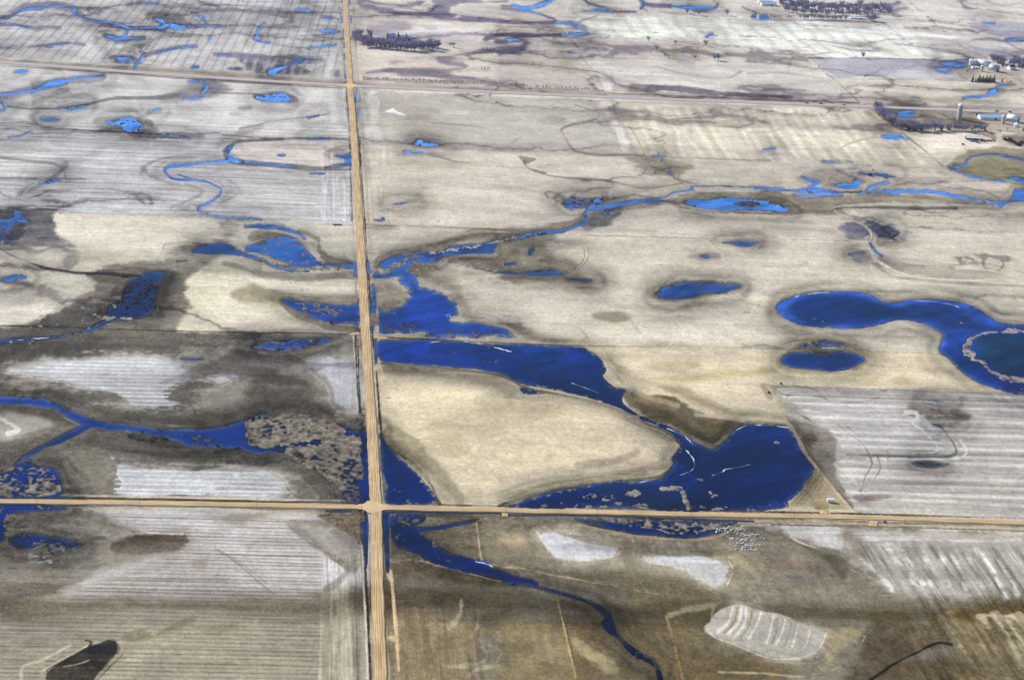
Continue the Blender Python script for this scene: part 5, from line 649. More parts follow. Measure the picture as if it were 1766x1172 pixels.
gravel = road_mat('gravel', (164, 134, 98), (218, 193, 154), (150, 136, 116)); gravel2 = road_mat('pale_gravel', (188, 166, 142), (216, 192, 164), (166, 150, 132)); pave = road_mat('pavement', (172, 163, 168), (186, 177, 182), (158, 146, 138), .5)
t(0, 0, 1)
road('gravel_road', "590,-260 596,0 602,110 604,146 611,240 620,385 628,520 635,640 643,760 648,860 649,890 651,1000 656,1172 664,1420", 8.8, 1.0, gravel)
road('gravel_road', "-500,853 0,863 240,866.5 440,870 640,874 870,879 1200,886 1480,891 1766,901 2400,921", 8.4, 1.012, gravel)
road('highway', "-500,73 0,107 300,129 603,147.5 1045,167 1480,183 1766,194 2400,216", 16, 1.03, pave, step=15, wob=.2)
# flared corners where the roads cross
gravel_mix = road_mat('worn_gravel', (200, 173, 134), (212, 187, 150), (170, 150, 122))
def flare(px, py, r, arm, z, mat):
    x0, y0 = g1(px, py, z); ps = []
    for k in range(4):
        a0 = math.pi/2*k
        for u in (-1, 1):
            ps.append((arm, u*r*.62, a0))
        for j in range(1, 6):
            th = math.pi/2*j/6; q = arm-(arm-r*.62)*math.sin(th); v = arm-(arm-r*.62)*math.cos(th)
            ps.append((q, v, a0))
    vs = [(x0+a*math.cos(c)-b*math.sin(c), y0+a*math.sin(c)+b*math.cos(c), z-.004) for a, b, c in ps]
    n = len(vs); vs = [(x0, y0, z+.12)]+vs; fs = [(0, 1+i, 1+(i+1) % n) for i in range(n)]
    me = bpy.data.meshes.new('road_junction'); me.from_pydata(vs, [], fs)
    a = me.attributes.new('across', 'FLOAT', 'POINT'); a.data.foreach_set('value', [0]+[.03]*n)
    a = me.attributes.new('along', 'FLOAT', 'POINT'); a.data.foreach_set('value', [v[1]*.2 for v in vs])
    o = link('road_junction', me, mat); o['kind'] = 'structure'
flare(643, 873.5, 7.4, 12, 1.09, gravel_mix); flare(603.5, 147.5, 7.4, 17, 1.16, gravel_mix)
# field entrances across the ditch
def spur(px, wd):
    road('field_entrance', px, wd, .72, gravel, 6, 4, .4)
spur("1422,886 1421,879", 7); spur("642,383 664,387", 8); spur("620,574 604,577", 6); spur("1508,898 1506,907", 7); spur("644,581 668,583", 6); spur("871,884 872,890", 5)
# ------------------------------------------------------------------ mesh helpers for objects
class MB:
    def __init__(s): s.v = []; s.f = []; s.mi = []; s.cur = 0
    def add(s, vs, fs):
        o = len(s.v); s.v += [tuple(v) for v in vs]; s.f += [tuple(i+o for i in f) for f in fs]; s.mi += [s.cur]*len(fs)
    def box(s, x0, y0, z0, x1, y1, z1):
        s.add([(x0, y0, z0), (x1, y0, z0), (x1, y1, z0), (x0, y1, z0), (x0, y0, z1), (x1, y0, z1), (x1, y1, z1), (x0, y1, z1)],
              [(0, 3, 2, 1), (4, 5, 6, 7), (0, 1, 5, 4), (1, 2, 6, 5), (2, 3, 7, 6), (3, 0, 4, 7)])
    def prism(s, prof, y0, y1):
        """profile [(x, z)] counter-clockwise seen from -y, extruded along y"""
        n = len(prof); s.add([(x, y0, z) for x, z in prof]+[(x, y1, z) for x, z in prof], [tuple(range(n)), tuple(range(2*n-1, n-1, -1))]+[(i, i+n, (i+1) % n+n, (i+1) % n) for i in range(n)])
    def lathe(s, prof, cx=0, cy=0, n=20, cap=True):
        vs = []; fs = []
        for r, z in prof:
            for k in range(n): vs.append((cx+r*math.cos(6.28318*k/n), cy+r*math.sin(6.28318*k/n), z))
        for i in range(len(prof)-1):
            for k in range(n): fs.append((i*n+k, i*n+(k+1) % n, (i+1)*n+(k+1) % n, (i+1)*n+k))
        if cap: fs.append(tuple(range(n-1, -1, -1))); fs.append(tuple((len(prof)-1)*n+k for k in range(n)))
        s.add(vs, fs)
    def tube(s, a, b, r0, r1, n=3):
        a = Vector(a); b = Vector(b); d = (b-a)
        if d.length < 1e-5: return
        d.normalize(); u = d.orthogonal().normalized(); w_ = d.cross(u); vs = []
        for P_, r in ((a, r0), (b, r1)):
            for k in range(n): vs.append(P_+u*(r*math.cos(6.28318*k/n))+w_*(r*math.sin(6.28318*k/n)))
        s.add(vs, [(k, (k+1) % n, (k+1) % n+n, k+n) for k in range(n)]+[tuple(range(n, 2*n))])
    def mesh(s, name, mats, smooth_=False):
        me = bpy.data.meshes.new(name); me.from_pydata(s.v, [], s.f)
        for m in mats: me.materials.append(m)
        me.polygons.foreach_set('material_index', s.mi)
        if smooth_: me.polygons.foreach_set('use_smooth', [True]*len(s.f))
        me.update(); return me
def mat(name, c, rough=.8, spec=.3, var=.25, sc=.6, metal=0):
    m, n, b = nodes(name, rough, spec); b.inputs['Metallic'].default_value = metal
    g = noise_(n, mapped(n, sc, sc, sc*.5), 1, 3, .6); rgb = nd(n, 'ShaderNodeRGB'); rgb.outputs[0].default_value = (*[float(v) for v in c], 1)
    n.links.new(scale_col(n, rgb.outputs[0], math_(n, 'MULTIPLY_ADD', math_(n, 'SUBTRACT', g, .5), var*2, 1.0)), b.inputs['Base Color']); return m
def ribbed(name, c, axis=0, freq=2.0, rough=.45, metal=.0, var=.1):
    """sheet metal or boards with ribs"""
    m, n, b = nodes(name, rough, .4); b.inputs['Metallic'].default_value = metal
    wv_ = nd(n, 'ShaderNodeTexWave'); wv_.bands_direction = 'XYZ'[axis]; wv_.inputs['Scale'].default_value = freq; wv_.inputs['Distortion'].default_value = .3
    tc = nd(n, 'ShaderNodeTexCoord'); n.links.new(tc.outputs['Object'], wv_.inputs['Vector'])
    g = noise_(n, mapped(n, .3, .3, .1), 1, 3, .6); rgb = nd(n, 'ShaderNodeRGB'); rgb.outputs[0].default_value = (*c, 1)
    k = math_(n, 'ADD', math_(n, 'MULTIPLY', math_(n, 'SUBTRACT', wv_.outputs['Fac'], .5), var), math_(n, 'MULTIPLY_ADD', math_(n, 'SUBTRACT', g, .5), .3, 1.0))
    n.links.new(scale_col(n, rgb.outputs[0], k), b.inputs['Base Color'])
    bp_ = nd(n, 'ShaderNodeBump'); bp_.inputs['Strength'].default_value = .4; bp_.inputs['Distance'].default_value = .05; n.links.new(wv_.outputs['Fac'], bp_.inputs['Height']); n.links.new(bp_.outputs[0], b.inputs['Normal']); return m
M_WHITE = ribbed('white_siding', (.78, .80, .82)); M_ROOFW = ribbed('white_metal_roof', (.80, .82, .84), 0, 1.6, .4); M_ROOFB = ribbed('pale_blue_metal_roof', (.42, .58, .78), 0, 1.6, .4); M_GREY = ribbed('grey_metal', (.38, .40, .44), 0, 1.5, .45)
M_GALV = ribbed('galvanised_steel', (.62, .66, .70), 2, 1.2, .35, .3); M_CONC = ribbed('concrete_staves', (.40, .41, .44), 2, .8, .8, 0, .2); M_DARK = mat('dark_opening', (.03, .03, .04)); M_GLASS = mat('window_glass', (.05, .07, .10), .1, .6)
M_RED = ribbed('weathered_boards', (.30, .16, .13), 0, 1.2, .8); M_DROOF = mat('dark_shingles', (.09, .09, .11), .9, .1); M_TRIM = mat('white_trim', (.75, .75, .76)); M_WOOD = mat('weathered_wood', (.16, .13, .11), .9, .1, .3, 2); M_RUST = mat('rusty_steel', (.16, .10, .08), .7, .3, .4, 1.5)
M_BARK = mat('bare_bark', (.14, .125, .14), .9, .1, .25, 1); M_TWIG = mat('bare_twigs', (.36, .335, .45), .9, .1, .3, .8); M_TWIG2 = mat('dark_twigs', (.30, .275, .40), .9, .1, .3, .8); M_NEED = mat('dark_needles', (.022, .038, .03), .8, .2, .5, .9); M_BUSH = mat('dark_brush', (.055, .05, .045), .9, .1, .5, 1.2); M_FEATH = mat('white_plumage', (.86, .86, .84), .7, .2, .05); M_BLACK = mat('black_feathers', (.02, .02, .02)); M_BILL = mat('pink_bill', (.6, .28, .2)); M_TYRE = mat('rubber', (.02, .02, .02)); M_LAMP = mat('lamp_lens', (.7, .7, .65), .1, .6); M_ICE = mat('ice_foam', (.55, .60, .66), .6, .3, .2, .3)
def root(name, label, cat, x, y, z=None, rz=0, group=None):
    o = bpy.data.objects.new(name, None); S.collection.objects.link(o); o.location = (x, y, gz(x, y) if z is None else z); o.rotation_euler = (0, 0, rz)
    o['label'] = label; o['category'] = cat
    if group: o['group'] = group
    return o
def part(name, mb, mats, par, smooth_=False, loc=None):
    me = mb if isinstance(mb, bpy.types.Mesh) else mb.mesh(name, mats if isinstance(mats, (list, tuple)) else [mats], smooth_)
    o = bpy.data.objects.new(name, me); S.collection.objects.link(o); o.parent = par
    if loc: o.location = loc
    return o
def dup(src, x, y, rz=0, sc=1, label=None, z=None, sz=None):
    r = src.copy(); S.collection.objects.link(r); r.location = (x, y, gz(x, y) if z is None else z); r.rotation_euler = (0, 0, rz); r.scale = (sc, sc, sz or sc)
    if label: r['label'] = label
    for ch in list(src.children):
        c = ch.copy(); S.collection.objects.link(c); c.parent = r
        for g in list(ch.children):
            d = g.copy(); S.collection.objects.link(d); d.parent = c
    return r
# ------------------------------------------------------------------ buildings
def openings(par, wall_o, L, W_, hw, nwin, door=True, dw=3.2, dh=3.0):
    """a sliding door and windows on the long side that faces the camera (-y)"""
    if door:
        m = MB(); m.box(-dw/2+L*.2, -W_/2-.09, 0, dw/2+L*.2, -W_/2+.02, dh); d = part('door', m, M_DARK, par)
        m = MB(); m.box(L*.2+dw*.28, -W_/2-.16, dh*.4, L*.2+dw*.34, -W_/2-.1, dh*.5); part('handle', m, M_TRIM, d)
    for k in range(nwin):
        x = -L*.42+k*(L*.5/max(nwin-1, 1)) if nwin > 1 else -L*.25
        m = MB(); m.box(x-.7, -W_/2-.08, 1.2, x+.7, -W_/2+.02, 2.3); wn_ = part('window', m, M_GLASS, par)
        m = MB(); m.box(x-.86, -W_/2-.055, 1.04, x+.86, -W_/2+.01, 2.46); part('frame', m, M_TRIM, wn_)
def shed(name, label, cat, x, y, L, W_, hw, hr, wm, rm, rz=0, nwin=3, door=True, group=None, z=None):
    """gabled building, ridge along x"""
    r = root(name, label, cat, x, y, z, rz, group)
    m = MB(); m.prism([(-W_/2, 0), (W_/2, 0), (W_/2, hw), (0, hw+hr), (-W_/2, hw)], -L/2, L/2); m.v = [(b, a, c) for a, b, c in m.v]; wl = part('wall', m, wm, r)
    m = MB(); e = .5; t_ = .22
    for sg in (-1, 1):
        sl_ = hr/(W_/2); y1 = sg*(W_/2+e); z1 = hw-e*sl_+.06; z0 = hw+hr+.06
        m.add([(-L/2-e, 0, z0), (L/2+e, 0, z0), (L/2+e, y1, z1), (-L/2-e, y1, z1), (-L/2-e, 0, z0+t_), (L/2+e, 0, z0+t_), (L/2+e, y1, z1+t_), (-L/2-e, y1, z1+t_)],
              [(0, 1, 2, 3), (7, 6, 5, 4), (3, 2, 6, 7), (1, 5, 6, 2), (0, 3, 7, 4)])
    rf = part('roof', m, rm, r); m = MB(); m.box(-L/2-e, -.25, hw+hr+.27, L/2+e, .25, hw+hr+.4); part('ridge_cap', m, M_TRIM, rf)
    openings(r, wl, L, W_, hw, nwin, door, min(3.2, L*.25), min(3.0, hw*.85)); return r
def arch(name, label, cat, x, y, L, W_, hw, hr, wm, rm, rz=0, z=None):
    """round-roofed barn, axis along local y"""
    r = root(name, label, cat, x, y, z, rz); A_ = [(W_/2*math.cos(a), hw+hr*math.sin(a)**.9) for a in np.linspace(0, math.pi, 13)]
    m = MB(); m.prism([(-W_/2, 0), (W_/2, 0)]+A_, -L/2, L/2); wl = part('wall', m, wm, r)
    m = MB(); n = len(A_); vs = []
    for k, f in ((1.03, .04), (1.06, .3)):
        for yy in (-L/2-.5, L/2+.5): vs += [(a*k, yy, b+f) for a, b in A_]
    fs = []
    for i in range(n-1): fs += [(i, i+1, n+i+1, n+i), (2*n+i, 3*n+i, 3*n+i+1, 2*n+i+1), (i, 2*n+i, 2*n+i+1, i+1), (n+i, n+i+1, 3*n+i+1, 3*n+i)]
    fs += [(0, n, 3*n, 2*n), (n-1, 3*n-1, 4*n-1, 2*n-1)]; m.add(vs, fs); rf = part('roof', m, rm, r, True)
    m = MB(); m.box(-1.9, -L/2-.1, 0, 1.9, -L/2+.02, hw+hr*.35); d = part('door', m, M_DARK, r); m = MB(); m.box(1.3, -L/2-.18, 1.2, 1.5, -L/2-.1, 1.6); part('handle', m, M_TRIM, d)
    m = MB(); m.box(-.8, -L/2-.1, hw+hr*.55, .8, -L/2+.02, hw+hr*.8); part('loft_door', m, M_TRIM, r)
    m = MB(); m.box(-.45, -.45, hw+hr, .45, .45, hw+hr+.9); m.prism([(-.65, hw+hr+.9), (.65, hw+hr+.9), (0, hw+hr+1.5)], -.65, .65); part('cupola', m, M_TRIM, rf); return r
def silo(name, label, x, y, R, Hh, wm, cap, z=None, dome=True):
    r = root(name, label, 'silo', x, y, z); m = MB(); m.lathe([(R, 0), (R, Hh)], n=28); part('wall', m, wm, r, False)
    m = MB()
    m.lathe([(R*1.03, Hh-.15)]+[(R*1.03*math.cos(a), Hh+R*(.85 if dome else .5)*(math.sin(a) if dome else a/1.5)) for a in np.linspace(0, 1.5, 7)], n=28); part('roof', m, cap, r, True)
    m = MB()
    for k in range(int(Hh/2.4)): m.lathe([(R+.02, .9+k*2.4), (R+.09, .95+k*2.4), (R+.09, 1.1+k*2.4), (R+.02, 1.15+k*2.4)], n=28, cap=False)
    if Hh > 10: part('hoop', m, M_GALV, r)
    m = MB(); m.prism([(-.7, 0), (.7, 0), (.7, Hh), (-.7, Hh)], R-.1, R+.8); ch = part('chute', m, M_GALV, r); ch.rotation_euler = (0, 0, 2.6)
    m = MB()
    for k in range(int(Hh/.5)): m.box(-.25, -R-.16, .4+k*.5, .25, -R-.1, .46+k*.5)
    m.box(-.3, -R-.18, 0, -.24, -R-.1, Hh); m.box(.24, -R-.18, 0, .3, -R-.1, Hh); part('ladder', m, M_DARK, r); return r
def grain_bin(label, x, y, R, Hh, group=None, z=None):
    r = root('grain_bin', label, 'grain bin', x, y, z, 0, group); m = MB(); m.lathe([(R, 0), (R, Hh)], n=24); part('wall', m, M_GALV, r)
    m = MB(); m.lathe([(R*1.06, Hh-.1), (R*1.06, Hh+.05), (R*.15, Hh+R*.6), (R*.15, Hh+R*.6+.4), (.05, Hh+R*.6+.5)], n=24); part('roof', m, M_ROOFW, r)
    m = MB(); m.box(-.5, -R-.12, .3, .5, -R+.1, 2.2); d = part('door', m, M_GREY, r); m = MB(); m.box(.3, -R-.2, 1.1, .42, -R-.12, 1.3); part('handle', m, M_DARK, d); return r
def house(label, x, y, rz=0, wm=None, rm=None):
    r = shed('farmhouse', label, 'house', x, y, 13, 9, 5.2, 3.2, wm or M_WHITE, rm or M_DROOF, rz, 3, True)
    m = MB(); m.box(2.6, -.5, 6.8, 3.5, .5, 9.6); part('chimney', m, M_RED, r)
    m = MB(); m.box(-3.4, -6.2, 0, 2.2, -4.6, .4); m.box(-3.5, -6.3, 2.6, 2.3, -4.52, 2.85); m.box(-3.3, -6.15, .4, -3.1, -5.95, 2.6); m.box(1.9, -6.15, .4, 2.1, -5.95, 2.6); part('porch', m, M_TRIM, r); return r
Z4 = lambda x, y: g1(1316+x/3.907, y/3.907, .5)
Z2 = lambda x, y: g1(440+x/3.907, y/3.907, .5)
Z3 = lambda x, y: g1(880+x/3.907, y/3.907, .5)
FZ = lambda x, y: g1(600+x/8.83, 40+y/8.83, .5)
DZ = lambda x, y: g1(1300+x/6.79, y/6.79, .5)
BZ = lambda x, y: g1(1640+x/14.02, 80+y/14.02, .5)
AZ_ = lambda x, y: g1(1500+x/6.64, 170+y/6.64, .5)
# farmyard beside the highway, right
silo('silo', 'tall grey concrete silo with domed cap standing alone beyond the windbreak', *AZ_(1022, 238), 4.0, 21.5, M_CONC, M_ROOFW)
shed('long_barn', 'long low shed with pale blue metal roof between the tall silo and the round-roofed barn', 'barn', *AZ_(1375, 236), 36, 14, 4.2, 3.0, M_WHITE, M_ROOFB, .05, 6)
silo('silo', 'short grey silo next to the round-roofed white barn by the highway', *AZ_(1525, 285), 2.9, 11, M_CONC, M_GALV)
arch('round_roofed_barn', 'white round-roofed barn with dark end wall at the farmyard by the highway', 'barn', *AZ_(1640, 262), 17, 12, 4.5, 5.5, M_GREY, M_ROOFW, .9)
grain_bin('squat bright-roofed bin in front of the white round-roofed barn by the highway', *AZ_(1680, 325), 4.4, 4.2)
shed('machine_shed', 'white-roofed shed in the equipment yard below the long windbreak', 'shed', *AZ_(1190, 470), 24, 9, 3.0, 2.0, M_DARK, M_ROOFW, -.03, 0, True)
shed('farm_shed', 'small blue shed at the edge of the picture below the round-roofed barn', 'shed', *AZ_(1757, 362), 9, 6, 2.8, 1.6, M_GREY, M_ROOFB, .2, 1)
shed('farm_shed', 'little dark shed left of the long pale blue roofed shed', 'shed', *AZ_(1236, 192), 8, 6, 2.6, 1.5, M_RED, M_DROOF, 0, 1)
# farmyard beyond, right
grain_bin('white metal grain bin left of the white arched barn at the far right farmyard', *BZ(490, 448), 4.4, 8.2); grain_bin('blue-shaded grain bin squeezed between a white bin and the arched barn', *BZ(575, 445), 3.9, 8.0)
arch('round_roofed_barn', 'broad white arched barn with dark end at the far right farmyard', 'barn', *BZ(770, 462), 24, 13, 2.6, 6.2, M_GREY, M_ROOFW, .75)
arch('round_roofed_barn', 'grey-blue round-roofed barn casting a long shadow at the far right farmyard', 'barn', *BZ(1030, 596), 15, 12.5, 4.2, 6.8, M_GREY, M_GREY, .72)
silo('silo', 'slim dark silo in front of the white arched barn', *BZ(744, 605), 2.3, 9.0, M_CONC, M_GALV)
shed('farm_shed', 'low white shed in front of the white grain bins', 'shed', *BZ(570, 535), 11, 7, 2.4, 1.6, M_WHITE, M_ROOFW, .1, 2)
house('white farmhouse among bare trees at the right edge of the picture', *BZ(1450, 560), .5)
# farmstead hidden in the trees, upper middle
house('dark farmhouse with pale blue roof among the trees of the upper middle farmstead', *FZ(660, 235), .3, M_GREY, M_ROOFB); shed('barn', 'barn with bright pale roof between dark trees at the upper middle farmstead', 'barn', *FZ(825, 245), 15, 9, 4, 3.0, M_RED, M_ROOFB, -.05, 2)
shed('farm_shed', 'small bright white shed at the right end of the upper middle farmstead', 'shed', *FZ(1005, 235), 6, 5, 3.2, 1.4, M_WHITE, M_ROOFW, 0, 1); silo('silo', 'thin white silo in the trees of the upper middle farmstead', *FZ(493, 285), 1.0, 9, M_ROOFW, M_ROOFW)
# farmstead at the top
shed('long_barn', 'long pale blue shed with a row of dark bays at the top of the picture', 'barn', *DZ(170, 66), 30, 12, 4, 3, M_WHITE, M_ROOFB, .02, 5); shed('long_barn', 'pale roofed shed beyond the blue one at the top edge', 'barn', *DZ(130, 30), 26, 12, 4, 3, M_WHITE, M_ROOFW, .02, 3); shed('barn', 'dark walled barn with bright gable beside the top windbreak', 'barn', *DZ(590, 62), 17, 11, 6, 3.5, M_GREY, M_DROOF, .1, 2)
shed('farm_shed', 'small white shed left of the dark barn at the top farmstead', 'shed', *DZ(525, 50), 7, 6, 3.5, 1.8, M_WHITE, M_ROOFW, .1, 1); shed('long_barn', 'blue roofed shed at the very top edge above the windbreak', 'barn', *DZ(400, 14), 18, 9, 4, 2.5, M_WHITE, M_ROOFB, 0, 2); shed('long_barn', 'long low white roofed shelter behind the front tree row of the top windbreak', 'barn', *DZ(1215, 222), 30, 7, 2.2, 1.4, M_WHITE, M_ROOFW, 0, 0)
# the lone container by the near road
x, y = g1(1432.3, 865.5, .5); r = root('storage_trailer', 'small white box trailer alone on the dry grass by the near gravel road', 'trailer', x, y, None, -.04)
m = MB(); m.box(-2.9, -1.25, .55, 2.9, 1.25, 2.95); part('body', m, M_WHITE, r); m = MB(); m.box(-2.95, -1.3, 2.955, 2.95, 1.3, 3.05); part('roof', m, M_ROOFW, r)
m = MB(); m.box(2.905, -1.1, .65, 2.96, 1.1, 2.85); d = part('door', m, M_TRIM, r); m = MB(); m.box(2.965, -.1, 1.2, 3.0, -.02, 2.2); part('handle', m, M_DARK, d)
for sx in (-1.7, 1.7):
    for sy in (-1.05, 1.05):
        m = MB(); m.lathe([(.2, -.14), (.42, -.14), (.42, .14), (.2, .14)], n=14); m.v = [(a, c, b) for a, b, c in m.v]; part('wheel', m, M_TYRE, r, False, (sx, sy, .42))
m = MB(); m.box(-4.1, -.08, .5, -2.9, .08, .62); part('drawbar', m, M_RUST, r)
# parked implements in the equipment yard
def wagon():
    r = root('farm_wagon', 'x', 'farm wagon', 0, 0, 0)
    m = MB(); m.prism([(-2.6, 1.1), (2.6, 1.1), (3.0, 2.5), (-3.0, 2.5)], -1.2, 1.2); part('box', m, M_RUST, r); m = MB(); m.box(-2.7, -.5, .8, 2.7, .5, 1.09); m.box(2.7, -.08, .75, 4.4, .08, .9); part('chassis', m, M_DARK, r)
    for sx in (-1.8, 1.8):
        for sy in (-1.15, 1.15):
            m = MB(); m.lathe([(.25, -.16), (.6, -.16), (.6, .16), (.25, .16)], n=14); m.v = [(a, c, b) for a, b, c in m.v]; part('wheel', m, M_TYRE, r, False, (sx, sy, .6))
    return r
wg0 = wagon(); wg0['group'] = 'machinery parked in the equipment yard'
YL = 'dark wagon parked among the machinery in the equipment yard below the long windbreak'
for i, (a, b) in enumerate(((1165, 492), (1210, 500), (1262, 490), (1305, 495), (1345, 488), (1380, 492), (1415, 488), (1235, 505), (1300, 480), (1260, 478), (1200, 405), (1390, 405))):
    xx, yy = AZ_(a, b); rz = (i*2.4) % 3.1
    if i == 0: wg0.location = (xx, yy, gz(xx, yy)); wg0.rotation_euler = (0, 0, rz); wg0['label'] = YL
    else: dup(wg0, xx, yy, rz, .8+.1*(i % 4), YL)
xx, yy = AZ_(1065, 530); o = dup(wg0, xx, yy, .3, .8, 'lone dark wagon out on the pale field left of the equipment yard'); del o['group']
# ------------------------------------------------------------------ cars on the highway
def car(paint):
    r = root('car', 'x', 'car', 0, 0, 0); m = MB()
    m.prism([(-2.2, .35), (2.2, .35), (2.25, .75), (1.25, .95), (-2.1, 1.0), (-2.25, .8)], -.88, .88); part('body', m, paint, r)
    m = MB(); m.prism([(-1.75, .98), (1.0, .96), (.35, 1.45), (-1.3, 1.47)], -.76, .76); part('cabin', m, M_GLASS, r); m = MB(); m.prism([(-1.3, 1.475), (.35, 1.455), (.3, 1.53), (-1.25, 1.54)], -.74, .74); part('roof', m, paint, r)
    for sx in (-1.4, 1.4):
        for sy in (-.82, .82):
            m = MB(); m.lathe([(.12, -.12), (.34, -.12), (.34, .12), (.12, .12)], n=14); m.v = [(a, c, b) for a, b, c in m.v]; part('wheel', m, M_TYRE, r, False, (sx, sy, .34))
    for sy in (-.6, .6): m = MB(); m.box(2.2, sy-.18, .62, 2.29, sy+.18, .78); part('headlight', m, M_LAMP, r)
    return r
M_CD = mat('dark_blue_paint', (.02, .03, .07), .3, .5); M_CB = mat('blue_grey_paint', (.18, .26, .42), .3, .5)
for k, (px_, py_, pm, lb) in enumerate(((1391.5, 178.3, M_CD, 'leftmost dark car of the three on the highway west of the field-edge crossing'), (1415.5, 179.2, M_CD, 'middle dark car of the three on the highway west of the field-edge crossing'), (1455.5, 181.2, M_CB, 'pale blue-grey car, rightmost of the three nearing the field-edge crossing'))):
    c = car(pm); x, y = g1(px_, py_, 1.2); c.location = (x, y, 1.1); c.rotation_euler = (0, 0, -.02); c['label'] = lb; c.scale = (1.25, 1.25, 1.25)
c = car(M_CD); x, y = g1(1742, 193.4, 1.2); c.location = (x, y, 1.1); c['label'] = 'dark car on the highway above the farmyard with the tall silo'; c.scale = (1.3, 1.3, 1.3)
# ------------------------------------------------------------------ utility poles along the near road
def pole():
    r = root('utility_pole', 'x', 'utility pole', 0, 0, 0); m = MB(); m.tube((0, 0, 0), (0, 0, 11), .17, .11, 8); part('post', m, M_WOOD, r); m = MB(); m.box(-1.1, -.06, 10.2, 1.1, .06, 10.36); ca = part('crossarm', m, M_WOOD, r)
    for sx in (-1, -.4, .4, 1): m = MB(); m.lathe([(.05, 10.36), (.08, 10.42), (.05, 10.55)], sx, 0, 8); part('insulator', m, M_GLASS, ca)
    return r
pl0 = pole(); pl0['group'] = 'utility poles along the near gravel road'
PLB = ('utility pole by the road below the flooded reed bed at the left', 'utility pole below the left end of the lower striped pale patch', 'utility pole by the road under the right end of the lower striped pale patch', 'utility pole just left of the gravel crossroads', 'utility pole by the road at the left tip of the big lake', 'utility pole between the lake tip and the curved grassy spit', 'utility pole by the road below the curved grassy spit', 'utility pole by the road left of the white trailer', 'utility pole by the road right of the white trailer')
for i, (px_, py_) in enumerate(((64, 873), (241, 874), (443, 877.5), (624, 880), (872, 885), (1030, 889), (1192, 893), (1369, 897), (1560, 902))):
    x, y = g1(px_, py_, .6); rz = math.pi/2
    if i == 0: pl0.location = (x, y, .4); pl0.rotation_euler = (0, 0, rz); pl0['label'] = PLB[0]
    else: dup(pl0, x, y, rz, 1, PLB[i], .4)
# ------------------------------------------------------------------ trees
def bare_tree(seed, Hh=11, spread=.42, twig=M_TWIG, dens=1.0, name='bare_tree'):
    rng = random.Random(seed); tr = MB(); cr = MB()
    tr.tube((0, 0, -.3), (0, 0, Hh*.34), Hh*.026, Hh*.018, 6)
    for k in range(9):
        a = k*2.4+rng.random(); z0 = Hh*(.1+.035*k); L = Hh*rng.uniform(.34, .52); el_ = rng.uniform(.6, 1.25)
        p0 = Vector((0, 0, min(z0, Hh*.34))); d = Vector((math.cos(a)*math.cos(el_)*spread*2, math.sin(a)*math.cos(el_)*spread*2, math.sin(el_))).normalized(); p1 = p0+d*L
        tr.tube(p0, p1, Hh*.014, Hh*.006, 4)
        for j in range(int(6*dens)):
            f = rng.uniform(.3, 1); q0 = p0+d*L*f; d2 = (d+Vector((rng.gauss(0, .55), rng.gauss(0, .55), rng.gauss(.15, .35)))).normalized(); q1 = q0+d2*L*rng.uniform(.3, .6)
            cr.tube(q0, q1, Hh*.0085, Hh*.005, 3)
            for i in range(int(10*dens)):
                g = rng.uniform(.2, 1); s0 = q0+(q1-q0)*g; d3 = (d2+Vector((rng.gauss(0, .6), rng.gauss(0, .6), rng.gauss(.2, .4)))).normalized()
                cr.tube(s0, s0+d3*Hh*rng.uniform(.07, .18), Hh*.0062, Hh*.0034, 3)
    r = root(name, 'x', 'tree', 0, 0, 0); part('trunk', tr, M_BARK, r); part('crown', cr, twig, r); return r
def conifer(seed, Hh=12):
    rng = random.Random(seed); tr = MB(); tr.tube((0, 0, -.2), (0, 0, Hh*.9), Hh*.022, Hh*.004, 6); cr = MB()
    for k in range(11):
        z = Hh*(.06+.085*k); R = Hh*.36*(1-k/12)**.85
        for j in range(13):
            a = 6.283*(j+rng.random())/13; rr = R*rng.uniform(.65, 1.12); zt = z+Hh*.11; b = .26
            cr.add([(math.cos(a-b)*rr*.2, math.sin(a-b)*rr*.2, zt), (math.cos(a+b)*rr*.2, math.sin(a+b)*rr*.2, zt), (math.cos(a+b*.8)*rr*.8, math.sin(a+b*.8)*rr*.8, z+Hh*.015*rng.random()), (math.cos(a)*rr, math.sin(a)*rr, z-Hh*.02), (math.cos(a-b*.8)*rr*.8, math.sin(a-b*.8)*rr*.8, z+Hh*.015*rng.random())], [(0, 1, 2, 3, 4)])
    cr.add([(.25, 0, Hh*.9), (-.12, .2, Hh*.9), (-.12, -.2, Hh*.9), (0, 0, Hh*1.03)], [(0, 1, 3), (1, 2, 3), (2, 0, 3)])
    r = root('conifer', 'x', 'tree', 0, 0, 0); part('trunk', tr, M_BARK, r); part('crown', cr, M_NEED, r); return r
def shrub(seed, R=1.6, mt=M_BUSH):
    rng = random.Random(seed); st_ = MB(); fo = MB()
    for k in range(6): a = rng.random()*6.28; st_.tube((0, 0, -.1), (math.cos(a)*R*.6, math.sin(a)*R*.6, R*.9), .06, .03, 4)
    for k in range(170):
        a = rng.random()*6.28; ph = rng.random()**.7*1.5; rr = R*rng.uniform(.45, 1.05); c = Vector((math.cos(a)*math.cos(ph)*rr, math.sin(a)*math.cos(ph)*rr, .15+math.sin(ph)*rr*1.05)); u = Vector((rng.gauss(0, 1), rng.gauss(0, 1), rng.gauss(0, 1))).normalized()*R*.2; v = u.orthogonal().normalized()*R*.13
        fo.add([c-u, c+v, c+u, c-v], [(0, 1, 2, 3)])
    r = root('shrub', 'x', 'shrub', 0, 0, 0); part('stem', st_, M_BARK, r); part('foliage', fo, mt, r); return r
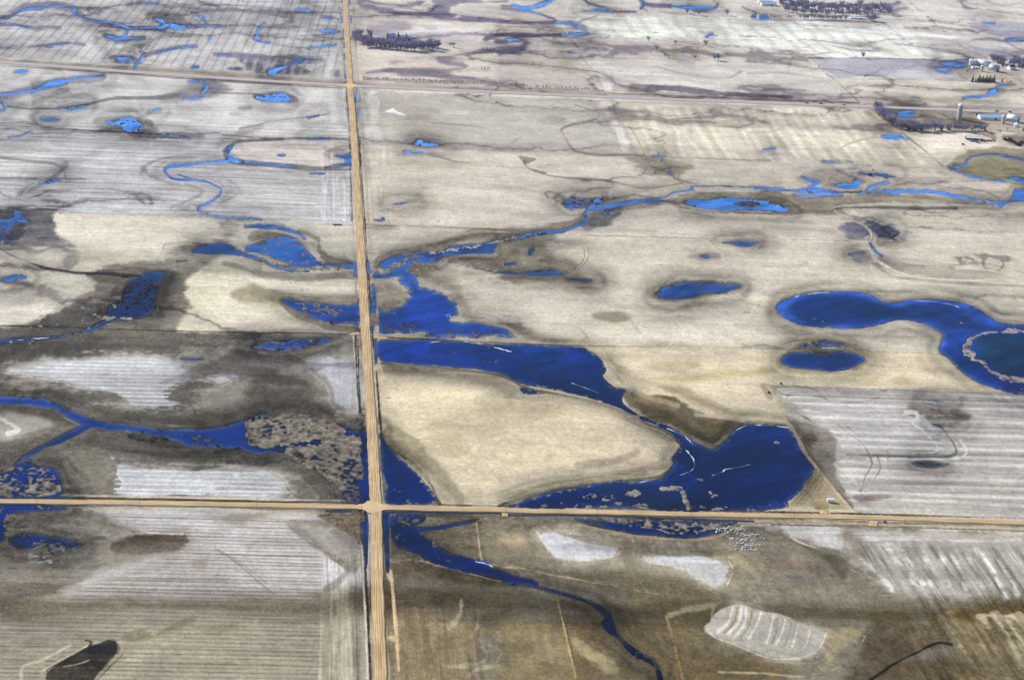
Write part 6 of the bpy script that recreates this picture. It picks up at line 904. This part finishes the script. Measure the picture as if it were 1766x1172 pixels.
BT = [bare_tree(1), bare_tree(2, 10, .5), bare_tree(3, 12, .36), bare_tree(4, 11, .45, M_TWIG2, 1.2), bare_tree(5, 12, .5, M_TWIG2, 1.2)]; SP = bare_tree(6, 5, .34, M_TWIG2, .8, 'sapling'); CN = [conifer(1), conifer(2, 11)]; SB = shrub(1)
protos = BT+[SP]+CN+[SB]; used_p = set()
rt = random.Random(5)
def put(src, x, y, sc, label, group=None, rz=None, sz=None):
    rz = rt.random()*6.28 if rz is None else rz
    if id(src) not in used_p:
        used_p.add(id(src)); src.location = (x, y, gz(x, y)); src.rotation_euler = (0, 0, rz); src.scale = (sc, sc, sz or sc); o = src; o['label'] = label
    else: o = dup(src, x, y, rz, sc, label, None, sz)
    if group: o['group'] = group
    elif 'group' in o: del o['group']
    return o
def belt(zf, line, width, n, label, group, sc=(.75, 1.15), src=BT):
    a = np.array([[float(v) for v in q.split(',')] for q in line.split()]); seg = np.hypot(*np.diff(a, axis=0).T); s = np.concatenate([[0], np.cumsum(seg)])
    for i in range(n):
        u = (i+rt.random())/n*s[-1]; X = np.interp(u, s, a[:, 0]); Y = np.interp(u, s, a[:, 1])+(rt.random()-.5)*width
        x, y = zf(X, Y); k_ = rt.uniform(*sc)*1.22; put(rt.choice(src), x, y, k_*1.12, label, group, None, k_)
belt(FZ, "215,360 400,372 600,392 800,412 1000,425 1200,410 1400,392", 26, 34, 'bare purple-grey tree in the front belt of the upper middle farmstead windbreak', 'front belt of trees at the upper middle farmstead', (.85, 1.2), BT[3:])
belt(FZ, "330,330 600,335 800,350 1000,355 1200,365 1350,370", 50, 24, 'bare grey tree in the inner belt of the upper middle farmstead windbreak', 'inner belt of trees at the upper middle farmstead', (.9, 1.25))
belt(FZ, "75,260 200,270 330,270", 110, 12, 'bare grey tree between the gravel road and the upper middle farmstead', 'trees beside the gravel road at the upper middle farmstead', (.9, 1.25))
for a, b, sc, lb in ((128, 190, .8, 'small dark conifer nearest the gravel road at the upper middle farmstead'), (352, 265, 1.25, 'tall dark conifer left of the upper middle farmhouse'), (600, 255, 1.0, 'dark conifer left of the pale blue roofed farmhouse'), (765, 245, 1.05, 'dark conifer between the farmhouse and the bright roofed barn'), (890, 255, .9, 'dark conifer right of the bright roofed barn'), (545, 285, .8, 'dark conifer beside the thin white silo')): put(CN[0], *FZ(a, b), sc, lb)
for a, b, sc, lb in ((1555, 365, .8, 'left bare tree of the pair standing right of the upper middle windbreak'), (1605, 370, .95, 'right bare tree of the pair standing right of the upper middle windbreak')): put(BT[0], *FZ(a, b), sc, lb)
# saplings along the highway
for i in range(62):
    u = (i+rt.random()*.6)/62; x, y = g1(624+u*410, 137+u*20.5+rt.uniform(-1, 1), .5); put(SP, x, y, rt.uniform(.7, 1.3), 'leafless sapling in the long row beyond the highway, right of the gravel road', 'sapling row along the highway')
# top windbreak
belt(DZ, "300,85 500,110 800,125 1100,130 1400,135 1600,150", 60, 56, 'bare purple tree in the body of the top windbreak', 'body of the top windbreak', (.95, 1.3), BT[3:]); belt(DZ, "330,135 600,165 900,180 1200,185 1420,190", 16, 22, 'bare tree along the dense lower edge of the top windbreak', 'lower edge of the top windbreak', (.7, 1.0), BT[3:])
belt(DZ, "540,225 700,228 900,232 1080,238", 6, 18, 'bare tree in the evenly spaced front row of the top windbreak', 'front row of the top windbreak', (.7, .95), BT[:3]); belt(DZ, "1330,250 1430,255", 14, 6, 'bare tree in the clump ending the front row of the top windbreak', 'clump ending the front row of the top windbreak', (.9, 1.2), BT[:3])
for a, b in ((95, 205), (200, 200), (240, 215), (310, 215), (395, 220), (425, 220)): put(BT[1], *DZ(a, b), rt.uniform(.6, .9), 'bare tree spaced out left of the top windbreak front row', 'sparse trees left of the top windbreak')
for a, b, lb in ((1190, 95, 'leftmost of three bare trees on the field edge near the top'), (1270, 105, 'middle of three bare trees on the field edge near the top, wider than its neighbours'), (1460, 105, 'rightmost of three bare trees on the field edge near the top')): put(BT[4], *Z3(a, b), 1.1, lb)
for a in (705, 745, 775, 800, 830): put(SP, *Z3(a, 88), 1.3, 'low bare bush in the strip beside the top oval pond', 'brush beside the top oval pond')
# pasture trees
PT = lambda x, y: g1(1080+x/8.83, 50+y/8.83, .5)
for src, a, b, sc, lb in ((BT[2], 335, 195, .95, 'slim bare tree topmost left of the tan pasture patch'), (BT[1], 460, 340, 1.35, 'forked bare tree left of the tan pasture patch'), (SP, 370, 388, .95, 'small bush lowest left of the tan pasture patch'), (BT[0], 750, 235, .8, 'bare tree on the top edge of the tan pasture patch'), (BT[3], 1205, 262, 1.1, 'full bare tree at the top right of the tan pasture patch'), (BT[3], 590, 435, .8, 'left tree of the clump at the lower left of the tan pasture patch'), (BT[4], 640, 445, .6, 'right dark tree of the clump at the lower left of the tan pasture patch'), (BT[3], 1045, 462, .75, 'round bare tree on the lower edge of the tan pasture patch'), (BT[4], 1350, 480, 1.1, 'left tree of the bluish clump right of the tan pasture patch'), (BT[4], 1400, 480, 1.1, 'right tree of the bluish clump right of the tan pasture patch'), (SP, 1530, 405, 1.2, 'faint bush right of the bluish clump by the tan pasture')): put(src, *PT(a, b), sc, lb)
put(BT[4], *Z4(672, 392), 1.0, 'lone round tree on the edge of the lavender grey field'); put(SP, *Z4(625, 392), 1.0, 'small bush left of the lone round tree on the lavender field edge'); put(SP, *Z4(375, 462), 1.1, 'small bush at the left corner of the lavender grey field'); put(SP, *Z4(1108, 130), 1.3, 'small tree beside the pale puddle near the top right'); put(BT[3], *Z4(905, 28), .6, 'bush clump right of the top windbreak')
# windbreak below the tall silo
belt(AZ_, "70,150 130,200 190,250 260,310", 60, 22, 'bare grey tree in the upper left arm of the windbreak by the tall silo', 'upper left arm of the windbreak by the tall silo', (.9, 1.3)); belt(AZ_, "290,345 450,362 650,368 840,370", 24, 24, 'bare tree in the broad middle of the windbreak by the tall silo', 'middle of the windbreak by the tall silo', (.85, 1.2)); belt(AZ_, "870,368 1000,368 1150,368 1330,368", 22, 18, 'bare tree in the low right end of the windbreak by the tall silo', 'right end of the windbreak by the tall silo', (.6, .9), BT[2:]); belt(AZ_, "330,300 420,330 520,345", 30, 9, 'bare pale tree on the inner side of the windbreak bend by the tall silo', 'inner bend of the windbreak by the tall silo', (.9, 1.2), BT[:3])
for a, b in ((445, 366), (520, 368), (590, 368), (820, 366), (905, 366)): put(CN[1], *AZ_(a, b), rt.uniform(.7, .95), 'dark conifer among the bare trees of the windbreak by the tall silo', 'conifers in the windbreak by the tall silo')
put(BT[0], *AZ_(1450, 180), .8, 'bare tree above the long pale blue roofed shed'); put(SB, *AZ_(1322, 372), 1.6, 'dark bush at the right tip of the windbreak by the tall silo')
for a, b in ((1545, 480), (1580, 490), (1620, 500), (1660, 520), (1700, 530), (1740, 520), (1600, 475), (1720, 545), (1690, 540)): put(SB, *AZ_(a, b), rt.uniform(1.8, 3.0), 'dark bush in the thicket at the right edge beyond the equipment yard', 'thicket at the right edge')
for i, (a, b) in enumerate(((1575, 375), (1490, 400), (1340, 400), (1250, 398), (1210, 400))): put(SP, *AZ_(a, b), 1.2, 'bare bush in the equipment yard below the windbreak', 'bushes in the equipment yard')
# conifers below the far right farmyard
for i, (a, sc) in enumerate(((520, .95), (595, .6), (680, 1.05), (770, 1.0), (855, 1.0), (940, 1.05), (1040, 1.0), (640, .7), (725, .75), (810, .75), (900, .75), (990, .75))): put(CN[i % 2], *BZ(a, 862), sc*1.0, 'dark conifer in the close row below the far right farmyard', 'close row of conifers below the far right farmyard')
for a, sc, lb in ((1238, .75, 'dark conifer standing apart right of the close conifer row'), (1355, .35, 'tiny conifer right of the conifer that stands apart'), (1415, .4, 'rightmost but one tiny conifer below the far right farmyard'), (1460, .4, 'rightmost tiny conifer below the far right farmyard')): put(CN[1], *BZ(a, 865), sc*.85, lb)
belt(BZ, "960,380 1150,400 1300,420", 90, 12, 'bare tree behind the grey-blue barn of the far right farmyard', 'trees behind the far right barns', (.9, 1.2), BT[2:]); belt(BZ, "1480,420 1650,470 1760,560 1900,600", 110, 18, 'bare tree at the right edge behind the white farmhouse', 'trees behind the white farmhouse', (.9, 1.3), BT[2:]); put(CN[0], *BZ(1430, 410), .8, 'dark conifer left of the white farmhouse'); put(CN[0], *BZ(1250, 490), .7, 'dark conifer right of the grey-blue barn'); put(SB, *BZ(380, 612), 1.2, 'small dark bush in the yard left of the slim silo')
for a in (120, 170, 240, 300, 350, 385): put(SP, *BZ(a, 372), 1.5, 'thin bare tree in the row left of the white grain bins', 'thin trees left of the white grain bins')
# lone bushes of the fields
put(SB, *g1(1347, 662.5, .5), 1.0, 'round dark bush at the corner of the striped grey field'); put(SB, *g1(1326, 678, .5), 1.1, 'dark bush beside the grassy strip below the field corner')
put(SB, *g1(1500.5, 304, .5), 1.9, 'larger dark bush standing in the small deep blue pond'); put(SB, *g1(1525.5, 307.5, .5), 1.0, 'small dark bush at the lower edge of the deep blue pond, left of its twin'); put(SB, *g1(1529.5, 307.5, .5), .9, 'small dark bush at the lower edge of the deep blue pond, right of its twin'); put(SB, *g1(1505.5, 294, .5), .9, 'small dark bush above the deep blue pond')
put(SB, *g1(571.5, 558.5, .5), 1.5, 'dark bush on the shore of the flooded marsh left of the gravel road'); put(SB, *g1(1526, 901.5, .5), .95, 'black bush beside the near gravel road at a field entrance')
for k in range(6): put(SB, *g1(574.5+k*2.7, 388.4, .5), .85, 'black bush in the short tight row on the field line left of the gravel road', 'tight row of black bushes')
for k, (a, b) in enumerate(((1535, 340), (1560, 341), (1585, 340), (1610, 342))): put(SP, *Z2(a, b), 1.2, 'dark brush clump right of the upper middle farmstead', 'brush right of the upper middle farmstead')
for k, (a, b) in enumerate(((1525, 471), (1545, 472), (1570, 471))): put(SP, *Z2(a, b), 1.0, 'dark brush in the field between the upper middle farmstead and the highway', 'brush above the highway')
put(SB, *g1(441, 971.5, .5), .8, 'dark clod-like bush on the flooded mud at the lower left') if 0 else None
# ------------------------------------------------------------------ white geese
def goose(up):
    b = MB(); n = 10
    for i, (x, r, z) in enumerate(((-.42, .03, .36), (-.3, .12, .35), (-.1, .2, .34), (.1, .21, .34), (.26, .15, .36), (.34, .07, .44), (.38, .05, .56), (.42, .055, .68), (.48, .07, .74), (.55, .045, .74), (.62, .02, .72))):
        pass
    spine = ((-.42, .03, .36), (-.3, .12, .35), (-.1, .2, .34), (.1, .21, .34), (.26, .15, .37), (.34, .08, .46), (.38, .055, .58), (.43, .06, .69), (.5, .07, .73), (.56, .045, .72), (.64, .018, .69)) if up else ((-.42, .03, .38), (-.3, .12, .36), (-.1, .2, .34), (.1, .21, .33), (.26, .15, .32), (.38, .08, .28), (.48, .055, .2), (.56, .06, .12), (.62, .065, .08), (.68, .04, .05), (.74, .018, .02))
    vs = []; fs = []
    for x, r, z in spine:
        for k in range(n): a = 6.28318*k/n; vs.append((x, r*math.cos(a), z+r*.9*math.sin(a)))
    m_ = len(spine)
    for i in range(m_-1):
        for k in range(n): fs.append((i*n+k, i*n+(k+1) % n, (i+1)*n+(k+1) % n, (i+1)*n+k))
    b.add(vs, fs[:(m_-3)*n]); b.cur = 2; o = len(b.v)-len(vs); b.f += fs[(m_-3)*n:]; b.mi += [2]*(2*n); b.cur = 0
    for sg in (-1, 1):
        b.cur = 0; b.add([(.2, sg*.17, .46), (.05, sg*.24, .42), (-.32, sg*.13, .42), (-.3, sg*.04, .47), (0, sg*.08, .54)], [(0, 1, 2, 3, 4)]); b.cur = 1; b.add([(-.3, sg*.13, .42), (-.55, sg*.03, .40), (-.52, sg*.0, .43), (-.28, sg*.05, .46)], [(0, 1, 2, 3)])
        b.cur = 2; b.tube((.02, sg*.08, .2), (.0, sg*.08, 0), .02, .018, 4); b.add([(0, sg*.05, .01), (.1, sg*.03, .01), (.1, sg*.13, .01)], [(0, 1, 2)])
    me = b.mesh('snow_goose', [M_FEATH, M_BLACK, M_BILL], True); o = bpy.data.objects.new('white_goose', me); S.collection.objects.link(o); o['category'] = 'goose'; return o
gs = [goose(True), goose(False)]
GLB = {0: ('white goose in the loose line reaching from the reeds at the flock left side', 'geese of the flock by the reeds'), 1: ('white goose in the scattered main flock on the bare mud below the near gravel road', 'geese of the main flock on the mud')}
GP = "215,415 235,400 240,350 245,325 225,385 290,320 310,345 300,380 325,315 345,310 355,365 385,310 400,300 430,330 440,295 455,325 480,325 505,315 520,305 545,275 540,290 595,290 610,305 570,335 605,370 590,385 615,355 660,320 680,318 735,330 705,383 760,355 770,385 800,355 825,360 840,350 855,305 885,325 925,340 962,370 460,445 505,430 520,420 445,385 685,425 750,435 745,480 835,455 870,480 890,465 915,460 905,515 940,505 960,490 845,515 1000,495 1025,500 1050,520 1035,545 1090,545 1100,490 1130,455 1140,495 1175,480 1215,500 1235,485 1180,535 1295,480 1355,565 1445,585 1460,570 500,530 550,570 575,580 600,610 625,560 640,580 645,595 720,570 755,605 665,640 660,710 705,750 825,640 850,630 870,615 895,600 965,580 985,600 920,635 950,635 1000,630 1110,640 1135,615 1190,625 750,705 780,695 825,715 840,700 885,700 910,685 965,735 1020,735 970,765 1025,770 1085,770 1105,760 1140,745 1145,690 1190,685 1225,735 1335,745 755,760 830,770 855,765 885,800 910,790 895,835 880,870 955,805 1010,800 955,860 1045,865 1110,820 1110,860 1180,870 1230,870 725,850 960,750 900,810 1130,770 640,565 590,590 930,520 1060,505 1150,470"
for i, q in enumerate(GP.split()):
    a, b = (float(v) for v in q.split(',')); x, y = g1(1220+a/14.72, 890+b/14.72, .4); k = 0 if (a < 860 and b < 450) else 1
    src = gs[i % 2]
    if i < 2: o = src
    else: o = src.copy(); S.collection.objects.link(o)
    sc = rt.uniform(1.6, 2.1); o.location = (x, y, max(gz(x, y), .05)); o.rotation_euler = (0, 0, rt.uniform(-.9, .9)+(3.1 if rt.random() < .35 else 0)); o.scale = (sc, sc, sc); o['label'], o['group'] = GLB[k]
# ------------------------------------------------------------------ ice rims and foam lines on the lakes
def ice(px, wd, seed):
    q = smooth(pts(px), False, 1); xy = gp(q[:, 0], q[:, 1], .1); seg = np.hypot(*np.diff(xy, axis=0).T); s = np.concatenate([[0], np.cumsum(seg)]); n = max(int(s[-1]/1.2), 6)
    ss = np.linspace(0, s[-1], n); P_ = np.stack([np.interp(ss, s, xy[:, 0]), np.interp(ss, s, xy[:, 1])], 1); T = np.gradient(P_, axis=0); T /= np.hypot(T[:, 0], T[:, 1])[:, None]+1e-9
    nn = vnoise(ss/5, ss*0+seed, 3); n2 = vnoise(ss/3, ss*0+seed, 13); hw_ = wd*np.clip(nn*1.9-.55, .05, 1.2); off = (n2-.5)*wd*1.6
    vs = []; fs = []
    for i in range(n):
        N_ = np.array([T[i, 1], -T[i, 0]])
        for u, zz in ((-1, .02), (-.5, .14), (.5, .14), (1, .02)): w_ = P_[i]+N_*(off[i]+u*hw_[i]); vs.append((w_[0], w_[1], zz))
    for i in range(n-1): fs += [(i*4+j, i*4+j+1, i*4+j+5, i*4+j+4) for j in range(3)]
    me = bpy.data.meshes.new('ice_rim'); me.from_pydata(vs, [], fs); o = link('ice_rim', me, M_ICE); o['kind'] = 'structure'
t(0, 0, 1)
for k, (s_, wd) in enumerate((("733,593 760,588 790,587 820,591 850,598 882,606", 1.3), ("800,588 830,589 860,590", 1.2), ("986,660 1005,667 1032,677", .8), ("1150,738 1180,751 1196,768", .8), ("1184,776 1196,792 1197,803 1190,812 1172,819", .8), ("1228,819 1246,813 1252,809 1270,806 1294,800", .9), ("1262,748 1275,738 1290,733", 1.2), ("1300,732 1330,733 1362,737", 1.1), ("1100,832 1130,826", .9), ("970,836 1003,832", .9), ("1370,511 1400,506 1430,504", 1.6), ("1575,518 1610,520 1640,525 1655,530", 1.5), ("1375,606 1430,603 1475,606", 1.4), ("1395,600 1450,599", 1.0), ("770,542 772,547", .5), ("774,541 777,547", .5), ("10,589 40,585 85,582", 1.4), ("820,968 835,970 850,977", 1.0), ("340,323 360,327 372,331", 1.4), ("375,330 380,338 372,345", 1.6), ("395,380 430,379 460,383", 2.0))): ice(s_, wd*.85, k*7.3)
# ------------------------------------------------------------------ thin air over the whole country
hz = MB(); hz.box(-9000, -3200, -1.5, 9000, 9500, CH+25); me = hz.mesh('haze', []); mh = bpy.data.materials.new('haze'); mh.use_nodes = True; nh = mh.node_tree; nh.nodes.remove(nh.nodes['Principled BSDF']); pv = nd(nh, 'ShaderNodeVolumePrincipled'); pv.inputs['Color'].default_value = (.78, .85, 1.0, 1); pv.inputs['Density'].default_value = HAZE_D; pv.inputs['Anisotropy'].default_value = .2
nh.links.new(pv.outputs[0], nh.nodes['Material Output'].inputs['Volume']); o = link('haze', me, mh); o['kind'] = 'stuff'
